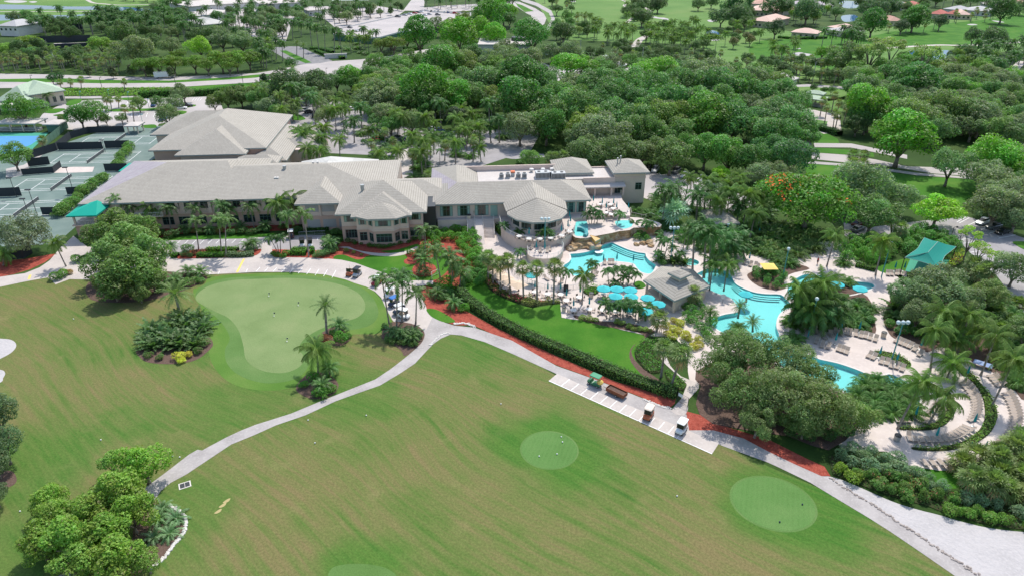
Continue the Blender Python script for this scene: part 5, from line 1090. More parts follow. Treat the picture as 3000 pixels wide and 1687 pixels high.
TW={'oak':'fine-leaved tree','bigoak':'fine-leaved tree','ficus':'dense round tree','layer':'layered tree','magnolia':'broadleaf tree','bloom':'orange-blossomed flame tree','pine':'open pine','cypress':'conical tree'}
def cword(c):
    r_,g,b=c;s=r_/g
    if g>.19:return 'lime green' if s>.45 else 'bright green'
    if s>.66:return 'grey-green' if b/g>.42 else 'olive green'
    if s>.52:return 'yellowish green'
    return 'dark green' if g<.115 else 'mid green'
SW=lambda r_:'huge' if r_>8.5 else 'large' if r_>6 else 'medium' if r_>3.8 else 'small'
def tree(kind,r,u,v,ru,tint=None,hf=1.0,sx=1.,base=None):
    z=5.
    for _ in range(4):
        x,y=W(r,u,v,z);Rm=ru/REG[r][2]*depth(x,y,z)/FOC;z=max(2.2,hf*Rm+.6)
    x,y=W(r,u,v,z);Rm*=1.2 if kind=='oak' and r<8 else 1.1
    return tree_at(kind,x,y,Rm,z,tint,sx)
def tree_at(kind,x,y,Rm,z,tint=None,sx=1.):
    t=tint or TCOL[kind];o=thing((('canopy_tree' if t[1]>.115 else 'shade_tree') if kind=='oak' and t[1]<.134 else TNAME[kind]),None,None,(x,y,0),rr.random()*6.28)
    if kind !='cypress':obj('trunk',rr.choice(TRUNK),o,(0,0,0),(0,0,0),(Rm,Rm,z*.98))
    else:obj('trunk',rr.choice(TRUNK),o,(0,0,0),(0,0,0),(Rm*.6,Rm*.6,z*.7))
    c=jitter(t,.13);obj('crown',rr.choice(CROWN[kind]),o,(0,0,z),(0,0,rr.random()*6.28),(Rm,Rm*rr.uniform(.9,1.1),Rm*sx*rr.uniform(.92,1.12)),c)
    auto(o,SW(Rm)+' '+cword(t),TW[kind],'tree',TW[kind]+'s');PLANTED.append((x,y,Rm*.8))
    return o
def trees(kind,r,txt,tint=None,hf=1.,sx=1.):
    for it in txt.split():tree(kind,r,*[float(x) for x in it.split(',')],tint=tint,hf=hf,sx=sx)
SCOL={'shrub':(.045,.115,.020),'fine':(.05,.12,.022),'flower':(.07,.11,.04)}
def shrub(kind,x,y,Rm,hz=None,tint=None,name='shrub',words='rounded shrub',z=0.,grp=None):
    t=tint or SCOL[kind];hz=hz or Rm*.8
    if name=='shrub':name='clipped_bush' if 'clipped' in words or 'ball' in words else 'croton' if 'croton' in words else 'seaside_shrub' if 'seaside' in words or 'coastal' in words else 'flowering_shrub' if kind=='flower' else 'garden_shrub' if 'garden' in words else 'shrub'
    cw=cword(t)
    if cw.split()[0] in words or any(q in words for q in ('bronze','red','yellow','golden','vivid','bright','variegated')):cw=''
    o=obj(name,rr.choice(CROWN[kind]),None,(x,y,z+hz*.62),(0,0,rr.random()*6.28),(Rm,Rm*rr.uniform(.9,1.1),hz),jitter(t,.15))
    auto(o,('big ' if Rm>1.6 else 'small ' if Rm<.8 else '')+cw,words,'shrub',grp or (words+'s'));PLANTED.append((x,y,Rm*.7))
    return o
def shrubs(kind,r,txt,tint=None,words='rounded shrub',name='shrub',hz=None):
    for it in txt.split():
        q=[float(x) for x in it.split(',')];z=.6
        for _ in range(3):x,y=W(r,q[0],q[1],z);Rm=q[2]/REG[r][2]*depth(x,y,z)/FOC;z=Rm*.55
        shrub(kind,x,y,Rm,(hz or .8)*Rm,tint,name,words)
def sow(r,poly,step,fn,rel=.75,maxn=400,z=0.):
    """scatter over a surveyed patch, keeping clear of what is already planted"""
    P=WP(r,poly,z);xs=[p[0] for p in P];ys=[p[1] for p in P];n=0;tries=int((max(xs)-min(xs))*(max(ys)-min(ys))/step ** 2*5)+20;here=[]
    for _ in range(tries):
        p=(rr.uniform(min(xs),max(xs)),rr.uniform(min(ys),max(ys)))
        if not inside(p,P):continue
        if any((p[0]-a) ** 2+(p[1]-b) ** 2<(step*rel+c*.35) ** 2 for a,b,c in PLANTED[-900:] if abs(p[0]-a)<12):continue
        if any((p[0]-a) ** 2+(p[1]-b) ** 2<step ** 2 for a,b in here):continue
        fn(*p);here.append(p);n+=1
        if n>=maxn:break
def hedge(name,label,pts,wd,ht,tint,z=0.,leaf=.22,dens=26,closed=False,cat='hedge',m=None):
    """clipped hedge along a line: leaf sprays over its top and sides round a twiggy core"""
    rs=np.random.RandomState(len(pts)*7+int(wd*10));P=[np.array(p,float) for p in pts];pos,nr=[],[]
    core=MB();Lf,Rt=strip(pts,wd*.8);poly=Lf+Rt[::-1]
    for i in range(len(pts)-1):
        a,b=P[i],P[i+1];L_=np.linalg.norm(b-a);d=(b-a)/max(L_,1e-6);q=np.array([-d[1],d[0]]);n=int(L_*(wd+2*ht)*dens)+1
        core.add([(*Lf[i],z),(*Lf[i+1],z),(*Rt[i+1],z),(*Rt[i],z),(*Lf[i],z+ht*.86),(*Lf[i+1],z+ht*.86),(*Rt[i+1],z+ht*.86),(*Rt[i],z+ht*.86)],[(4,5,6,7),(0,1,5,4),(2,3,7,6)])
        t=rs.rand(n)*L_;s=rs.rand(n)*(wd+2*ht);bump=1+.10*np.sin(t*1.7+i)+.08*rs.normal(size=n)
        for k in range(n):
            c=a+d*t[k]
            if s[k]<ht:o=-wd/2*bump[k];hz=s[k];nn=np.array([-q[0],-q[1],.3])
            elif s[k]<ht+wd:o=(s[k]-ht)-wd/2;hz=ht*bump[k];nn=np.array([0,0,1.])
            else:o=wd/2*bump[k];hz=s[k]-ht-wd;nn=np.array([q[0],q[1],.3])
            pos.append([*(c+q*o),z+hz]);nr.append(nn)
    pos=np.array(pos);nr=unit(np.array(nr)+rs.normal(size=(len(nr),3))*.5);l=leaf*(.7+.7*rs.rand(len(pos)))
    V=quads(pos,nr,l,l*.65,rs);c=np.array([V[0][0][0],V[0][0][1],0]);
    c=np.array([P[len(P) // 2][0],P[len(P) // 2][1],0.])
    o=obj(name,quadmesh(name,V-c,m or LEAF,np.stack([rs.rand(len(pos)),rs.rand(len(pos)),np.zeros(len(pos))],1)),None,tuple(c),color=tint)
    core.v=[(x-c[0],y-c[1],zz) for x,y,zz in core.v];obj('branches',core.mesh('branches',mat('hedge_twigs',(.02,.035,.012),.95,.1)),o)
    return tag(o,label,cat)
def bed(name,label,poly,ht,tint,dens=16,leaf=.25,z=.06,cat='ground cover',flowers=None,kind='stuff'):
    """low planting nobody could count: one object"""
    rs=np.random.RandomState(int(abs(poly[0][0])*10) % 9999);xs=np.array([p[0] for p in poly]);ys=np.array([p[1] for p in poly]);A=0.
    n=int((xs.max()-xs.min())*(ys.max()-ys.min())*dens)+10;pts=[(x,y) for x,y in zip(rs.uniform(xs.min(),xs.max(),n),rs.uniform(ys.min(),ys.max(),n)) if inside((x,y),poly)]
    pos=np.array([[x,y,z+ht*(.35+.65*rs.rand())*(1+.25*math.sin(x*2.1+y)+.2*math.sin(y*2.7))] for x,y in pts]);k=len(pos)
    nr=unit(np.array([0,0,.9])+rs.normal(size=(k,3))*.55);l=leaf*(.7+.7*rs.rand(k));V=quads(pos,nr,l,l*.6,rs)
    mi=None;mats=[LEAF]
    if flowers:mats=[LEAF,flowers[0]];mi=(rs.rand(k)<flowers[1]*(.5+.5*np.sign(np.sin(pos[:,0]*1.3)+np.cos(pos[:,1]*1.1)))).astype(int)
    o=obj(name,quadmesh(name,V,mats,np.stack([rs.rand(k),rs.rand(k),np.zeros(k)],1),mi),color=tint)
    so_=sheet('soil',poly,z+.03,M['litter'],kind=None);so_.parent=o
    return tag(o,label,cat if kind !='stuff' else None,None,kind)
def arc(r,pts,n=4,z=0.):return smooth(WP(r,pts,z),n,False)
for ph,r,u,v in (('main putting green',0,700,800),('cart path junction',0,1110,815),('bottom bend of the cart path',0,420,1220),('long white sand waste',16,1800,1100),('sand bunkers',0,0,880),('lagoon pool',0,1530,650),
                    ('winding pool',0,1890,760),('curved lounger rows',28,700,500),('cart parking stalls',0,1600,1050),('bright lawn beside the table deck',0,1400,840),('round table deck',0,1460,760),('teal porch awning',0,220,530),
                    ('boulevard junction',2,700,700),('entrance drive median',2,400,560),('top tennis court',32,200,420),('lowest tennis court',5,300,650),('parking bays by the pro shop',1,1500,1150),('box truck in the service lot',3,925,610),('flat-roofed tower',7,1200,330),
                    ('parking bays behind the tower',7,1700,400),('shady car park',8,2200,850),('grass verge of the far road',8,600,300),('far fairway pond',3,2030,330),('curving far road',3,300,150),('long lake beyond the fairway',4,1650,570),('bowling green',4,530,1240),
                    ('lake strips at the top corner',1,400,120),('boulevard median',1,1200,830),('entrance walk of the clubhouse',6,1480,200),('shuttered bays',6,640,750),('terrace stairs',21,400,500),('rock waterfall',22,150,800),('hot tub',22,2200,1210),('ping-pong table',12,2150,800),
                    ('upper pool behind the palms',12,500,20),('red car in the forecourt',2,1235,1415),('striped far fairway',3,900,150),('big fairway bunker',4,350,550),('planted island of the car deck',2,1250,430),('round mulch bed on the front lawn',6,1690,1290),('small practice green nearest the stalls',0,1382,1132),('small practice green beside the sand',0,1946,1267)):
    landmark(ph,*W(r,u,v))
DK=(.050,.085,.035);OL=(.105,.130,.040);BR=(.085,.190,.025);LM=(.16,.27,.03);GG=(.115,.145,.088);YG=(.125,.185,.04)
trees('oak',1,'1230,330,130 720,330,75 500,230,75 1500,430,105 2100,345,120',DK);trees('oak',1,'1370,515,180 1710,460,95 2230,400,115 2430,420,115',GG);trees('layer',1,'285,420,125 60,490,95 1010,440,120',YG)
trees('cypress',1,'1050,200,55',(.05,.10,.04));trees('ficus',1,'2010,475,110',LM)
trees('layer',1,'1440,650,110 1590,640,120 1740,625,115 1800,540,80 1950,620,110 2080,640,110 2220,590,135 2370,590,130 2500,575,120 2300,660,90')
trees('cypress',1,'890,728,38 1130,738,42 1325,716,42 1505,725,42 1715,738,36',(.06,.075,.045));trees('ficus',1,'520,788,55 600,782,48',(.03,.085,.03))
trees('ficus',1,'800,1150,135 950,1135,140 210,1110,160',(.06,.135,.03));trees('oak',1,'1060,1195,55 630,1200,50 1390,1040,80 1580,1020,62 1220,1190,50',(.08,.13,.05));trees('oak',1,'1745,1030,92 1840,930,92 1680,1155,112',GG)
trees('oak',1,'2150,1030,85 2280,985,110 2420,965,110 2540,965,100',(.085,.12,.045))
trees('ficus',2,'1640,335,190',(.045,.125,.02),1.15);trees('oak',2,'1860,260,100 2420,560,120 2510,610,110 2310,640,95 2550,480,90',GG);trees('ficus',2,'2050,355,215 2400,345,135 2240,285,130',BR);trees('ficus',2,'2330,150,160 2490,130,120',(.05,.125,.025));trees('layer',2,'1980,232,95 1380,425,115 1260,445,92 1520,400,90',OL)
trees('ficus',2,'1900,620,215',(.055,.125,.03),1.1);trees('oak',2,'320,865,180 600,845,150',(.055,.09,.045));trees('ficus',2,'950,775,140',BR);trees('layer',2,'1180,815,150 1080,905,120',YG);trees('oak',2,'1350,750,130 1480,770,105',(.09,.15,.04))
trees('ficus',2,'1700,890,260 1950,960,200',(.062,.150,.022));trees('ficus',2,'1580,1010,190 1700,1070,150 350,640,60',(.04,.095,.025));trees('oak',2,'2100,690,165',OL);trees('oak',2,'2250,810,190 2450,780,180 2200,965,150',(.075,.13,.05));trees('oak',2,'1250,955,175 1150,1005,145 1350,1010,130 1300,1150,130 1560,1225,145 1460,1085,115 100,950,115 130,1085,115 700,985,80',GG);trees('oak',2,'2000,1175,120',(.04,.06,.045));trees('cypress',2,'80,810,40 170,780,30',(.045,.07,.04))
trees('cypress',2,'1520,708,24 1545,672,24 1568,642,24 1610,700,34 1640,650,36 1665,600,34',(.045,.075,.04))
trees('ficus',3,'210,345,195 110,305,110',(.05,.12,.03));trees('oak',3,'520,315,115',(.05,.08,.04));trees('oak',3,'590,520,115 400,520,105 200,600,130 50,605,110',GG);trees('layer',3,'590,650,215',BR);trees('ficus',3,'1490,725,200',BR,.8,.8);trees('oak',3,'1820,745,165 2030,755,185 2420,795,145',GG)
trees('layer',3,'450,85,65',DK);trees('ficus',3,'550,165,62',(.06,.13,.03));trees('oak',3,'2110,165,105 2200,70,90 2290,150,120',(.055,.095,.05));trees('ficus',3,'2280,35,135',(.03,.08,.03));trees('oak',3,'1470,42,85 1290,62,70 1330,30,60 1880,42,62 2010,20,60 1310,175,95 1240,20,50 1420,70,60',(.06,.095,.05))
BANK=(.062,.128,.045)
trees('oak',3,'900,835,195 1150,805,180 1350,885,200 1600,855,180 1800,885,200 2050,885,215 2300,905,195 2480,955,180 750,905,160 1000,955,195 1250,1025,180 1550,1005,215 1850,1035,200 2150,1035,195 2250,1235,215 2490,1205,195 1100,1185,240 450,1015,190',BANK)
trees('oak',3,'600,1105,240 2500,1335,170 1300,1325,190 1600,1335,190',(.08,.14,.05));trees('oak',3,'750,1235,190 1400,1205,220 1700,1205,210',(.115,.165,.045));trees('ficus',3,'1950,1185,270',(.065,.14,.028));trees('ficus',3,'100,755,240 150,1005,280 350,1255,200',(.045,.11,.025));trees('oak',3,'900,1335,220 80,1285,175 700,1385,150',GG)
trees('oak',4,'80,62,130 400,105,135 1050,92,115 1210,72,100',(.05,.09,.05));trees('ficus',4,'1060,225,150 1480,175,140',(.045,.12,.03));trees('oak',4,'1350,265,75 1460,240,75 860,340,95',(.05,.08,.05));trees('ficus',4,'1740,215,85 80,285,95',(.035,.065,.04));trees('ficus',4,'2070,365,90',(.04,.07,.04));trees('oak',4,'2270,395,125 2370,105,125 2550,65,80',(.055,.095,.045));trees('oak',4,'750,585,165',(.085,.12,.055));trees('oak',4,'550,525,65',BR)
trees('pine',4,'1060,470,160 1270,450,130 1600,510,160 1160,420,110',(.15,.19,.075),1.9);trees('layer',4,'1740,695,130',OL);trees('ficus',4,'1450,835,235 1250,755,140 1650,835,165 1000,1185,160',(.05,.12,.035));trees('oak',4,'1000,905,175 1300,1005,180 1750,1105,215 2000,1155,195 2260,1055,145 2150,1205,150',(.085,.135,.055));trees('ficus',4,'1050,1055,240',BR,1.1);trees('oak',4,'1450,1155,225 2300,1305,150',(.11,.165,.06));trees('ficus',4,'1900,905,140 2050,955,115 2460,760,100',BR);trees('oak',4,'2200,905,145 2300,835,115 2480,1355,140 1700,1310,150',(.07,.115,.05))
trees('ficus',4,'460,880,42 560,905,36 640,905,40',(.05,.11,.03));trees('oak',4,'150,935,170 200,1035,160 100,1155,195 250,1255,215 100,1355,210 400,1375,115',BANK);trees('ficus',4,'1360,1375,300',(.068,.165,.022),1.);trees('shrub' if False else 'oak',4,'900,1255,110',DK)
trees('oak',7,'180,150,92',(.105,.165,.05));trees('oak',7,'750,60,190 900,150,150 1090,90,190 1300,100,140 850,220,80',(.085,.12,.055));trees('oak',7,'1600,125,190 1480,60,150',(.09,.125,.055));trees('ficus',7,'1950,65,195 2200,105,210 1760,40,150',(.06,.14,.035));trees('oak',7,'2400,155,190',BANK);trees('layer',7,'2110,290,88',LM);trees('oak',7,'2500,320,140',GG)
trees('ficus',8,'230,135,220 40,60,150',(.05,.115,.045));trees('oak',8,'100,300,140',GG);tree('bloom',8,430,570,430,hf=.72);trees('oak',8,'950,435,290 1330,535,170',GG);trees('oak',8,'1060,700,230',(.09,.145,.06));trees('oak',8,'1850,200,190',(.085,.15,.065),1.2);trees('ficus',8,'2250,135,250 2480,255,200',BR);trees('oak',8,'2350,435,220 2310,620,240 2520,705,190 2560,520,150',GG);trees('layer',8,'1720,655,230',LM,.8)
trees('pine',8,'2060,905,110 2150,1030,95 2280,1120,90 1960,905,45',(.17,.25,.045),2.6);trees('oak',8,'2500,1255,190 1700,1380,250',GG)
trees('oak',12,'1420,60,190 1720,90,240 1520,265,170 2010,155,190 1900,50,150',(.10,.135,.075));trees('oak',12,'2220,70,120',(.11,.155,.06))
trees('bigoak',12,'180,720,270 150,1060,310 560,1170,290',(.105,.145,.066),1.05);trees('bigoak',11,'2310,660,290 2380,1060,270 2130,820,210 2480,1330,190',(.098,.140,.058),1.05);trees('bigoak',12,'430,900,220 830,1280,210 380,1350,180',(.095,.138,.052),1.05)
trees('bigoak',5,'220,900,260',(.115,.135,.095),.8);trees('magnolia',5,'1200,830,210 1050,930,170 1420,880,150 1260,1010,230 1480,1130,210 1060,1200,210 1300,1270,250 1520,1350,150 1130,1400,190',(.100,.142,.050),.95);trees('magnolia',9,'1180,30,120 1400,60,100',(.09,.13,.045),.7);trees('ficus',5,'130,120,150',(.075,.135,.04));trees('ficus',5,'1480,850,110',BR,.8)
trees('oak',13,'10,120,200 -80,300,170',(.065,.095,.055),1.2);trees('oak',9,'-40,1270,190',(.065,.095,.055),1.2);trees('magnolia',13,'1420,330,240',(.115,.195,.03),.9);trees('magnolia',13,'1090,300,110',(.115,.175,.05),1.6);trees('magnolia',13,'1180,640,260 1300,850,230 900,800,220 480,690,170 520,900,230 700,1080,270 400,1130,200 1050,1060,240 1150,1290,260 750,1330,230',(.115,.178,.036),.85);trees('magnolia',13,'1450,1290,150',(.12,.18,.05),.5);trees('oak',13,'-60,640,120',(.06,.09,.05))
palms('cabbage_palm',1,'600,820,615,885 705,815,710,880 810,795,820,905 1245,815,1255,925 1055,990,1090,1110 1105,995,1125,1115 1190,990,1195,1085 1245,1085,1285,1230 1330,1060,1350,1230');palms('foxtail_palm',1,'470,945,505,1075 425,1000,470,1065');palms('coconut_palm',1,'490,475,518,590 545,480,555,600 600,85,615,190')
palms('cabbage_palm',31,'465,640,480,790')
palms('royal_palm',2,'540,245,565,475 605,260,635,520 690,280,695,545 785,290,790,550 300,205,305,360 365,215,370,395 450,230,455,370 200,390,205,600 260,420,270,620 60,500,80,690 100,520,105,690',1.05);palms('date_palm',2,'410,425,410,555 475,450,478,585 370,680,375,765 1395,585,1400,705 1150,690,1152,735',1.1)
palms('coconut_palm',2,'880,940,890,1170 390,1015,425,1205 730,1110,705,1300 790,1085,805,1320 1370,1230,1370,1370 1790,1225,1795,1380 1140,1290,1175,1400 460,1340,8 640,1380,7 260,1090,8 820,1400,7 2120,1250,7 2250,1265,7 2050,1310,6');palms('royal_palm',2,'980,1195,990,1440 2400,985,2395,1150 2485,965,2490,1100 2340,1250,2365,1440 2440,1190,2450,1440')
palms('cabbage_palm',6,'1200,190,5 1310,250,5 1730,310,1735,405');palms('coconut_palm',6,'1230,95,7.5 1420,60,1400,220 510,50,7 630,70,6 2250,30,2265,190');palms('areca_palm',6,'1150,280 1640,150 1700,200 1620,240 1480,20 1290,30 1580,330 400,150 450,190 120,120,0',1.25)
palms('foxtail_palm',37,'145,70,185,420 300,150,312,430 730,170,768,445 1030,175,1052,440 1325,140,1332,440 1035,310,1080,660 1300,300,1335,700 1372,290,1386,740');palms('coconut_palm',37,'560,150,605,410',1.15);palms('coconut_palm',38,'585,115,720,450 745,60,782,372',1.1);palms('foxtail_palm',38,'270,150,325,415 30,190,10,420 690,255,738,690 882,230,936,738',1.05)
palms('christmas_palm',38,'500,520,590,690 560,510,600,690 615,505,620,690');palms('pygmy_date_palm',38,'310,560,315,650 1170,570,1175,680 165,380,165,440 450,390,450,440 250,590,255,660',1.3);palms('pygmy_date_palm',37,'900,400,905,470 1200,410,1200,480 760,600,765,700',1.2)
palms('foxtail_palm',6,'1700,850,1705,1130 1800,1050,1855,1355 1955,1110,1950,1420 1985,1165,1965,1443 2060,1275,2050,1443',1.1);palms('foxtail_palm',30,'1010,590,1340,372,10 1400,690,1416,400,10 1525,540,1470,352,10 1885,990,1607,375,10',1.1);palms('pygmy_date_palm',6,'1690,1150,1692,1290',1.7);palms('pygmy_date_palm',10,'840,390,840,445 730,790,742,893 655,965,655,1045',1.35);palms('pygmy_date_palm',10,'1360,430,1362,500 1430,440,1432,520 1500,450,1500,520 1590,430,1592,520 1560,480,1560,560 1830,40,1835,110 1990,170,1990,220',1.25)
palms('date_palm',10,'692,165,712,470',1.05);palms('coconut_palm',10,'608,600,626,870',.95);palms('date_palm',9,'1755,50,1812,270',1.35);palms('pygmy_date_palm',5,'1890,1270,1895,1330 2010,1290,2012,1345 1750,1350,1755,1420',1.5);palms('coconut_palm',5,'545,980,665,1240 30,1090,35,1230',.8);palms('pygmy_date_palm',9,'1640,-20,0 1760,-40,0',1.5)
sow(9,[(1430,480),(1600,430),(1900,300),(2040,330),(2080,480),(1960,600),(1600,640),(1450,600)],1.7,lambda x,y:palm('bird_of_paradise',(x,y),0,s=rr.uniform(.85,1.15)),.5)
palms('cabbage_palm',23,'190,60,205,560 290,150,300,630 430,190,450,760 590,140,650,830 885,270,905,920 1165,275,1178,1000 1512,240,1500,1000',1.05);palms('christmas_palm',23,'1640,340,1635,650 1785,340,1720,680 2240,170,2255,470 2300,190,2260,470');palms('coconut_palm',23,'2105,400,2066,1030',.8)
palms('cabbage_palm',24,'2230,640,2195,900 1565,1140,1512,1440',1.15);palms('cabbage_palm',11,'1530,595,1500,905 1700,660,1602,1000',1.15)
palms('christmas_palm',24,'480,800,522,1180 600,900,580,1190 790,850,792,1180 860,890,850,1170 950,800,930,1100 1100,850,1100,1230 1170,950,1150,1260 1270,1010,1220,1210 1400,890,1310,1130 540,200,560,500 670,185,666,480 810,150,802,450 980,165,962,460 1120,265,1062,500 880,320,832,520 690,440,682,560 960,460,942,540 730,850,740,1130',1.02)
palms('christmas_palm',21,'940,440,935,780 1230,570,1226,860 1660,610,1656,950 1745,545,1722,950 1830,610,1802,960 1255,960,1250,1150');palms('areca_palm',21,'780,130 790,260 770,330',1.1)
palms('christmas_palm',22,'330,190,232,620 150,230,200,620 400,230,240,620 250,120,215,620 800,220,662,640 1090,400,1072,590 1310,400,1300,690 1395,420,1310,690',1.15);palms('silver_palm',22,'1880,190,1892,480',1.25);palms('areca_palm',22,'1100,150 1320,220 1250,180 1560,180 1500,60',1.05);palms('christmas_palm',22,'1620,680,1480,1000 1750,760,1660,1160 1640,750,1600,1050',1.2)
palms('royal_palm',7,'1560,450,1512,810 1640,430,1590,640 1870,500,1852,800 2000,450,1990,760 2130,480,2090,760 1840,880,1815,1290 1955,830,1930,1350 2005,870,1985,1385 2300,600,2250,840 2230,900,2200,1120',1.1);palms('coconut_palm',7,'2380,500,9 2200,470,9 2500,600,2472,880 2060,560,8 2440,700,7 2180,400,8');palms('cabbage_palm',7,'1180,460,1152,560 440,140,5 520,130,5 390,150,4.5',1.2)
palms('coconut_palm',25,'350,840,260,1430 650,880,542,1440',.9);palms('areca_palm',25,'1380,560 1300,640 1650,820 1750,760 1850,860 1500,700 1560,420 1700,330 1800,450 1950,330 2050,420 2150,330 1600,250 1400,330 2250,450 2100,560 1350,450 1980,640 1150,260 1250,330 900,330 2300,300',1.25)
palms('coconut_palm',8,'380,620,350,800 690,900,590,1240 1170,960,1080,1330');palms('cabbage_palm',8,'1340,845,1312,1000 1250,730,1240,930 2080,1205,2042,1330 2210,1260,2190,1390 2130,1290,2110,1400 860,110,830,230 970,110,960,225 850,190,800,270 960,190,955,270',1.25);palms('date_palm',8,'680,1370,685,1443');palms('areca_palm',8,'760,1190 800,1380 60,1240',1.1)
palms('royal_palm',12,'330,180,345,415 420,200,382,420 500,240,482,470 560,130,545,410 700,140,592,410 640,240,575,415 450,90,420,380 380,60,365,390',1.1);palms('areca_palm',12,'900,170 980,280 760,340 880,330 280,490 1040,200 230,560',1.1)
palms('coconut_palm',12,'1700,400,1630,850 2150,385,2062,612 1900,510,1880,690 1870,740,1800,920 2490,700,2245,1210 1560,930,1300,1430 1780,1085,1602,1400',1.)
sow(12,[(880,1010),(1120,930),(1440,1000),(1430,1300),(1150,1330),(900,1240)],1.9,lambda x,y:palm('areca_palm',(x,y),0,s=rr.uniform(.95,1.3)),.4)
sow(16,[(1840,430),(2050,330),(2545,200),(2700,400),(2700,760),(2300,740),(1960,650)],2.1,lambda x,y:palm('cabbage_palm',(x,y),rr.uniform(1.5,3.2),s=rr.uniform(1.1,1.35),tint=(.105,.130,.052)),.5)
palms('areca_palm',12,'2250,330 2400,420 2330,150 2480,250 2540,480 2420,560 2560,620 2540,800 2500,950 2200,180 1950,350',1.3);palms('fan_palm_shrub',12,'2300,240,0 2450,330,0 2520,150,0',1.4)
pk=lambda *a:rr.choice(a)
def P_(kind,**k):return lambda x,y:palm(kind,(x,y),PHGT[kind]*rr.uniform(.8,1.2),(rr.uniform(-.5,.5),rr.uniform(-.3,.3)),rr.uniform(.9,1.15),**k)
def T_(kind,tints,lo,hi,hf=1.):
    def f(x,y):Rm=rr.uniform(lo,hi);tree_at(kind,x,y,Rm,hf*Rm+1.,pk(*tints))
    return f
def mixf(*fs):return lambda x,y:pk(*fs)(x,y)
sow(1,[(0,690),(600,690),(1230,690),(1200,740),(600,730),(0,735)],4.2,P_('cabbage_palm'),.8,40);sow(1,[(0,640),(1230,640),(1230,690),(0,690)],4.6,mixf(P_('cabbage_palm'),P_('cabbage_palm'),T_('oak',(DK,),3,4.5)),.8,34)
sow(1,[(1020,330),(1500,330),(2500,420),(2576,500),(2300,520),(1700,420),(1000,400)],6.5,mixf(P_('royal_palm'),T_('oak',(DK,GG),3.5,5)),.7,30);sow(1,[(680,290),(1000,230),(1700,200),(1800,330),(1300,340),(900,380),(700,340)],6.,P_('royal_palm'),.7,44);sow(1,[(1700,260),(1900,290),(2000,330),(1900,360),(1700,330)],6,P_('royal_palm'),.7,10)
sow(1,[(2300,240),(2576,130),(2576,330),(2350,330)],7,mixf(P_('royal_palm'),P_('date_palm')),.7,20);sow(1,[(280,300),(680,300),(700,360),(560,380),(300,350)],7,mixf(T_('oak',(DK,BANK),4,5.5),P_('royal_palm')),.7,14);sow(1,[(0,560),(400,560),(1100,590),(1200,640),(0,640)],7,mixf(T_('oak',(DK,BANK),4,5.5),P_('cabbage_palm')),.7,18);sow(1,[(270,210),(420,230),(430,290),(280,290)],6,T_('oak',(BANK,),4,5),.7,6)
sow(2,[(0,250),(280,230),(260,320),(180,460),(0,500)],7.5,mixf(P_('royal_palm'),T_('oak',(DK,GG),4,5.5)),.7,20);sow(2,[(100,90),(480,100),(520,200),(300,230),(60,230)],8,mixf(P_('royal_palm'),T_('oak',(GG,DK),4,6)),.7,22);sow(2,[(0,520),(140,520),(200,620),(60,690),(0,690)],5,mixf(P_('royal_palm'),P_('coconut_palm'),T_('oak',(BANK,),3,4)),.7,12)
sow(2,[(780,130),(1180,100),(1500,105),(1350,165),(830,260),(770,200)],7.5,mixf(P_('royal_palm'),T_('cypress',(DK,),2,2.8),T_('oak',(DK,GG),3.5,5)),.7,26);sow(2,[(820,460),(1010,430),(1250,480),(1200,560),(960,560),(830,540)],5,mixf(P_('coconut_palm'),P_('royal_palm'),lambda x,y:palm('areca_palm',(x,y),0,s=1.5)),.6,16);sow(2,[(1230,500),(1500,470),(1470,520),(1240,540)],6,T_('layer',(DK,OL),3.5,4.5),.7,6)
sow(2,[(1690,60),(2250,40),(2260,100),(1720,100)],9,P_('royal_palm'),.7,18);sow(2,[(2250,60),(2576,40),(2576,330),(2350,250)],10,T_('ficus',(BR,BANK),5.5,7.5),.6,10);sow(2,[(2100,250),(2300,260),(2300,330),(2000,320)],9,T_('oak',(BANK,OL),5,6.5),.6,6)
sow(3,[(0,760),(300,900),(560,980),(900,760),(1300,760),(1800,830),(2576,860),(2576,1400),(1500,1420),(700,1443),(300,1380),(0,1300)],10,T_('oak',(BANK,(.07,.135,.04),(.09,.15,.045),GG),5.,7.,.85),.5,60);sow(4,[(0,950),(170,900),(300,1150),(430,1350),(350,1443),(0,1443)],9,T_('oak',(BANK,(.09,.15,.045)),5,6.5,.85),.5,14);sow(4,[(860,800),(1800,760),(2576,900),(2576,1440),(1750,1443),(900,1350),(820,1000)],10,T_('oak',(BANK,GG,(.09,.16,.045)),5,7,.85),.5,40)
sow(2,[(1000,720),(1600,700),(2576,620),(2576,1180),(1700,1180),(1150,1000)],10,T_('oak',(BANK,GG,(.09,.15,.045)),5,7,.85),.5,34);sow(8,[(2050,380),(2576,350),(2700,900),(2350,800),(2100,640)],8,T_('oak',(GG,BANK),5,6.5,.85),.5,12)
sow(3,[(420,300),(620,280),(700,380),(460,450)],6,mixf(T_('oak',(BANK,OL),3.5,5),P_('cabbage_palm')),.6,12);sow(3,[(690,540),(1200,520),(2100,640),(2576,680),(2576,760),(2200,760),(1700,660),(1300,700),(1180,640),(760,600)],5.2,mixf(P_('cabbage_palm'),T_('oak',(DK,),3,4),lambda x,y:palm('areca_palm',(x,y),0,s=1.7,tint=(.06,.10,.04))),.7,70)
sow(3,[(880,400),(1180,380),(1280,430),(1180,480),(900,460)],6.5,P_('coconut_palm'),.7,14);sow(3,[(1330,330),(1900,330),(2000,440),(2080,540),(1500,540),(1340,460)],6.2,mixf(P_('coconut_palm'),T_('oak',(DK,(.06,.10,.05)),3,4.5),P_('coconut_palm')),.7,44);sow(3,[(1130,150),(1250,140),(1350,230),(1300,330),(1150,270)],6.5,mixf(P_('coconut_palm'),T_('oak',(DK,),4,5)),.7,12)
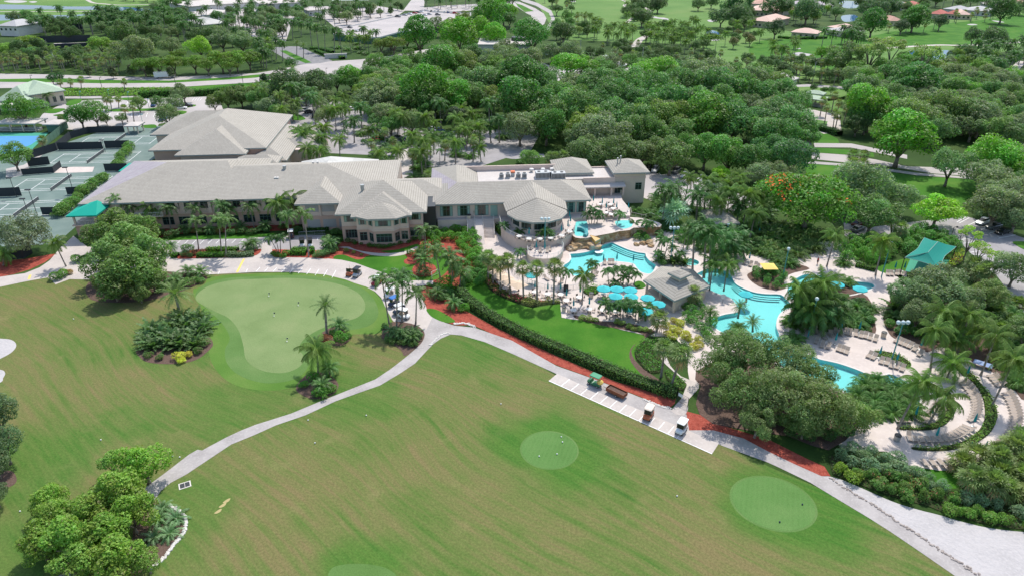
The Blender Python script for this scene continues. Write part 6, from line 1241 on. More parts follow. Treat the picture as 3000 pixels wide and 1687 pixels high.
sow(3,[(2080,360),(2300,330),(2576,420),(2400,470),(2150,520)],6.5,mixf(P_('coconut_palm'),T_('oak',((.11,.10,.06),DK),2.5,3.5)),.7,16);sow(3,[(2250,150),(2380,180),(2400,330),(2200,330)],7,mixf(P_('coconut_palm'),T_('oak',(DK,),4,5.5)),.7,14);sow(3,[(300,30),(560,60),(640,30),(620,140),(540,150),(360,70)],8,mixf(P_('cabbage_palm'),T_('oak',(DK,),3,4)),.7,12);sow(3,[(630,220),(760,210),(740,250),(630,250)],3.5,P_('cabbage_palm'),.6,9)
sow(3,[(660,280),(880,290),(880,420),(740,420)],6.5,mixf(P_('coconut_palm'),T_('oak',(DK,),3.5,4.5)),.7,10)
sow(4,[(0,640),(240,640),(560,720),(840,800),(830,870),(500,850),(240,830),(0,760)],4.4,mixf(T_('oak',(DK,(.05,.085,.04)),2.6,3.6),P_('cabbage_palm')),.7,40);sow(4,[(0,560),(170,590),(240,640),(0,660)],6,mixf(T_('oak',(BANK,OL),3,4),P_('coconut_palm')),.7,8);sow(4,[(700,440),(900,420),(950,520),(800,560)],5,P_('royal_palm'),.7,10);sow(4,[(160,470),(300,470),(300,600),(180,620)],9,P_('coconut_palm'),.7,3);sow(4,[(460,470),(700,480),(660,520)],9,P_('royal_palm'),.7,3)
sow(4,[(1850,640),(2500,560),(2576,640),(2460,700),(2400,860),(1900,800),(1800,720)],6.5,mixf(P_('royal_palm'),T_('oak',(BANK,DK),3.5,5),P_('royal_palm'),P_('coconut_palm')),.65,34);sow(4,[(1150,760),(1500,700),(1700,720),(1600,800),(1200,880)],8,T_('ficus',(BANK,(.07,.14,.03)),4.5,6),.5,10);sow(4,[(1600,950),(2300,950),(2560,1300),(2300,1443),(1500,1300)],10,T_('oak',(BANK,GG,(.09,.15,.06)),5,7),.55,16);sow(4,[(480,1080),(780,1170),(820,1330),(640,1330),(500,1180)],6,P_('cabbage_palm'),.7,12)
sow(4,[(120,60),(720,110),(740,240),(560,270),(480,290),(220,250),(120,160)],9,mixf(P_('royal_palm'),T_('oak',(DK,BANK,YG),3.5,5.5),P_('cabbage_palm')),.7,30);sow(4,[(900,90),(1300,110),(1560,110),(1560,160),(1200,170),(920,150)],10,T_('oak',(DK,BANK),4,6),.7,12);sow(4,[(1500,40),(2100,60),(2500,90),(2500,130),(1600,110)],11,mixf(T_('oak',(DK,BANK),4,6),P_('royal_palm')),.7,18);sow(4,[(1850,190),(2300,150),(2420,170),(2250,220),(1870,270)],9,P_('cabbage_palm'),.7,14);sow(4,[(1130,300),(1700,270),(1720,330),(1130,360)],12,P_('cabbage_palm'),.7,8);sow(4,[(0,-40),(1000,-30),(2600,-30),(2600,10),(1300,20),(0,20)],15,mixf(T_('oak',(DK,BANK),5,7),P_('royal_palm')),.7,34)
sow(1,[(1100,-10),(1900,-10),(1850,40),(1250,30)],11,mixf(P_('royal_palm'),T_('oak',(DK,),4,5)),.7,14);sow(1,[(1650,40),(1880,30),(1800,130),(1640,200)],8,mixf(P_('royal_palm'),T_('oak',(BANK,),4,5)),.7,12)
sow(2,[(0,1010),(260,1010),(330,1120),(250,1250),(0,1110)],5,mixf(P_('coconut_palm'),T_('oak',(BANK,GG),3,4.5)),.6,12);sow(6,[(380,30),(700,20),(720,110),(420,200),(360,160)],3.6,mixf(P_('coconut_palm'),lambda x,y:palm('areca_palm',(x,y),0,s=1.3),P_('christmas_palm')),.6,16);sow(6,[(1130,40),(1400,0),(1390,300),(1200,300)],3.2,mixf(P_('christmas_palm'),lambda x,y:palm('areca_palm',(x,y),0,s=1.4),P_('cabbage_palm')),.6,14);sow(6,[(1560,60),(2200,30),(2250,190),(2100,220),(1760,230),(1700,340),(1570,350)],3.6,mixf(P_('christmas_palm'),lambda x,y:palm('areca_palm',(x,y),0,s=1.4),P_('coconut_palm'),P_('cabbage_palm')),.6,34)
sow(2,[(820,1280),(1080,1330),(1700,1400),(1680,1443),(900,1443)],5,mixf(P_('coconut_palm'),P_('christmas_palm'),lambda x,y:palm('areca_palm',(x,y),0,s=1.4)),.6,16);sow(2,[(1700,1200),(2576,1180),(2576,1420),(1800,1420)],5.5,mixf(P_('coconut_palm'),P_('royal_palm'),lambda x,y:palm('areca_palm',(x,y),0,s=1.5)),.6,24);sow(7,[(0,200),(320,190),(400,240),(0,215)],3,lambda x,y:shrub('shrub',x,y,rr.uniform(1,1.7),1.2,(.05,.13,.025),words='clipped bush'),.5,16)
sow(2,[(260,1010),(700,1000),(1000,1000),(1300,1120),(1700,1250),(2576,1300),(2576,1150),(1700,980),(1000,900),(600,900)],8,T_('oak',(GG,BANK,OL),4.2,6),.6,30);sow(2,[(250,1180),(420,1250),(820,1330),(1100,1443),(1700,1443),(1500,1330),(900,1180),(500,1060)],6,mixf(T_('oak',(GG,BANK),3.2,4.5),P_('royal_palm'),P_('coconut_palm')),.6,22)
sow(6,[(1000,0),(1400,-40),(2300,-60),(2250,60),(1700,40),(1300,60)],3.,mixf(lambda x,y:shrub('shrub',x,y,rr.uniform(1,1.5),1.2,(.05,.12,.03)),lambda x,y:palm('areca_palm',(x,y),0,s=1.2)),.6,24)
sow(1,[(0,250),(2576,100),(2576,330),(1900,400),(1000,420),(300,360)],9,mixf(T_('oak',(DK,BANK,GG),4,6),P_('royal_palm')),.6,40);sow(2,[(-200,130),(500,90),(1500,110),(900,270),(250,420),(0,400)],8,mixf(T_('oak',(DK,BANK,GG),4,6),P_('royal_palm')),.6,40)
sow(7,[(1400,560),(1560,560),(1900,620),(2300,640),(2500,800),(2300,820),(1880,700),(1480,690)],3.4,mixf(lambda x,y:palm('areca_palm',(x,y),0,s=1.4),P_('coconut_palm'),lambda x,y:palm('fan_palm_shrub',(x,y),0,s=1.3)),.6,26);sow(7,[(2290,700),(2576,680),(2576,980),(2330,900)],3.2,mixf(lambda x,y:palm('areca_palm',(x,y),0,s=1.5),lambda x,y:palm('bird_of_paradise',(x,y),0,s=1.3)),.55,22);sow(7,[(1740,860),(2150,850),(2360,960),(2300,1120),(2050,1150),(1700,1060)],3.6,mixf(lambda x,y:palm('areca_palm',(x,y),0,s=1.3),P_('christmas_palm'),lambda x,y:shrub('shrub',x,y,1.3,1.2)),.6,22)
sow(8,[(0,860),(250,830),(520,920),(500,1090),(200,1180),(0,1180)],3.0,lambda x,y:palm('areca_palm',(x,y),0,s=rr.uniform(1.2,1.6),tint=pk((.055,.10,.028),(.08,.105,.032))),.5,30)
sow(8,[(720,1090),(820,1010),(1000,990),(1240,1060),(1240,1200),(1150,1230),(800,1210)],2.0,lambda x,y:shrub('fine',x,y,rr.uniform(1.5,2.1),2.2,(.075,.165,.035),words='tall leafy shrub'),.6,30);sow(8,[(1320,960),(1500,900),(1800,950),(1900,1060),(1780,1180),(1560,970),(1420,1120),(1300,1110)],2.1,lambda x,y:shrub('fine',x,y,rr.uniform(1.5,2.1),2.1,(.07,.155,.04),words='tall leafy shrub'),.6,30)
sow(12,[(1300,80),(1450,40),(1700,200),(1800,420),(1650,560),(1450,520),(1280,470),(1180,380)],2.3,mixf(lambda x,y:palm('bird_of_paradise',(x,y),0,s=rr.uniform(.9,1.2)),lambda x,y:shrub('shrub',x,y,rr.uniform(1,1.5),1.2,(.05,.12,.03)),lambda x,y:palm('areca_palm',(x,y),0,s=1.)),.5,30)
sow(12,[(1850,200),(2300,240),(2700,500),(2800,1000),(2500,1000),(2100,640),(1850,430)],3.0,mixf(lambda x,y:palm('areca_palm',(x,y),0,s=1.4),lambda x,y:palm('fan_palm_shrub',(x,y),0,s=1.5),lambda x,y:shrub('shrub',x,y,1.6,1.4,(.06,.12,.03)),T_('oak',((.10,.14,.06),),2.5,3.4)),.55,46)
sow(25,[(1080,1160),(1250,1050),(1700,1100),(1750,1250),(1650,1390),(1350,1350),(1150,1260)],1.5,lambda x,y:shrub('fine',x,y,rr.uniform(.9,1.3),1.3,(.05,.125,.035),words='glossy garden shrub'),.5,24)
sow(12,[(230,380),(500,400),(880,400),(1050,420),(1000,200),(700,100),(300,200)],2.4,mixf(lambda x,y:shrub('shrub',x,y,rr.uniform(.9,1.4),1.,(.04,.10,.03)),lambda x,y:palm('areca_palm',(x,y),0,s=.9)),.5,30)
sow(22,[(790,600),(900,560),(1050,600),(1250,690),(1380,740),(1300,800),(1000,790),(850,730)],1.5,lambda x,y:shrub('fine',x,y,rr.uniform(.9,1.3),1.3,(.055,.14,.025),words='glossy garden shrub'),.5,22);sow(22,[(440,440),(660,420),(720,560),(640,640),(280,620)],1.5,lambda x,y:shrub('shrub',x,y,rr.uniform(.6,1.),.9,pk((.05,.10,.03),(.20,.19,.04))),.5,14);sow(22,[(1430,500),(1600,440),(1700,600),(1500,720),(1400,640)],1.6,lambda x,y:shrub('shrub',x,y,rr.uniform(.9,1.3),1.2,(.035,.085,.03)),.5,12)
sow(22,[(1480,1180),(1560,1120),(1700,1160),(1850,1180),(2050,1200),(2150,1330),(1850,1300),(1600,1290),(1480,1290)],1.8,mixf(lambda x,y:palm('areca_palm',(x,y),0,s=.8),lambda x,y:shrub('shrub',x,y,1.,1.,(.05,.13,.03)),lambda x,y:palm('bird_of_paradise',(x,y),0,s=.8)),.5,24)
palms('royal_palm',25,'620,420,760,1000 730,560,850,1010 480,380,470,760 900,480,960,800',.95);palms('coconut_palm',12,'2300,480,8 2050,260,8 1780,240,7.5');palms('christmas_palm',22,'1850,900,1830,1150 1560,1000,1580,1200 2000,1000,2040,1220');palms('coconut_palm',26,'1080,210,1150,720 1220,420,1230,760 1350,150,1340,690 1400,330,1400,680',1.);palms('areca_palm',26,'1100,560 1240,580 1330,560 1180,250 1290,190 1010,610',1.2)
sow(22,[(1480,330),(1960,520),(2100,640),(2300,620),(2576,500),(2576,900),(2100,900),(1900,700),(1600,560)],2.2,mixf(lambda x,y:palm('areca_palm',(x,y),0,s=1.15),P_('christmas_palm'),lambda x,y:shrub('fine',x,y,1.2,1.3,(.05,.13,.03),words='leafy garden shrub')),.5,30)
sow(6,[(1720,900),(1880,830),(2120,800),(2130,870),(2250,950),(2230,1180),(2150,1230),(2000,990),(1900,960),(1750,1060)],1.7,lambda x,y:shrub('fine',x,y,rr.uniform(1.2,1.7),1.5,(.065,.16,.022),words='leafy garden shrub'),.6,46);sow(6,[(1990,1250),(2250,1180),(2350,1330),(2250,1430),(2060,1443)],1.7,lambda x,y:shrub('fine',x,y,rr.uniform(1.1,1.6),1.4,(.05,.13,.03),words='leafy garden shrub'),.6,20);sow(6,[(1600,1080),(1780,1050),(1900,1020),(1880,1100),(1640,1160)],1.7,mixf(lambda x,y:shrub('fine',x,y,1.2,1.3,(.05,.12,.03),words='leafy garden shrub'),lambda x,y:palm('pygmy_date_palm',(x,y),.8,s=1.3)),.6,10)
shrubs('fine',6,'1690,1290,85',(.035,.075,.03),'dark round shrub under the palm');shrubs('ficus' if False else 'fine',6,'1545,1095,48 800,820,40',(.04,.115,.02),'clipped ball shrub');shrubs('flower',6,'1940,785,42 2080,770,38',None,'pink flowering shrub');shrubs('shrub',6,'1875,830,40 2010,780,45',(.05,.10,.03));shrubs('fine',6,'1920,1400,110 1740,1420,30',(.06,.175,.015),'vivid green bush');shrubs('fine',6,'910,1075,32 985,1095,24 1060,1118,20',(.12,.16,.04),'small clipped mound');shrubs('fine',6,'1000,1000,32 1060,1010,26 1140,1025,36 1190,1030,30 1240,1035,36 1290,1040,34 1345,1030,34 1400,1015,32 1450,1000,32 1545,985,34 930,975,40 985,975,30 1590,960,36 1640,950,36 860,970,36',(.035,.105,.018),'clipped hedge ball')
shrubs('shrub',5,'1610,900,60 1740,910,70 1900,880,55 2010,885,60 2120,870,60 2320,890,55 2430,880,60 2540,890,55',(.045,.10,.03));shrubs('shrub',6,'30,870,50 110,865,50 280,840,50 400,870,60 350,780,40',(.045,.10,.03));shrubs('shrub',5,'1960,880,45 2200,880,45 2380,885,40',(.17,.15,.045),'yellow croton')
shrubs('fine',10,'2100,205,62',(.06,.175,.015),'vivid green ball bush');shrubs('shrub',10,'1770,60,60 1880,100,70 1990,160,60 2060,230,40 1950,50,60',(.055,.13,.035));shrubs('fine',10,'850,500,95 770,450,50 920,480,50 650,1060,100 740,1020,80 480,980,60 580,900,70 700,900,50',(.045,.13,.015),'glossy clipped shrub');shrubs('shrub',10,'700,510,60 720,560,40',(.22,.09,.04),'bronze croton');shrubs('shrub',10,'1310,390,50 1380,540,50 1480,560,50 1590,570,50 1650,480,50 1330,520,50',(.06,.12,.03))
shrubs('shrub',9,'1800,700,70 1890,680,50 1830,740,50',(.32,.29,.04),'yellow croton');shrubs('shrub',9,'1450,600,60 1500,680,50 1600,700,50 2050,560,60 1980,640,60',(.06,.11,.03));shrubs('shrub',5,'560,1330,75 650,1300,65 760,1160,70 850,1160,60',(.07,.14,.03));shrubs('shrub',5,'700,1290,45',(.24,.14,.05),'bronze croton');shrubs('fine',5,'1880,1060,75 1860,1110,50 1920,1120,40',(.09,.15,.06),'grey-green shrub');shrubs('shrub',5,'1975,1100,45 2045,1085,40',(.13,.06,.04),'dark red croton');shrubs('shrub',5,'1700,1400,60 1800,1420,60 1900,1390,70 2020,1380,50 1600,1460,60',(.07,.14,.04))
shrubs('shrub',6,'180,1110,40 220,1120,40 300,1100,50 270,1130,40',(.06,.15,.02));shrubs('fine',6,'640,1110,60 700,1100,60 760,1080,50 600,1130,40',(.08,.15,.06),'grey-green shrub');shrubs('shrub',6,'720,960,60 700,1020,60 800,890,60 860,900,40',(.055,.12,.035));palms('pygmy_date_palm',6,'750,980,755,1060',1.8)
shrubs('shrub',11,'1560,380,50 1640,330,50 1700,360,60 1620,420,60 1560,460,50 1680,440,60 1740,480,70 1620,500,60 1820,600,60 1880,580,60 1790,520,50 1870,520,50',(.24,.22,.035),'golden croton');sow(11,[(1720,230),(1900,200),(2000,290),(2060,420),(1950,540),(1800,400),(1730,300)],1.6,lambda x,y:shrub('fine',x,y,rr.uniform(1.,1.5),1.3,(.055,.135,.03),words='leafy garden shrub'),.55,24)
shrubs('shrub',24,'60,1150,90 180,1170,90 300,1190,80 720,1220,90 820,1240,90 960,1310,90 1060,1360,80 1180,1370,80 1300,1380,80 1380,1400,60',(.15,.20,.06),'variegated border shrub');
palms('date_palm',26,'420,430,390,580 560,600,555,730 85,480,80,610',.75);palms('areca_palm',26,'400,650 460,780 330,740 250,780',.9)
GB=(.115,.165,.11)
sow(16,[(560,240),(800,200),(1020,210),(1330,330),(1350,450),(1000,400),(700,340)],1.5,lambda x,y:shrub('fine',x,y,rr.uniform(1.0,1.5),1.3,GB,words='grey-green seaside shrub'),.55,60);sow(16,[(1380,440),(1480,420),(1720,560),(1800,620),(1600,620)],1.5,lambda x,y:shrub('fine',x,y,rr.uniform(.9,1.3),1.2,GB,words='grey-green seaside shrub'),.55,24)
sow(16,[(860,420),(1100,400),(1400,510),(1780,640),(1880,720),(1600,760),(1200,650),(900,520)],1.5,lambda x,y:shrub('flower',x,y,rr.uniform(.9,1.3),1.2,(.07,.135,.035),words='pink-flecked shrub'),.55,70);sow(16,[(640,400),(860,420),(900,520),(760,490)],1.4,lambda x,y:shrub('shrub',x,y,rr.uniform(.9,1.2),1.1,(.11,.18,.025),words='bright coastal shrub'),.55,16);sow(16,[(1750,760),(2000,800),(2300,890),(2545,930),(2700,960),(2700,1010),(2400,980),(2100,920),(1800,840)],1.4,lambda x,y:shrub('shrub',x,y,rr.uniform(.8,1.2),1.0,(.08,.16,.03),words='bright coastal shrub'),.55,44);sow(16,[(1900,640),(2050,720),(2500,760),(2700,800),(2700,940),(2300,860),(1900,780)],1.6,lambda x,y:shrub('fine',x,y,rr.uniform(1.,1.5),1.3,GB,words='grey-green seaside shrub'),.55,50)
bed('groundcover','leaf litter and low growth under the shrub belt by the sand',WP(16,[(600,260),(850,190),(1050,200),(1350,330),(1500,420),(1800,600),(2050,720),(2545,760),(2900,820),(2900,1020),(2400,975),(2100,920),(1800,840),(1600,760),(1200,650),(900,540),(640,440)]),.4,(.04,.085,.025),12)
sow(12,[(-100,1300),(200,1280),(700,1280),(1000,1300),(1050,1420),(16,560,200),(16,100,80)],2.2,lambda x,y:shrub('shrub',x,y,rr.uniform(1.1,1.6),1.2,(.04,.09,.03),words='shady understorey shrub'),.5,40);sow(13,[(1560,760),(1700,780),(1790,900),(1740,1050),(1620,1120),(1440,1100),(1500,900)],1.6,lambda x,y:palm('pygmy_date_palm',(x,y),.25,s=rr.uniform(.95,1.2),tint=(.10,.15,.085)),.55,12)
HG=(.055,.105,.030);HB=(.05,.13,.018)
hedge('hedge','long dark clipped hedge between the red mulch and the bright lawn',arc(0,[(1160,738),(1176,758),(1230,797),(1330,851),(1450,901),(1560,948),(1640,978),(1702,996)]),2.2,1.35,HG,dens=34)
hedge('hedge','dark hedge curving below the railing of the octagonal dining room',arc(21,[(800,540),(860,640),(1000,745),(1200,825),(1450,880),(1800,895)]),1.7,1.7,(.06,.115,.025),dens=34)
hedge('hedge','tall clipped hedge along the walk above the pro shop parking',arc(1,[(1400,990),(1760,965),(2100,960),(2450,905)]),3.0,2.6,(.045,.115,.02),dens=14,leaf=.35)
hedge('hedge','low green hedge on the planted island nearer the big broadleaf trees',arc(5,[(1990,1140),(2130,1142),(2270,1138)]),1.5,.8,HB,z=.05,dens=36);hedge('hedge','low grey-green hedge on the island beside the drive entry',arc(5,[(2280,1135),(2440,1138),(2560,1125)]),1.7,.8,(.11,.145,.10),z=.05,dens=36);hedge('hedge','low lime hedge behind the dark red crotons',arc(5,[(2080,1092),(2220,1085),(2400,1090)]),1.4,.9,(.09,.17,.025),z=.05,dens=36);hedge('hedge','tiny green hedge at the tip of the island',arc(5,[(1730,1145),(1800,1145)]),1.5,.8,HB,z=.05,dens=36)
hedge('hedge','rounded bright hedge in front of the two parked dark carts',arc(6,[(360,1110),(450,1112),(520,1112)]),2.4,1.1,(.06,.155,.015),z=.05,dens=36);hedge('hedge','short bright hedge beside the second dark cart',arc(6,[(545,1105),(595,1100)]),2.,1.1,(.06,.15,.015),z=.05,dens=36)
hedge('hedge','dark hedge below the shuttered bays',arc(6,[(500,885),(600,880),(740,875)]),1.7,1.0,(.035,.095,.02),dens=34);hedge('hedge','low clipped hedge curving beside the walk to the sail',arc(8,[(880,1235),(960,1255),(1080,1285)]),1.6,.9,(.07,.13,.03),dens=34)
hedge('hedge','clipped hedge block beside the boulevard on the car deck side',arc(2,[(1490,520),(1580,512),(1660,495)]),4.,2.,(.05,.13,.02),dens=12,leaf=.4);hedge('hedge','clipped hedge at the entrance sign',arc(2,[(710,580),(790,565),(880,600)]),3.,1.5,(.06,.13,.02),dens=14,leaf=.35);hedge('hedge','long low hedge under the entry palms',arc(2,[(540,500),(640,500),(780,535)]),3.,1.2,(.045,.11,.025),dens=12,leaf=.35);hedge('hedge','second low hedge under the entry palms',arc(2,[(600,520),(700,560)]),2.5,1.2,(.045,.11,.025),dens=12,leaf=.35)
hedge('hedge','low hedge round the peach house porch',arc(4,[(100,385),(300,398),(520,392),(580,388)]),3.,1.4,(.05,.12,.025),dens=8,leaf=.5);hedge('hedge','dark hedge behind the bowling green',arc(4,[(450,1300),(600,1330),(720,1370)]),3.,1.8,(.035,.08,.025),dens=14,leaf=.35);hedge('hedge','clipped shrub row across the lawn beyond the pavilion',arc(4,[(565,1020),(700,1005),(805,990)]),.9,.9,(.05,.10,.03),dens=16,leaf=.3)
for lab,pts in (('hedge between the tennis courts and the gymnasium',[(5,1310,60),(5,1250,150),(5,1180,260)]),('hedge strip beside the middle court below the far teal awning',[(5,1060,370),(5,940,450),(5,830,530)]),('hedge strip between the lowest court and the near teal awning',[(5,800,590),(5,700,660),(5,600,740)])):
    P=arc(5,pts);[shrub('fine',x+rr.uniform(-.4,.4),y,rr.uniform(1.7,2.2),1.9,(.075,.14,.035),words='tall court-side shrub') for x,y in P]
bed('groundcover','low dark green ground cover in the oval bed',smooth(WP(11,[(1235,680),(1260,600),(1350,530),(1430,500),(1460,560),(1480,640),(1500,740),(1520,830),(1470,865),(1380,860),(1310,800)])),.7,(.05,.125,.02),40);bed('groundcover','low green ground cover between the two walks',smooth(WP(11,[(1540,850),(1640,890),(1740,960),(1755,1000),(1720,1040),(1640,1020),(1560,930)])),.6,(.055,.13,.02),40)
for lab,out in (('grass band between the lounger arcs, inner',[(750,270),(790,320),(795,400),(750,480),(680,550),(560,593),(400,598),(250,590),(250,566),(400,570),(520,550),(620,505),(685,440),(700,390),(690,330)]),('ground cover band between the lounger arcs, outer',[(875,0),(960,60),(1060,170),(1150,300),(1188,400),(1188,490),(1140,600),(1040,690),(900,750),(720,793),(520,798),(380,783),(375,757),(520,767),(700,747),(860,702),(980,632),(1050,540),(1072,450),(1062,330),(1020,220),(940,120),(850,60),(790,-20)])):
    bed('groundcover',lab,smooth(WP(28,out),3),.5,(.095,.155,.035),34)
bed('flower_bed','red and green flower bed along the beige umbrellas',smooth(WP(23,[(150,560),(250,560),(330,640),(480,740),(640,830),(850,870),(1050,890),(1200,950),(1600,950),(1620,1010),(1400,1020),(1200,1050),(1050,1080),(850,1010),(620,950),(400,850),(230,740)]),2),.8,(.12,.125,.04),44,flowers=(FLOWERPINK,.30))
bed('flower_bed','green bed by the lamp and the stepped loungers',smooth(WP(12,[(1060,650),(1180,650),(1320,690),(1430,765),(1400,815),(1290,775),(1120,715)])),.35,(.085,.15,.03),24,z=.07);bed('groundcover','clipped oval ground cover by the turquoise umbrellas',smooth(WP(24,[(50,640),(150,570),(300,545),(390,600),(330,690),(200,725),(100,690)])),.7,(.06,.145,.02),44,z=.06)
bed('groundcover','yellow-green verge planting below the boulevard',smooth(WP(1,[(650,900),(1000,895),(1700,885),(1880,890),(1400,930),(1390,970),(1000,970),(650,970)]),2),.5,(.10,.19,.025),5,leaf=.5);bed('groundcover','orange and lime croton bed beside the shade canopy',smooth(WP(29,[(1430,830),(1480,740),(1560,650),(1640,600),(1700,640),(1680,740),(1600,790),(1520,830)])),1.1,(.20,.24,.03),30,flowers=(mat('bronze_leaf',(.35,.13,.03),.8,.2),.3))
bed('groundcover','dark low planting under the tall palm group',WP(12,[(250,390),(500,430),(850,430),(1050,460),(1000,300),(700,250),(300,300)]),.5,(.035,.085,.025),20)
def dup(o,loc,rz):
    r=o.copy();link(r);r.location=loc;r.rotation_euler=(0,0,rz)
    for ch in list(o.children):
        c=ch.copy();link(c);c.parent=r
        for g in ch.children:d=g.copy();link(d);d.parent=c
    return r
def ang(a,b):return math.atan2(b[1]-a[1],b[0]-a[0])
def loft(mb,secs,mi=0):
    """closed rings of equal length joined into a skin"""
    n=len(secs[0]);o=len(mb.v)
    for s in secs:mb.v.extend(s)
    for i in range(len(secs)-1):
        for k in range(n):mb.f.append((o+i*n+k,o+i*n+(k+1) % n,o+(i+1)*n+(k+1) % n,o+(i+1)*n+k));mb.m.append(mi)
    mb.f.append(tuple(o+k for k in range(n))[::-1]);mb.m.append(mi);e=o+(len(secs)-1)*n;mb.f.append(tuple(e+k for k in range(n)));mb.m.append(mi)
def sec(x,hw,z0,z1,r=.12):return [(x,-hw,z0),(x,hw,z0),(x,hw,z1-r),(x,hw-r*1.3,z1),(x,-hw+r*1.3,z1),(x,-hw,z1-r)]
def wheelmesh(r,w):return MB().lathe([(r*.55,-w/2),(r,-w/2+.02),(r,w/2-.02),(r*.55,w/2)],n=14).mesh('wheel',M['black']),MB().lathe([(r*.55,-w/2-.005),(r*.55,w/2+.005)],n=10).mesh('hub',M['steel'])
CARW=wheelmesh(.33,.22);CTW=wheelmesh(.23,.2);TRW=wheelmesh(.45,.28)
def wheels(t,xs,hw,r,me):
    for x in xs:
        for y in (-hw,hw):w_=obj('wheel',me[0],t,(x,y,r),(R(90),0,0));obj('hub',me[1],w_)
def carproto(suv):
    h=.28 if suv else 0.
    b=MB();loft(b,[sec(-2.25,.72,.42,.78+h*.6),sec(-2.1,.84,.3,.92+h*.6),sec(-1.2,.9,.26,.95+h*.6),sec(.9,.9,.26,.93+h*.4),sec(1.9,.84,.28,.80+h*.4),sec(2.25,.7,.38,.66+h*.4)])
    g=MB();xb=-2.05 if suv else -1.75
    loft(g,[sec(xb,.74,.9,.94+h*.6),sec(xb+.45,.68,.9,1.36+h),sec(.2,.68,.9,1.40+h),sec(1.05,.76,.88,.92+h*.4)])
    r=MB();loft(r,[[(xb+.5,-.62,1.35+h),(xb+.5,.62,1.35+h),(xb+.5,.62,1.40+h),(xb+.5,-.62,1.40+h)],[(.15,-.62,1.39+h),(.15,.62,1.39+h),(.15,.62,1.45+h),(.15,-.62,1.45+h)]])
    return b.mesh('body',M['paint']),g.mesh('windows',M['carglass']),r.mesh('roof',M['paint'])
CARM={False:carproto(False),True:carproto(True)}
HL=MB().box(2.12,2.24,-.62,-.32,.56,.68).mesh('headlight',M['pale']);TL=MB().box(-2.25,-2.15,-.66,-.4,.66,.78).mesh('taillight',M['orange'])
def car(r,u,v,u2,v2,col,word,where,suv=False,z=0.,small=True):
    p=W(r,u,v,z);q=W(r,u2,v2,z)
    t=thing('parked_car',f'{word} {where}','car',(*p,z),ang(p,q),'cars parked around the club');b,g,f=CARM[suv]
    obj('body',b,t,color=col);obj('windows',g,t);obj('roof',f,t,color=col);wheels(t,(-1.4,1.4),.78,.33,CARW)
    if not small:
        for me,nm in ((HL,'headlight'),(TL,'taillight')):obj(nm,me,t);obj(nm,me,t,sc=(1,-1,1))
    return t
SIL=(.45,.46,.47);WH=(.75,.75,.74);BK=(.02,.021,.023);GR=(.12,.125,.13);RD=(.38,.012,.02);BLU=(.05,.10,.25);MAR=(.14,.03,.025)
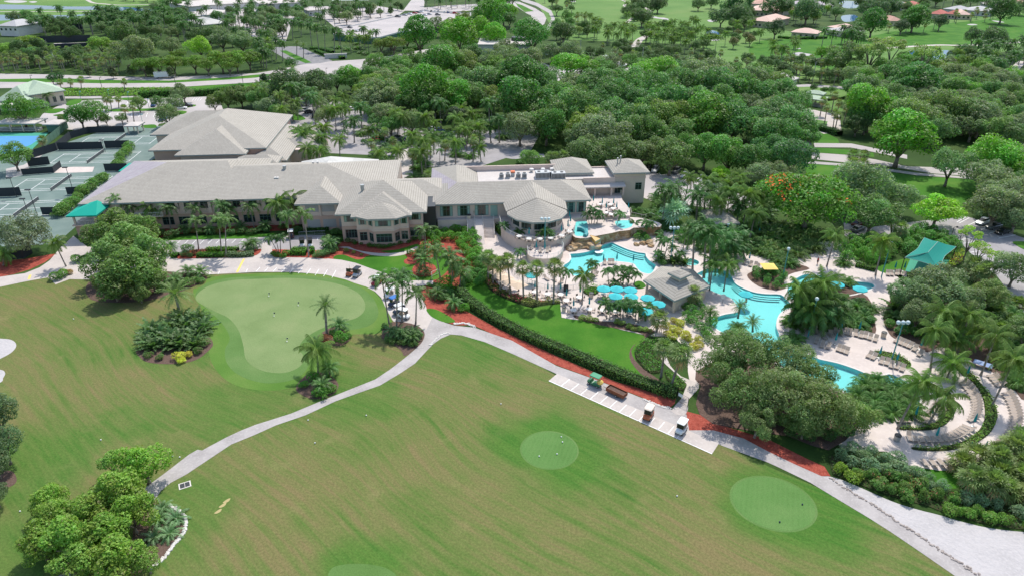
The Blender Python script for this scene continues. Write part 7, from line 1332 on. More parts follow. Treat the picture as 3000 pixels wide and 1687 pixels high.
for a in ((8,2155,808,2100,830,WH,'white saloon','nearest the sail in the shady car park',False,0.,False),(8,2265,855,2205,870,GR,'dark grey saloon','between the white saloon and the black car',False,0.,False),(8,2355,908,2290,925,BK,'black saloon','beside the dark grey one in the shady car park',False,0.,False),(8,905,825,960,800,MAR,'dark red car','under the grey-green trees of the shady car park'),(8,900,880,960,855,GR,'grey car','in deep shade beside the dark red one'),
          (7,1440,285,1420,310,SIL,'silver car','nearest the flat-roofed tower',True),(7,1372,262,1362,285,BK,'black car','half hidden by the tower roof'),(7,1740,338,1715,362,WH,'white saloon','in the middle of the bays behind the tower'),(7,1828,360,1800,385,BK,'black hatchback','between the two white cars behind the tower',True),(7,1910,372,1885,392,WH,'white car','at the far end of the bays behind the tower'),(7,1650,298,1620,320,GR,'dark car','in tree shade behind the tower',True),
          (1,1550,1070,1575,1045,BLU,'blue car','alone in the bays by the pro shop'),(1,1825,1100,1875,1098,WH,'white saloon','at the tip of the parking island by the pro shop'),(1,1885,1076,1935,1072,BK,'black saloon','behind the white saloon by the pro shop'),(1,1640,1215,1600,1235,BLU,'dark blue car','partly behind the gymnasium roof'),
          (2,945,285,980,290,GR,'dark car','standing alone on the open car deck',False,3.2),(2,1085,302,1045,292,MAR,'maroon four-wheel drive','on the open car deck',True,3.2),(2,980,328,1005,320,WH,'white car','first of the three together on the car deck',False,3.2),(2,1018,322,1043,314,WH,'white car','middle of the three together on the car deck',False,3.2),(2,1052,316,1077,308,SIL,'silver car','last of the three together on the car deck',False,3.2),(2,850,352,880,350,BK,'black car','at the near corner of the car deck',False,3.2),
          (2,1430,176,1460,178,GR,'grey four-wheel drive','at the near end of the long deck row',True,3.2),(2,1500,160,1525,162,SIL,'silver car','second in the long deck row',False,3.2),(2,1548,150,1572,152,WH,'white car','third in the long deck row',False,3.2),(2,1600,140,1622,142,RD,'red car','among pale ones in the long deck row',False,3.2),(2,1635,133,1657,135,GR,'grey car','just past the red one in the long deck row',False,3.2),(2,1665,127,1687,129,WH,'white car','at the far end of the long deck row',False,3.2),
          (2,1650,172,1675,174,SIL,'silver car','first in the short deck row',False,3.2),(2,1700,160,1725,162,WH,'white car','second in the short deck row',False,3.2),(2,1745,152,1770,154,SIL,'pale silver car','third in the short deck row',False,3.2),(2,1830,158,1855,158,GR,'dark grey four-wheel drive','last in the short deck row',True,3.2),
          (2,1765,122,1770,112,BK,'black car','first along the deck end wall',False,3.2),(2,1800,124,1805,114,WH,'white car','second along the deck end wall',False,3.2),(2,1835,126,1840,116,GR,'dark car','third along the deck end wall',False,3.2),(2,1900,132,1905,122,WH,'white car','fourth along the deck end wall',False,3.2),(2,1932,134,1937,124,BLU,'dark blue car','fifth along the deck end wall',False,3.2),(2,1965,136,1970,126,WH,'white car','next to the bright red one on the deck',False,3.2),(2,2003,142,2035,142,RD,'bright red four-wheel drive','at the far corner of the car deck',True,3.2),
          (2,1460,610,1500,602,RD,'red car','driving on the boulevard near the date palm'),(2,110,798,150,793,GR,'dark car','driving on the boulevard beside the conical trees'),(2,440,1122,480,1122,WH,'white car','first in the row behind the gymnasium lawn'),(2,500,1120,540,1122,SIL,'silver car','second in the row behind the gymnasium lawn'),(2,545,1142,580,1140,BK,'black car','third in the row behind the gymnasium lawn'),(2,590,1180,600,1160,BK,'black four-wheel drive','last in the row behind the gymnasium lawn',True),(2,890,1082,930,1080,GR,'dark grey car','behind the tall coconut trunk of the forecourt'),(2,962,1112,1005,1105,WH,'white saloon','beside the dark grey one in the forecourt'),(34,570,428,620,420,RD,'red sports car','in the forecourt among palms'),(34,880,438,910,450,WH,'white car','in the shady forecourt row'),(34,880,475,915,488,BK,'black car','in the shady forecourt row'),(34,800,415,840,420,GR,'grey car','in the shady forecourt row'),(34,1185,320,1220,330,SIL,'silver car','behind the big coconut palm of the forecourt'),(34,1250,330,1285,335,BLU,'blue car','behind the big coconut palm of the forecourt'),
          (3,490,895,520,890,WH,'white car','between the royal palms of the service lot'),(3,545,905,575,900,SIL,'silver car','between the royal palms of the service lot'),(4,2520,905,2570,895,BLU,'pale blue van','among palms at the lake side lot',True),(4,2370,1140,2400,1120,WH,'white car','below the royal palms at the lake side lot')):car(*a)
def truck(name,lab,r,a,b,cab,box,L_=6.5,hgt=3.2):
    p,q=W(r,*a),W(r,*b);t=thing(name,lab,'truck',(*p,0),ang(p,q));m=MB();loft(m,[sec(L_/2-1.9,1.0,.5,2.2),sec(L_/2-.9,1.0,.5,2.15),sec(L_/2-.4,.98,.5,1.4),sec(L_/2,.9,.5,1.25)]);obj('cab',m.mesh('cab',M['paint']),t,color=cab)
    obj('cargo_box',MB().box(-L_/2,L_/2-2.0,-1.1,1.1,.7,hgt).mesh('cargo_box',M['paint']),t,color=box);obj('windscreen',MB().box(L_/2-.86,L_/2-.62,-.85,.85,1.45,2.0).mesh('windscreen',M['carglass']),t);wheels(t,(-L_/2+1.2,L_/2-1.1),.95,.45,TRW)
truck('box_truck','white box truck parked by the dark palm belt',3,(925,635),(890,645),WH,WH,7,3.6);truck('box_truck','white flatbed truck nearer the fan palms of the service lot',3,(1120,690),(1085,697),WH,WH,6,1.6);truck('box_truck','green truck half hidden by grey-green trees',3,(2290,790),(2280,800),(.02,.2,.13),(.02,.2,.13),6,3.);truck('delivery_truck','white truck with red stripe driving behind the boulevard median trees',1,(1660,788),(1720,785),WH,WH,9,3.0)
def cartmeshes():
    b=MB();loft(b,[sec(-1.15,.5,.35,.72),sec(-.95,.58,.28,.80),sec(-.35,.58,.26,.66),sec(.25,.58,.26,.36,.04),sec(.45,.58,.26,.40,.04),sec(.62,.56,.28,.88),sec(.95,.54,.3,.84),sec(1.2,.42,.38,.62)])
    s=MB().box(-.62,-.1,-.52,.52,.66,.82).box(-.74,-.58,-.52,.52,.8,1.22);r=MB();loft(r,[sec(-1.05,.55,1.80,1.88,.04),sec(-.9,.62,1.80,1.94,.05),sec(.6,.62,1.80,1.95,.05),sec(.78,.54,1.80,1.86,.04)])
    p=MB()
    for y in (-.54,.54):p.tube([(.62,y,.85),(.5,y,1.82)],.022,5).tube([(-.85,y,.78),(-.88,y,1.82)],.022,5)
    w_=MB().add([(.66,-.5,.92),(.66,.5,.92),(.53,.5,1.74),(.53,-.5,1.74)],[(0,1,2,3)]);bag=MB().lathe([(.13,0),(.15,.6),(.16,.95),(.1,1.0)],(-1.2,-.22,.45),8).lathe([(.13,0),(.15,.6),(.16,.95),(.1,1.0)],(-1.2,.22,.45),8)
    return b.mesh('body',M['cart']),s.mesh('seat',M['seat']),r.mesh('roof',M['cart']),p.mesh('roof_posts',M['dark']),w_.mesh('windscreen',M['carglass']),bag.mesh('golf_bags',M['cloth2'])
CM=cartmeshes()
def cart(lab,r,a,b,body,roof=None,bags=False):
    p,q=W(r,*a),W(r,*b);t=thing('golf_cart',lab,'golf cart',(*p,.05),ang(p,q),'golf carts');obj('body',CM[0],t,color=body);obj('seat',CM[1],t)
    if roof:obj('roof',CM[2],t,color=roof)
    obj('roof_posts',CM[3],t)
    if bags:obj('golf_bags',CM[5],t)
    else:obj('windscreen',CM[4],t)
    wheels(t,(-.78,.8),.5,.23,CTW)
ORG=(.50,.13,.05);BEI=(.66,.56,.47)
cart('orange cart with beige roof on the cart parking stalls',11,(1370,1312),(1345,1352),ORG,BEI);cart('white cart with white roof on the cart parking stalls',15,(1680,12),(1655,45),WH,(.82,.81,.79))
cart('roofless orange cart beside the silver one at the green',6,(950,1325),(925,1348),ORG);cart('silver cart with black roof nearest the putting green',6,(1020,1335),(985,1365),SIL,BK);cart('dark red cart with white roof by the three slender palms',6,(1215,1422),(1180,1440),(.35,.015,.03),WH);cart('white cart with white roof ahead of the blue-roofed cart',10,(1345,105),(1295,125),WH,WH);cart('dark blue cart with bright blue roof by the green',10,(1390,190),(1340,212),(.015,.03,.07),(.03,.14,.42));cart('pale cart behind the slender palm trunks, next to the last',10,(1440,268),(1395,285),(.05,.06,.08),(.72,.72,.70),True);cart('white cart nearest the clump of low palms',10,(1490,312),(1535,325),WH,WH)
cart('black-roofed cart nearer the shuttered bays end',6,(470,1038),(470,1065),WH,BK);cart('black-roofed cart beside the grey-green bushes',6,(548,1040),(550,1068),WH,BK);cart('white-roofed maroon cart by the dark dome bush',6,(358,950),(362,920),MAR,WH,True)
t=thing('utility_vehicle','green utility vehicle with yellow load towing a brown trailer','utility vehicle',(*W(11,830,985),.05),ang(W(11,1040,1075),W(11,830,985)));obj('body',CM[0],t,color=(.03,.16,.07));obj('roof',CM[2],t,color=(.03,.25,.12));obj('roof_posts',CM[3],t);obj('load',MB().lathe([(.5,0),(.55,.25),(.3,.55),(.05,.65)],(-1.0,0,.75),9).mesh('load',M['yellow']),t);wheels(t,(-.8,.8),.5,.23,CTW)
t=thing('trailer','long brown open-topped trailer behind the green utility vehicle','trailer',(*W(11,1050,1085),.05),ang(W(11,1140,1120),W(11,950,1030)));obj('box',MB().box(-1.6,1.6,-.6,.6,.35,.45).box(-1.6,1.6,-.65,-.6,.35,.95).box(-1.6,1.6,.6,.65,.35,.95).box(-1.65,-1.6,-.65,.65,.35,.95).box(1.6,1.65,-.65,.65,.35,.95).mesh('box',M['wood']),t);obj('load',MB().box(-1.5,1.5,-.5,.5,.45,.75).mesh('load',M['soil']),t);obj('drawbar',MB().tube([(1.6,0,.4),(2.5,0,.4)],.04,5).mesh('drawbar',M['dark']),t);wheels(t,(-.3,),.62,.23,CTW)
LS=MB().add([(-.95,-.32,.34),(.25,-.32,.34),(.25,.32,.34),(-.95,.32,.34),(-.95,-.32,.30),(.25,-.32,.30),(.25,.32,.30),(-.95,.32,.30)],[(0,1,2,3),(7,6,5,4),(0,4,5,1),(2,6,7,3),(0,3,7,4)]).mesh('seat_sling',M['sling'])
LB=MB().add([(.27,-.32,.34),(.27,.32,.34),(.86,.32,.80),(.86,-.32,.80),(.29,-.32,.30),(.29,.32,.30),(.88,.32,.76),(.88,-.32,.76)],[(0,1,2,3),(7,6,5,4),(3,2,6,7),(0,3,7,4),(1,5,6,2)]).mesh('backrest_sling',M['sling'])
f_=MB()
for y in (-.34,.34):f_.tube([(-.98,y,.32),(.27,y,.32),(.88,y,.80)],.025,4).tube([(-.7,y,0),(-.7,y,.32)],.022,4).tube([(.4,y,0),(.3,y,.32)],.022,4)
LF=f_.mesh('frame',M['pale']);NL=[0]
def lounger(head,foot,lab,z=DECKZ,grp='pool loungers'):
    m=((head[0]+foot[0])/2,(head[1]+foot[1])/2);t=thing('sun_lounger',lab,'sun lounger',(*m,z),ang(foot,head),grp);obj('frame',LF,t);obj('seat_sling',LS,t);obj('backrest_sling',LB,t)
    NL[0]+=1;return t
def resample(pts,n):
    P=[Vector(p) for p in pts];d=[0.]
    for i in range(1,len(P)):d.append(d[-1]+(P[i]-P[i-1]).length)
    out=[]
    for k in range(n):
        s=d[-1]*k/(n-1);i=max(j for j in range(len(d)) if d[j]<=s+1e-9);i=min(i,len(P)-2);out.append(P[i].lerp(P[i+1],(s-d[i])/max(1e-9,d[i+1]-d[i])))
    return out
def lrow(r,heads,feet,n,lab,skip=(),z=DECKZ):
    """loungers side by side along an arc, all alike"""
    H,F=resample(smooth(WP(r,heads,z),6,False),n),resample(smooth(WP(r,feet,z),6,False),n)
    for i in range(n):
        if i in skip:continue
        lounger(H[i],F[i],lab,z,lab)
lrow(28,[(1195,70),(1245,130),(1300,200),(1345,255),(1385,310),(1415,375),(1440,450),(1445,520),(1425,590),(1380,655),(1310,720)],[(1090,85),(1150,145),(1200,215),(1240,270),(1268,330),(1290,395),(1305,470),(1300,535),(1270,600),(1220,670),(1150,740)],25,'taupe lounger in the outermost arc beside the low fan palms',(4,5))
lrow(16,[(1600,392),(1700,395),(1790,390),(1880,370),(1960,350)],[(1530,300),(1630,295),(1720,290),(1810,280),(1890,262)],6,'taupe lounger at the lawn end of the outermost arc');lrow(16,[(2260,230),(2330,180),(2400,130),(2470,70),(2530,10)],[(2160,205),(2235,160),(2310,105),(2380,50),(2440,-10)],8,'taupe lounger in the outermost arc below the sand-side palms')
lrow(28,[(905,125),(940,160),(970,190),(995,220),(1018,255),(1035,295),(1048,335),(1052,385),(1048,430),(1025,480)],[(825,165),(858,200),(880,235),(898,265),(915,300),(928,340),(932,385),(925,430),(905,475),(885,515)],14,'taupe lounger in the middle arc above its closed umbrella')
lrow(28,[(960,600),(890,655),(810,700),(720,735),(640,748),(550,750),(480,752),(420,748)],[(870,565),(810,600),(750,630),(680,648),(620,655),(540,660),(450,658),(385,655)],12,'taupe lounger in the middle arc nearest the bin');lounger(*WP(28,[(330,640),(350,700)],DECKZ),'single taupe lounger at the bin end of the middle arc')
lrow(28,[(685,390),(670,435),(625,485),(565,525),(500,552)],[(575,320),(560,375),(520,425),(455,460),(395,478)],9,'taupe lounger in the innermost arc facing the winding pool',(4,));lrow(28,[(340,560),(300,558),(255,556)],[(320,480),(270,480),(215,476)],4,'taupe lounger at the far left end of the innermost arc'.replace('far left ','planted '))
for i,(h,f) in enumerate((((435,135),(480,215)),((375,160),(425,240)),((300,185),(352,268)),((505,145),(520,222)),((565,130),(565,215)),((614,138),(605,225)),((745,168),(725,248)),((797,172),(770,257)),((852,187),(820,275)),((914,207),(880,293)),((675,150),(680,230)))):lounger(*WP(27,[h,f],DECKZ),'taupe lounger in the row above the curved deck steps',grp='loungers above the curved steps')
for h,f in (((502,315),(466,400)),((547,330),(510,415)),((592,345),(556,435))):lounger(*WP(27,[h,f],DECKZ),'one of three taupe loungers on the open deck below the curved steps',grp='three loungers on the open deck')
for h,f in (((385,295),(355,370)),((315,285),(285,350)),((255,235),(220,312))):lounger(*WP(27,[h,f],DECKZ),'taupe lounger by the big oak at the end of the curved steps',grp='loungers by the oak')
for h,f in (((1175,240),(1100,290)),((1218,255),(1150,320)),((1265,275),(1205,340)),((1315,295),(1252,360)),((1362,325),(1312,388)),((1420,390),(1370,440))):lounger(*WP(27,[h,f],DECKZ),'taupe lounger along the dark garden behind the triple globe lamp',grp='loungers behind the lamp')
for h,f in (((864,395),(790,470)),((914,415),(842,492)),((984,455),(945,542)),((1048,465),(1002,562)),((1164,510),(1112,602)),((1218,535),(1176,627)),((1090,495),(1060,592))):lounger(*WP(27,[h,f],DECKZ),'taupe lounger between the lamp bed and the winding pool',grp='loungers in front of the lamp bed')
for h,f in (((585,865),(605,965)),((640,868),(665,965)),((708,862),(730,960)),((765,865),(785,955)),((835,900),(840,970))):lounger(*WP(29,[h,f],DECKZ),'taupe lounger beside the shade sail',grp='loungers beside the sail')
for h,f in (((975,840),(930,955)),((1102,880),(1050,985)),((1194,900),(1140,995)),((1245,948),(1185,1012))):lounger(*WP(25,[h,f],DECKZ),'taupe lounger under the closed umbrellas by the winding pool curve',grp='loungers at the pool curve')
for h,f in (((480,60),(490,110)),((575,52),(585,105)),((640,52),(650,105)),((330,140),(290,200)),((300,255),(235,300)),((340,300),(270,350))):lounger(*WP(24,[h,f],DECKZ),'taupe lounger on the lagoon pool side of the palm row',grp='loungers by the lagoon')
for h,f in (((1510,900),(1430,985)),((1900,850),(1990,880)),((1840,930),(1830,1010)),((1640,960),(1650,1040)),((1780,960),(1780,1040))):lounger(*WP(21,[h,f],1.7),'taupe lounger on the low round terrace',1.7,'loungers on the round terrace')
for h,f in (((1700,560),(1600,640)),((1460,500),(1560,600)),((2260,540),(2180,600)),((1310,500),(1400,560))):lounger(*WP(23,[h,f],DECKZ),'taupe lounger on the stepped deck behind the fan palms',grp='loungers behind the fan palms')
UCL=MB().lathe([(.05,.9),(.19,1.0),(.17,1.5),(.09,2.2),(.02,2.5)],n=9).mesh('folded_canopy',M['umbc']);UPO=MB().tube([(0,0,0),(0,0,2.45)],.03,6).lathe([(.28,0),(.28,.08),(.08,.14)],n=10).mesh('pole',M['steel'])
def closed(r,pts,where,z=DECKZ):
    for i,(u,v) in enumerate(pts):t=thing('closed_umbrella',where if len(pts)==1 else f'{where}, {ORDW[i]}','umbrella',(*W(r,u,v,z),z),0,'closed teal umbrellas');obj('folded_canopy',UCL,t);obj('pole',UPO,t)
ORDW=['first from the clubhouse side','second from the clubhouse side','third from the clubhouse side','fourth from the clubhouse side','fifth from the clubhouse side','sixth from the clubhouse side','seventh from the clubhouse side','eighth from the clubhouse side']
closed(28,[(590,690)],'closed teal umbrella in the middle arc near the bin');closed(28,[(955,555)],'closed teal umbrella at the turn of the middle arc');closed(28,[(540,470)],'closed teal umbrella beside the leaning trunk in the innermost arc');closed(28,[(390,485)],'closed teal umbrella in the innermost arc nearest the pool');closed(28,[(660,365)],'closed teal umbrella below the coconut palm crown');closed(28,[(1050,825)],'closed teal umbrella among the outermost loungers, nearer the fan palms');closed(28,[(900,835)],'closed teal umbrella at the lawn end of the outermost loungers');closed(28,[(890,85)],'closed teal umbrella at the top of the middle arc')
closed(27,[(500,160),(705,170)],'closed teal umbrella above the curved steps');closed(27,[(440,300)],'closed teal umbrella at the oak end of the curved steps');closed(27,[(935,450),(1125,520)],'closed teal umbrella before the lamp bed');closed(27,[(1395,360)],'closed teal umbrella against the dark garden');closed(29,[(690,870),(825,870)],'closed bright teal umbrella beside the sail')
closed(25,[(1040,870)],'closed teal umbrella behind the loungers at the pool curve');closed(25,[(755,815)],'closed teal umbrella under the royal palms');closed(25,[(480,740)],'closed teal umbrella behind the lone coconut crown');closed(25,[(1235,345)],'closed teal umbrella at the edge of the areca jungle');closed(24,[(455,95),(720,70),(1045,100)],'closed teal umbrella against the lagoon water')
closed(21,[(1565,990),(1735,1000)],'closed teal umbrella on the low round terrace',1.7);closed(21,[(1420,720),(2060,660),(2190,570),(2240,470),(2220,370)],'closed teal umbrella on the dining terrace',3.);closed(22,[(180,80),(255,60),(430,110),(515,190),(655,110),(715,190),(950,190)],'closed teal umbrella on the upper dining deck',3.)
closed(23,[(1130,760),(1385,800),(1640,800),(1755,930),(2025,860),(1895,1130),(2205,1100),(2480,1120)],'closed teal umbrella in a round table, deck row')
UOP=fan([(1.45*math.cos(k*math.pi/4),1.45*math.sin(k*math.pi/4)) for k in range(8)],2.15,(0,0,2.65),fas=False);
for k in range(8):
    a,b=k*math.pi/4,(k+1)*math.pi/4;UOP.add([(1.45*math.cos(a),1.45*math.sin(a),2.15),(1.45*math.cos(b),1.45*math.sin(b),2.15),(1.45*math.cos(b),1.45*math.sin(b),1.98),(1.45*math.cos(a),1.45*math.sin(a),1.98)],[(0,1,2,3)])
UOP=UOP.mesh('canopy',M['umb']);UP2=MB().tube([(0,0,0),(0,0,2.7)],.03,6).lathe([(.3,0),(.3,.08),(.08,.14)],n=10).mesh('pole',M['steel'])
for r,u,v,lab in ((24,470,570,'turquoise umbrella nearest the clipped oval bed'),(24,730,575,'turquoise umbrella in the middle of the row of three'),(24,995,595,'turquoise umbrella of the row of three, nearest the bar'),(24,1340,750,'turquoise umbrella in front of the bar counter'),(24,1550,870,'turquoise umbrella at the corner of the bar'),(24,700,715,'turquoise umbrella half hidden behind palms, below the row of three'),(24,1010,725,'turquoise umbrella behind the palm crowns, bar side'),(24,990,950,'turquoise umbrella seen through the palm row'),(24,1310,1010,'turquoise umbrella between the palm row and the round fan palm'),(23,1070,430,'turquoise umbrella behind the fan palm trunks'),(26,480,305,'turquoise umbrella standing in the pool steps'),(12,930,15,'turquoise umbrella beside the upper pool'),(12,700,-30,'turquoise umbrella beyond the royal palm group'),(12,525,150,'turquoise umbrella behind the royal palm trunks')):
    t=thing('open_umbrella',lab,'umbrella',(*W(r,u,v,2.3),0),0,'open turquoise umbrellas');obj('canopy',UOP,t,color=None);obj('pole',UP2,t)
UBE=hip([(-1.5,-1.5),(1.5,-1.5),(1.5,1.5),(-1.5,1.5)],2.3,.5,[(-.01,0),(.01,0)],fas=False).mesh('canopy',M['umbb'])
for u,v,lab in ((355,245,'square beige umbrella nearest the curved railing end'),(385,380,'square beige umbrella, second from the curved railing end'),(530,480,'square beige umbrella, third from the curved railing end'),(610,560,'square beige umbrella, fourth from the curved railing end'),(800,620,'square beige umbrella nearest the round table row')):t=thing('beige_umbrella',lab,'umbrella',(*W(23,u,v,2.5),0),R(38),'beige umbrellas');obj('canopy',UBE,t);obj('pole',UP2,t)
t=thing('yellow_umbrella','yellow umbrella under the bent palms by the pool curve','umbrella',(*W(25,1440,960,2.2),0));obj('canopy',UBE,t).data=UBE.copy();t.children[0].data.materials[0]=M['yellow'];obj('pole',UP2,t)
TT=MB().lathe([(.62,.70),(.64,.73),(.62,.75)],n=18).mesh('table_top',M['pale']);TS=MB().lathe([(.3,0),(.3,.05),(.05,.1),(.05,.7)],n=10).mesh('pedestal',M['dark'])
CS=MB().box(-.23,.23,-.23,.23,.42,.47).mesh('seat',M['sling']);CB=MB().box(-.25,-.2,-.23,.23,.47,.9).mesh('backrest',M['sling']);c_=MB()
for x in (-.21,.21):
    for y in (-.21,.21):c_.tube([(x,y,0),(x,y,.42)],.018,4)
CL_=c_.mesh('legs',M['wood'])
def table(r,u,v,lab,z=DECKZ,n=4):
    p=W(r,u,v,z+.7);t=thing('round_table',lab,'table',(*p,z),0,'round pool tables');obj('table_top',TT,t);obj('pedestal',TS,t);a0=rr.random()
    for k in range(n):
        a=a0+k*2*math.pi/n;c=thing('chair','tan chair drawn up to the '+lab,'chair',(p[0]+.95*math.cos(a),p[1]+.95*math.sin(a),z),a+math.pi,'chairs at the '+lab);obj('seat',CS,c);obj('backrest',CB,c);obj('legs',CL_,c)
for r,u,v,lab,z in ((23,1130,775,'round table nearest the beige umbrellas',DECKZ),(23,1385,815,'round table second along the railing',DECKZ),(23,1640,825,'round table third along the railing',DECKZ),(23,1755,945,'round table in front of the speaker box',DECKZ),(23,2010,880,'round table behind the thin coconut trunk',DECKZ),(23,1895,1135,'round table at the deck corner by the lawn',DECKZ),(23,2205,1115,'round table second from the lawn corner',DECKZ),(23,2480,1135,'round table third from the lawn corner',DECKZ),(24,710,1035,'round table fourth from the lawn corner',DECKZ),(24,470,675,'table under the first turquoise umbrella',DECKZ),(24,1000,1060,'table under the hidden turquoise umbrella',DECKZ),(24,1290,1070,'table nearest the round fan palm',DECKZ),(23,720,770,'table under the last beige umbrella',DECKZ),(23,540,700,'table between beige umbrellas',DECKZ),(23,380,490,'table beside the fan palm row',DECKZ),
                        (22,410,60,'upper deck table nearest the glass doors',3.),(22,600,60,'upper deck table by the second umbrella',3.),(22,650,140,'upper deck table in the middle',3.),(22,530,225,'upper deck table over the palms',3.),(22,620,260,'upper deck table nearest the plunge pool',3.),(22,720,240,'upper deck table by the lone slanting palm',3.),(21,1225,690,'terrace table nearest the curved hedge',3.),(21,1420,740,'terrace table with the closed umbrella',3.),(21,1640,745,'terrace table behind the globe lamp',3.),(21,1850,730,'terrace table nearest the brown wall',3.),(21,2070,680,'terrace table by the stone ramp',3.),(21,2230,600,'terrace table above the slide pool',3.)):table(r,u,v,lab,z)
def lamp(lab,r,top,base,n=3,z=0.):
    b=W(r,*base,z);h=AtY(r,*top,b[1])[1]-z;t=thing('globe_lamp',lab,'lamp post',(*b,z),0,'globe lamps');obj('pole',MB().tube([(0,0,0),(0,0,h*.5),(0,0,h)],[.13,.10,.08],8).mesh('pole',M['teal']),t)
    if n==3:obj('crossbar',MB().tube([(-.85,0,h),(.85,0,h)],.05,6).mesh('crossbar',M['teal']),t)
    for x in ((-.8,0,.8) if n==3 else (0,)):obj('globe',MB().lathe([(.02,-.36),(.24,-.28),(.37,0),(.27,.26),(.02,.37)],(x,0,h+.38),12).mesh('globe',M['globe'],True),t)
lamp('teal lamp post with three globes on the lounger deck',27,(1205,75),(1075,485));lamp('teal lamp post with three globes beside the hot tub palms',22,(1880,560),(1785,1210));lamp('teal lamp post with three globes before the octagonal dining room',21,(1755,380),(1730,930),3,1.7);lamp('teal globe lamp leaning in the royal palm group',12,(490,140),(400,505),1);lamp('teal globe lamp in the bent palm bed by the pool curve',25,(1830,640),(1710,1190),1);lamp('teal lamp beside the loungers at the sail',29,(650,480),(505,950),1);lamp('teal lamp by the poolside pavilion',25,(620,150),(590,420),1)
def pole(name,lab,r,top,base,cat,m,head=None,grp=None,rad=.09):
    b=W(r,*base);h=max(1.5,AtY(r,*top,b[1])[1]);t=thing(name,lab,cat,(*b,0),0,grp);obj('pole',MB().tube([(0,0,0),(0,0,h)],[rad,rad*.7],6).mesh('pole',m),t)
    if head=='box':obj('lamp_head',MB().box(-.9,.35,-.28,.28,h-.12,h+.14).mesh('lamp_head',M['dark']),t)
    elif head:obj('lamp_head',MB().tube([(0,0,h),(head,0,h+.1)],.05,5).lathe([(.05,.25),(.3,.05),(.32,-.08)],(head,0,h),9).mesh('lamp_head',m),t)
for lab,a,b in (('court floodlight nearest the near teal awning',(310,470),(378,730)),('court floodlight by the dark screens of the lowest courts',(100,350),(168,545)),('short court floodlight over the lowest net',(220,560),(287,712)),('court floodlight by the white court terrace',(655,245),(748,515)),('court floodlight behind the top middle court',(1040,-30),(1060,90))):pole('floodlight',lab,5,a,b,'floodlight',M['dark'],'box','tennis floodlights')
for lab,a,b in (('dark street lamp nearest the lake house end of the boulevard',(300,762),(332,862)),('dark street lamp opposite the median fan palms',(995,780),(1026,882)),('dark street lamp beside the clipped hedge walk',(1752,762),(1772,872)),('dark street lamp before the boulevard junction',(2435,742),(2446,836))):pole('street_lamp',lab,1,a,b,'street lamp',M['dark'],.7,'street lamps along the boulevard',.12)
for lab,a,b in (('teal lot lamp beside the annexe walk',(812,925),(815,1000)),('teal lot lamp above the fan palm pair',(1085,905),(1100,985)),('teal lot lamp over the parking bays walk',(1285,930),(1295,1000)),('teal lot lamp before the tall hedge',(1480,1000),(1502,1095)),('teal lot lamp behind the white gazebo',(1418,1155),(1442,1265))):pole('lot_lamp',lab,1,a,b,'lot lamp',M['teal'],.5,'lot lamps',.08)
for r,lab,a,b in ((3,'tall pale pole nearest the storage tank',(688,395),(685,590)),(3,'tall pale pole beside the bright round tree',(1322,480),(1304,700)),(3,'tall pale pole before the far green',(2082,550),(2070,700)),(4,'tall pale pole behind the maintenance shed',(470,625),(445,825))):pole('utility_pole',lab,r,a,b,'pole',M['steel'],None,'tall poles',.2)
pole('street_lamp','dark arm lamp in the shady car park nearest the sail',8,(1890,845),(1842,945),'street lamp',M['dark'],.7,None,.08);pole('street_lamp','dark arm lamp at the mouth of the entrance drive',2,(1190,610),(1202,690),'street lamp',M['dark'],.7,None,.1);pole('street_lamp','dark twin post lamp at the junction kerb',2,(705,690),(712,770),'street lamp',M['dark'],.5,None,.1)
NTW=('top','second','third','lowest')
for i,c in enumerate(COURTS):
    p=TP(c[0]+11.885,c[1]+.9);t=thing('tennis_net',f'dark net across the {NTW[i]} tennis court','tennis net',(*p,0),TA,'tennis nets')
    obj('netting',MB().box(-.02,.02,-12.7,0,.08,.95).mesh('netting',M['net']),t);obj('band',MB().box(-.03,.03,-12.7,0,.95,1.02).mesh('band',M['white']),t)
    for y in (0,-12.75):obj('post',MB().tube([(0,y,0),(0,y,1.07)],.05,6).mesh('post',M['dark']),t)
def fence(lab,r,pts,h=2.6,m='screen'):
    P=WP(r,pts);t=thing('court_fence',lab,'fence',(*P[0],0),0,'court windscreens');mb=MB();pm=MB().tube([(0,0,0),(0,0,h+.1)],.04,5).mesh('post',M['dark'])
    for i in range(len(P)-1):
        a,b=Vector(P[i])-Vector(P[0]),Vector(P[i+1])-Vector(P[0]);d=(b-a);L_=d.length;d.normalize();mb.obox(a,d,0,L_,-.015,.015,.1,h)
        for k in range(int(L_/3)+1):q=a+d*(L_*k/max(1,int(L_/3)));obj('post',pm,t,(q.x,q.y,0))
    obj('windscreen',mb.mesh('windscreen',M[m]),t)
fence('dark windscreen between the top and second courts, clubhouse half',31,[(1185,750),(1460,742)]);fence('dark windscreen between the top and second courts, walk half',31,[(660,770),(1160,757)]);fence('dark windscreen along the walk to the courts',31,[(300,880),(640,772),(800,640)]);fence('green windscreen beside the blue court',31,[(500,740),(715,560)],2.6,'greenwall');fence('dark windscreen behind the top court',31,[(800,640),(1000,580),(1400,570)],2.4)
fence('dark windscreen by the second court net',5,[(1060,285),(1290,280)],2.4);fence('short dark windscreen beside the third court',5,[(680,520),(905,510)],2.2);fence('short dark windscreen beside the lowest court',5,[(430,725),(640,722)],2.2);fence('dark windscreen at the far side of the lowest courts',5,[(-100,545),(95,540),(222,532)],2.6);fence('dark windscreen beside the white court terrace',5,[(230,325),(545,300),(620,240)],2.0);fence('dark windscreen behind the round tree by the courts',5,[(290,240),(505,215)],2.6);fence('dark mesh fence below the lowest court behind the mulch',5,[(-100,1190),(240,1165),(330,1110)],2.2)
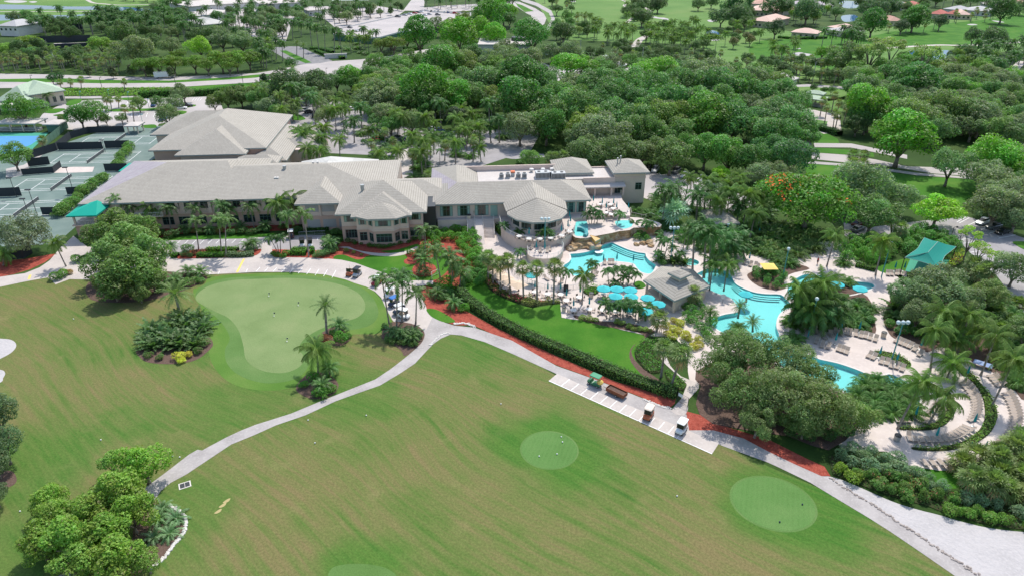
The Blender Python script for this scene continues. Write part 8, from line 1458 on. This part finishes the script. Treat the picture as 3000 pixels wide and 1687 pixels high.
fence('long dark windscreen of the far courts, boulevard side',1,[(0,560),(420,520),(480,470)],4);fence('long dark windscreen of the far courts, middle',1,[(300,440),(920,420)],4);fence('long dark windscreen of the far courts, near the tall dark tree',1,[(480,520),(950,500)],4);fence('long dark windscreen of the far courts, lake side',1,[(560,300),(840,300),(850,350)],4)
sheet('far_court',WP(1,[(300,520),(640,505),(620,570),(450,585),(260,570)]),.03,M['court']);sheet('far_court',WP(1,[(540,440),(900,430),(780,470),(560,480)]),.03,M['lot'])
def boulder(seed,s):
    rs=np.random.RandomState(seed);import bmesh;bm=bmesh.new();bmesh.ops.create_icosphere(bm,subdivisions=3,radius=1.)
    for v in bm.verts:n=v.co.copy();v.co*=1+.22*math.sin(2.3*n.x+seed)*math.cos(3.1*n.y+seed*2)+.13*math.sin(5*n.z+4*n.x+seed);v.co.z=max(v.co.z*.75,-.3)
    me=bpy.data.meshes.new('boulder');bm.to_mesh(me);bm.free();me.materials.append(M['rock']);return me
BO_=[boulder(i,1) for i in range(4)]
for i,(u,v,s,z) in enumerate(((60,830,2.1,.7),(-60,860,1.7,.6),(-150,920,1.3,.4),(150,760,1.5,1.3),(230,860,1.7,.8),(310,790,1.3,1.2),(330,880,1.3,.6),(-20,760,1.5,1.4),(-200,950,1.0,.3),(420,720,1.2,.8),(520,700,1.3,.8),(620,690,1.4,.7),(720,680,1.4,.8),(430,800,1.0,.3),(790,700,1.1,.6),(1380,800,1.0,.6),(1240,830,.9,.3),(1120,850,.8,.3),(1400,880,.8,.3))):
    o=obj('boulder',BO_[i % 4],None,(*W(22,u,v,z),z*.6),(0,0,rr.random()*6),(s,s*.8,s*.75));auto(o,'large ochre' if s>1.4 else 'ochre','boulder','rock','waterfall rocks')
t=thing('water_slide','blue curved water slide chute ending over the ochre rocks','slide',(*W(22,60,560,2.4),0));P0=Vector((*W(22,60,560,2.4),0));pts=[Vector((*W(22,*q,z),z))-P0 for q,z in (((-60,530),2.9),((30,545),2.8),((105,590),2.7),((125,650),2.6),((90,690),2.5))];obj('chute',MB().tube(pts,.5,8).mesh('chute',M['teal']),t);obj('supports',MB().tube([pts[1]-Vector((0,0,2.4)),pts[1]],.1,5).tube([pts[3]-Vector((0,0,2.4)),pts[3]],.1,5).mesh('supports',M['steel']),t)
t=thing('rock_slide','ochre sloping flume between the boulders above the waterfall','slide',(*W(22,250,740,2.),0));P0=Vector((*W(22,250,740,2.),0));q=[Vector((*W(22,*a,z),z))-P0 for a,z in (((190,670),2.5),((290,690),2.4),((400,745),2.),((300,795),2.))];obj('flume',MB().add(q+[p-Vector((0,0,1.7)) for p in q],[(0,1,2,3),(0,4,5,1),(1,5,6,2),(2,6,7,3),(3,7,4,0)]).mesh('flume',mat('ochre_flume',(.55,.33,.10),.5,.4)),t)
q=[Vector((*W(22,*a,z),z))-P0 for a,z in (((300,800),1.95),((400,750),1.95),((405,880),.0),((305,905),.0))];obj('waterfall',MB().add(q,[(0,1,2,3)]).mesh('waterfall',mat('falling_water',(.55,.60,.58),.2,.5)),t)
sheet('splash',smooth(WP(22,[(300,960),(380,940),(460,970),(430,1010),(350,1025),(290,1000)])),-.1,mat('foam',(.75,.85,.85),.7,.2))
def bin_(lab,r,u,v,m='steel',s=1.,z=DECKZ):t=thing('litter_bin',lab,'bin',(*W(r,u,v,z),z),0,'litter bins');obj('barrel',MB().lathe([(.33*s,0),(.36*s,.9)],n=14).mesh('barrel',M[m]),t);obj('lid',MB().lathe([(.38*s,.9),(.36*s,1.02),(.12,1.05)],n=14).mesh('lid',M['dark']),t)
bin_('dark litter bin at the foot of the leaning palm by the loungers',28,220,690,'steel',1.3);bin_('pale square-topped bin at the deck corner by the lawn',23,1705,1160,'wallcream',1.1);bin_('cream bin beside the clipped oval bed',24,215,750,'wallcream',1.3);bin_('cream bin at the garden walk end of the curved steps',27,985,215,'wallcream',1.3);bin_('cream planter bin at the terrace stairs head',21,232,345,'wallcream',1.4,3.)
t=thing('topiary','dark topiary in a cream pot at the head of the terrace stairs','plant',(*W(21,325,300,3.),3.));obj('pot',MB().lathe([(.3,0),(.42,.6)],n=12).mesh('pot',M['wallcream']),t);obj('foliage',CROWN['fine'][0],t,(0,0,1.3),sc=(.5,.5,.9),color=(.06,.10,.03))
t=thing('ping_pong_table','blue-topped ping-pong table on the walk by the dark garden','table',(*W(12,2150,810),DECKZ),R(-40));landmark('ping-pong table',*W(12,2150,810));obj('table_top',MB().box(-1.37,1.37,-.76,.76,.74,.77).mesh('table_top',mat('pingpong_blue',(.18,.26,.45),.5,.4)),t);obj('net',MB().box(-.01,.01,-.8,.8,.77,.92).mesh('net',M['white']),t);obj('legs',MB().box(-1.1,-1.0,-.6,.6,0,.74).box(1.,1.1,-.6,.6,0,.74).mesh('legs',M['steel']),t)
t=thing('speaker_box','black speaker cabinet on the railing side of the round tables','speaker',(*W(23,1745,765),DECKZ));obj('cabinet',MB().box(-.45,.45,-.35,.35,0,1.3).mesh('cabinet',M['black']),t);obj('grille',MB().box(-.38,.38,-.37,-.35,.15,.6).box(-.38,.38,-.37,-.35,.7,1.2).mesh('grille',M['dark']),t)
t=thing('pool_gate','dark metal gate across the walk at the end of the long hedge','gate',(*W(11,1660,1150),0),ang(W(11,1660,1150),W(11,1720,1185)));mb=MB().tube([(0,0,0),(0,0,1.9)],.05,5).tube([(2.,0,0),(2.,0,1.9)],.05,5).tube([(0,0,1.8),(2,0,1.8)],.03,4).tube([(0,0,.2),(2,0,.2)],.03,4)
for k in range(1,14):mb.tube([(k*.143,0,.2),(k*.143,0,1.8)],.012,3)
obj('bars',mb.mesh('bars',M['dark']),t);obj('sign_plate',MB().box(.1,.9,-.03,-.01,1.2,1.75).mesh('sign_plate',M['globe']),t)
t=thing('round_sign','round white board on a pole beside the winding pool','sign',(*W(26,215,415),DECKZ));obj('pole',MB().tube([(0,0,0),(0,0,1.3)],.03,5).mesh('pole',M['dark']),t);obj('board',MB().lathe([(.02,-.03),(.5,-.03),(.5,.03),(.02,.03)],n=20).mesh('board',M['pale']),t,(0,0,1.5),(R(75),0,0))
t=thing('lifebuoy','white lifebuoy ring hung on a post by the lagoon pool','lifebuoy',(*W(22,1612,1160),DECKZ));obj('post',MB().tube([(0,0,0),(0,0,1.5)],.04,5).mesh('post',M['trim']),t);obj('ring',MB().tube([(.32*math.cos(a),-.08,1.2+.32*math.sin(a)) for a in np.linspace(0,2*math.pi,17)],.07,6).mesh('ring',M['white']),t)
t=thing('entrance_sign','long grey sign wall set in clipped hedges at the entrance drive','sign',(*W(2,805,590),0),.25);obj('wall',MB().box(-6,6,-.4,.4,0,2.2).mesh('wall',M['stone']),t);obj('cap',MB().box(-6.3,6.3,-.5,.5,2.2,2.5).mesh('cap',M['kerb']),t)
for (u,v),lab in (((130,95),'nearest the plaza'),((425,188),'in the middle of the wide end'),((182,292),'at the narrow neck'),((312,548),'in the narrow tail of the green')):
    t=thing('putting_flag','short putting pin with dark flag '+lab,'golf flag',(*W(10,u,v),.03),0,'putting pins');obj('pin',MB().tube([(0,0,0),(0,0,.75)],.025,5).mesh('pin',M['white']),t);obj('flag',MB().box(.0,.28,-.01,.01,.5,.75).mesh('flag',M['cloth2']),t);obj('cup',MB().lathe([(.1,0),(.1,.012)],n=10).mesh('cup',M['white']),t)
def ball(lab,r,u,v,m='white',s=.11):o=obj('marker_ball',MB().lathe([(.02,-s),(s*.7,-s*.7),(s,0),(s*.7,s*.7),(.02,s)],n=9).mesh('marker_ball',M[m],True),None,(*W(r,u,v),s+.02));tag(o,lab,'marker','markers on the grass')
for a in (('white marker at the upper rim of the small practice green, first',15,490,70),('white marker at the upper rim of the small practice green, second',15,502,122),('white marker low on the small practice green',15,270,263),('white marker in the middle of the small practice green',15,447,240),('white marker alone on the fairway between the two practice greens',15,1640,658),('white marker alone on the fairway by the path bend',14,587,130),('dark marker at the sand end of the oval green',16,340,740,'cloth2'),('dark marker low on the oval green',16,115,915,'cloth2'),('white marker beside the cart path straight',10,525,1345),('white marker in the dry fairway above the practice green',10,2465,1182),('white marker between path and dry fairway',10,1110,1298),('white marker near the big broadleaf shadow',9,742,328),('white marker by the lone dark tree shadow',13,202,810),('white marker near the small slender tree',13,1005,100),('white marker beside the path kerb, first of two',13,1717,262),('white marker beside the path kerb, second of two',13,1788,272)):ball(*a)
t=thing('drain_grate','square dark drain grate beside the bottom of the cart path','drain',(*W(13,1838,545),.02),.5);obj('frame',MB().box(-.75,.75,-.6,.6,0,.03).mesh('frame',M['kerb']),t);obj('grate',MB().box(-.6,-.03,-.45,.45,.03,.045).box(.03,.6,-.45,.45,.03,.045).mesh('grate',M['dark']),t)
t=thing('valve_cover','brown valve box lid in the bright lawn','lid',(*W(11,888,742),.06));obj('lid',MB().box(-.4,.4,-.25,.25,0,.04).mesh('lid',M['wood']),t);obj('rim',MB().box(-.5,.5,-.35,.35,-.01,.02).mesh('rim',M['dark']),t)
for i,(u,v) in enumerate(((2255,695),(2215,740),(2170,800))):sheet('bare_patch',smooth(WP(13,[(u-40,v+22),(u+5,v-12),(u+35,v-20),(u+20,v+8),(u-15,v+26)])),.02+.002*i,mat('dry_turf',(.40,.33,.16),.95,.1))
def edging(lab,r,pts,wd,n,m='stone'):
    P=resample(smooth(WP(r,pts),5,False),n);mb=MB();rs=random.Random(n)
    for p in P:
        for k in range(2):x,y,s=p.x+rs.uniform(-wd,wd),p.y+rs.uniform(-wd,wd),rs.uniform(.10,.2);mb.lathe([(s,0),(s*.9,s*.6),(s*.3,s*.8)],(x-P[0].x,y-P[0].y,.02),6)
    o=obj('stone_edging',mb.mesh('stone_edging',M[m]));o.location=(P[0].x,P[0].y,0);tag(o,lab,'edging','stone edgings')
edging('white stone edging round the grey tuft bed under the broadleaf trees',13,[(1660,735),(1750,780),(1830,860),(1850,930),(1830,1010),(1770,1090),(1700,1175),(1620,1280),(1500,1365)],.18,130);edging('rocky edging along the sand side of the cart path',16,[(620,480),(850,630),(1050,740),(1250,885),(1450,1015),(1600,1120),(1850,1280),(2090,1440)],.2,60,'pathrock');edging('pale rocks where the mulch meets the path junction',10,[(2000,372),(2080,365),(2150,378),(2200,400)],.25,40);edging('pale rocks between the stalls path and the end of the mulch',11,[(1330,1140),(1420,1170),(1500,1205),(1600,1220)],.2,36);edging('rocks along the inside of the path fork',10,[(1750,590),(1800,540),(1870,480),(1950,468)],.2,36)
sheet('soil_bed',smooth(WP(13,[(1500,690),(1560,690),(1660,740),(1750,785),(1825,865),(1845,930),(1820,1010),(1760,1090),(1690,1170),(1600,1290),(1480,1370),(1350,1440),(1250,1443),(1300,1200),(1350,900)]),3),.03,M['soil']);sheet('drive_end',WP(13,[(580,1443),(700,1395),(800,1400),(780,1470),(600,1600)]),.03,M['asphalt']);sheet('soil_bed',smooth(WP(13,[(-100,420),(100,400),(165,470),(140,540),(0,590),(-100,580)]),3),.03,M['soil'])
def person(lab,p,z,h=1.72,face=0.,shirt='shirt',legs='cloth2',wade=False):
    k=h/1.72;J=dict(pelvis=(0,0,.95),chest=(0,0,1.28),neck=(0,0,1.47),head=(.02,0,1.60),top=(.01,0,1.70),sl=(0,.19,1.40),el=(.03,.26,1.13),wl=(.12,.25,.90),hl=(.15,.24,.80),sr=(0,-.19,1.40),er=(.0,-.27,1.13),wr=(.06,-.29,.89),hr=(.08,-.28,.79),pl=(0,.1,.92),kl=(.03,.11,.50),al=(-.02,.11,.09),tl=(.14,.12,.04),pr=(0,-.1,.92),kr=(.07,-.11,.50),ar=(.08,-.11,.09),tr=(.24,-.12,.04))
    E='pelvis chest,chest neck,neck head,head top,chest sl,sl el,el wl,wl hl,chest sr,sr er,er wr,wr hr,pelvis pl,pl kl,kl al,al tl,pelvis pr,pr kr,kr ar,ar tr'.split(',');RD_=dict(pelvis=.14,chest=.15,neck=.055,head=.095,top=.075,sl=.065,el=.045,wl=.033,hl=.04,sr=.065,er=.045,wr=.033,hr=.04,pl=.095,kl=.06,al=.042,tl=.035,pr=.095,kr=.06,ar=.042,tr=.035)
    nm=list(J);me=bpy.data.meshes.new('person');me.from_pydata([tuple(c*k for c in J[n]) for n in nm],[tuple(nm.index(x) for x in e.split()) for e in E],[])
    o=obj('person',me,None,(*p,z),(0,0,face));md=o.modifiers.new('skin','SKIN');sv=me.skin_vertices[0] if me.skin_vertices else None
    if sv is None:return o
    for i,n in enumerate(nm):sv.data[i].radius=(RD_[n]*k,)*2
    sv.data[0].use_root=True;o.modifiers.new('sub','SUBSURF').levels=1;me.materials.append(M['skin'])
    obj('hair',MB().lathe([(.095,1.60),(.105,1.66),(.08,1.73),(.02,1.75)],(-.015,0,0),10).mesh('hair',M['cloth2']),o);obj('shirt',MB().lathe([(.17,.98),(.18,1.2),(.19,1.36),(.09,1.46)],n=12).mesh('shirt',M[shirt]),o,sc=(.85,1.15,1));obj('shorts',MB().lathe([(.20,.62),(.19,.85),(.175,1.0)],n=12).mesh('shorts',M[legs]),o,sc=(.9,1.1,1))
    return tag(o,lab,'person')
person('person in a red shirt standing on the walk behind the bent palms',W(25,2395,915),DECKZ,face=R(-70));person('person in dark clothes wading under the turquoise umbrella in the pool',W(26,482,395),-.75,face=R(200),shirt='skin')
ORD=['nearest','second nearest','third nearest','fourth nearest','fifth nearest','sixth nearest','seventh nearest','eighth nearest','ninth nearest','tenth nearest','eleventh nearest','twelfth nearest','thirteenth nearest','fourteenth nearest','fifteenth nearest','sixteenth nearest','seventeenth nearest','eighteenth nearest','nineteenth nearest','twentieth nearest']
bpy.context.view_layer.update()
def side(dx,dy):
    if abs(dy)>=abs(dx):return 'behind' if dy>0 else 'in front of'
    return 'beside'
buck={}
for o,looks,kind in AUTO:
    x,y=o.location.x,o.location.y
    ph,lx,ly=min(LAND,key=lambda l:(l[1]-x) ** 2+(l[2]-y) ** 2)
    buck.setdefault((looks+' '+kind,ph,side(x-lx,y-ly)),[]).append((math.hypot(x-lx,y-ly),o))
for (lk,ph,sd_),L_ in buck.items():
    L_.sort(key=lambda t:t[0])
    for i,(d,o) in enumerate(L_):
        lk=lk.strip()
        if len(L_)==1:s=f'{lk} {sd_} the {ph}'
        elif i<len(ORD):s=f'{lk} {sd_} the {ph}, {ORD[i]}'
        else:s=f'{lk} {sd_} the {ph}, number {i + 1} outward'
        o['label']=s if len(s.split())<17 else s.replace(lk,' '.join(lk.split()[2:]),1)
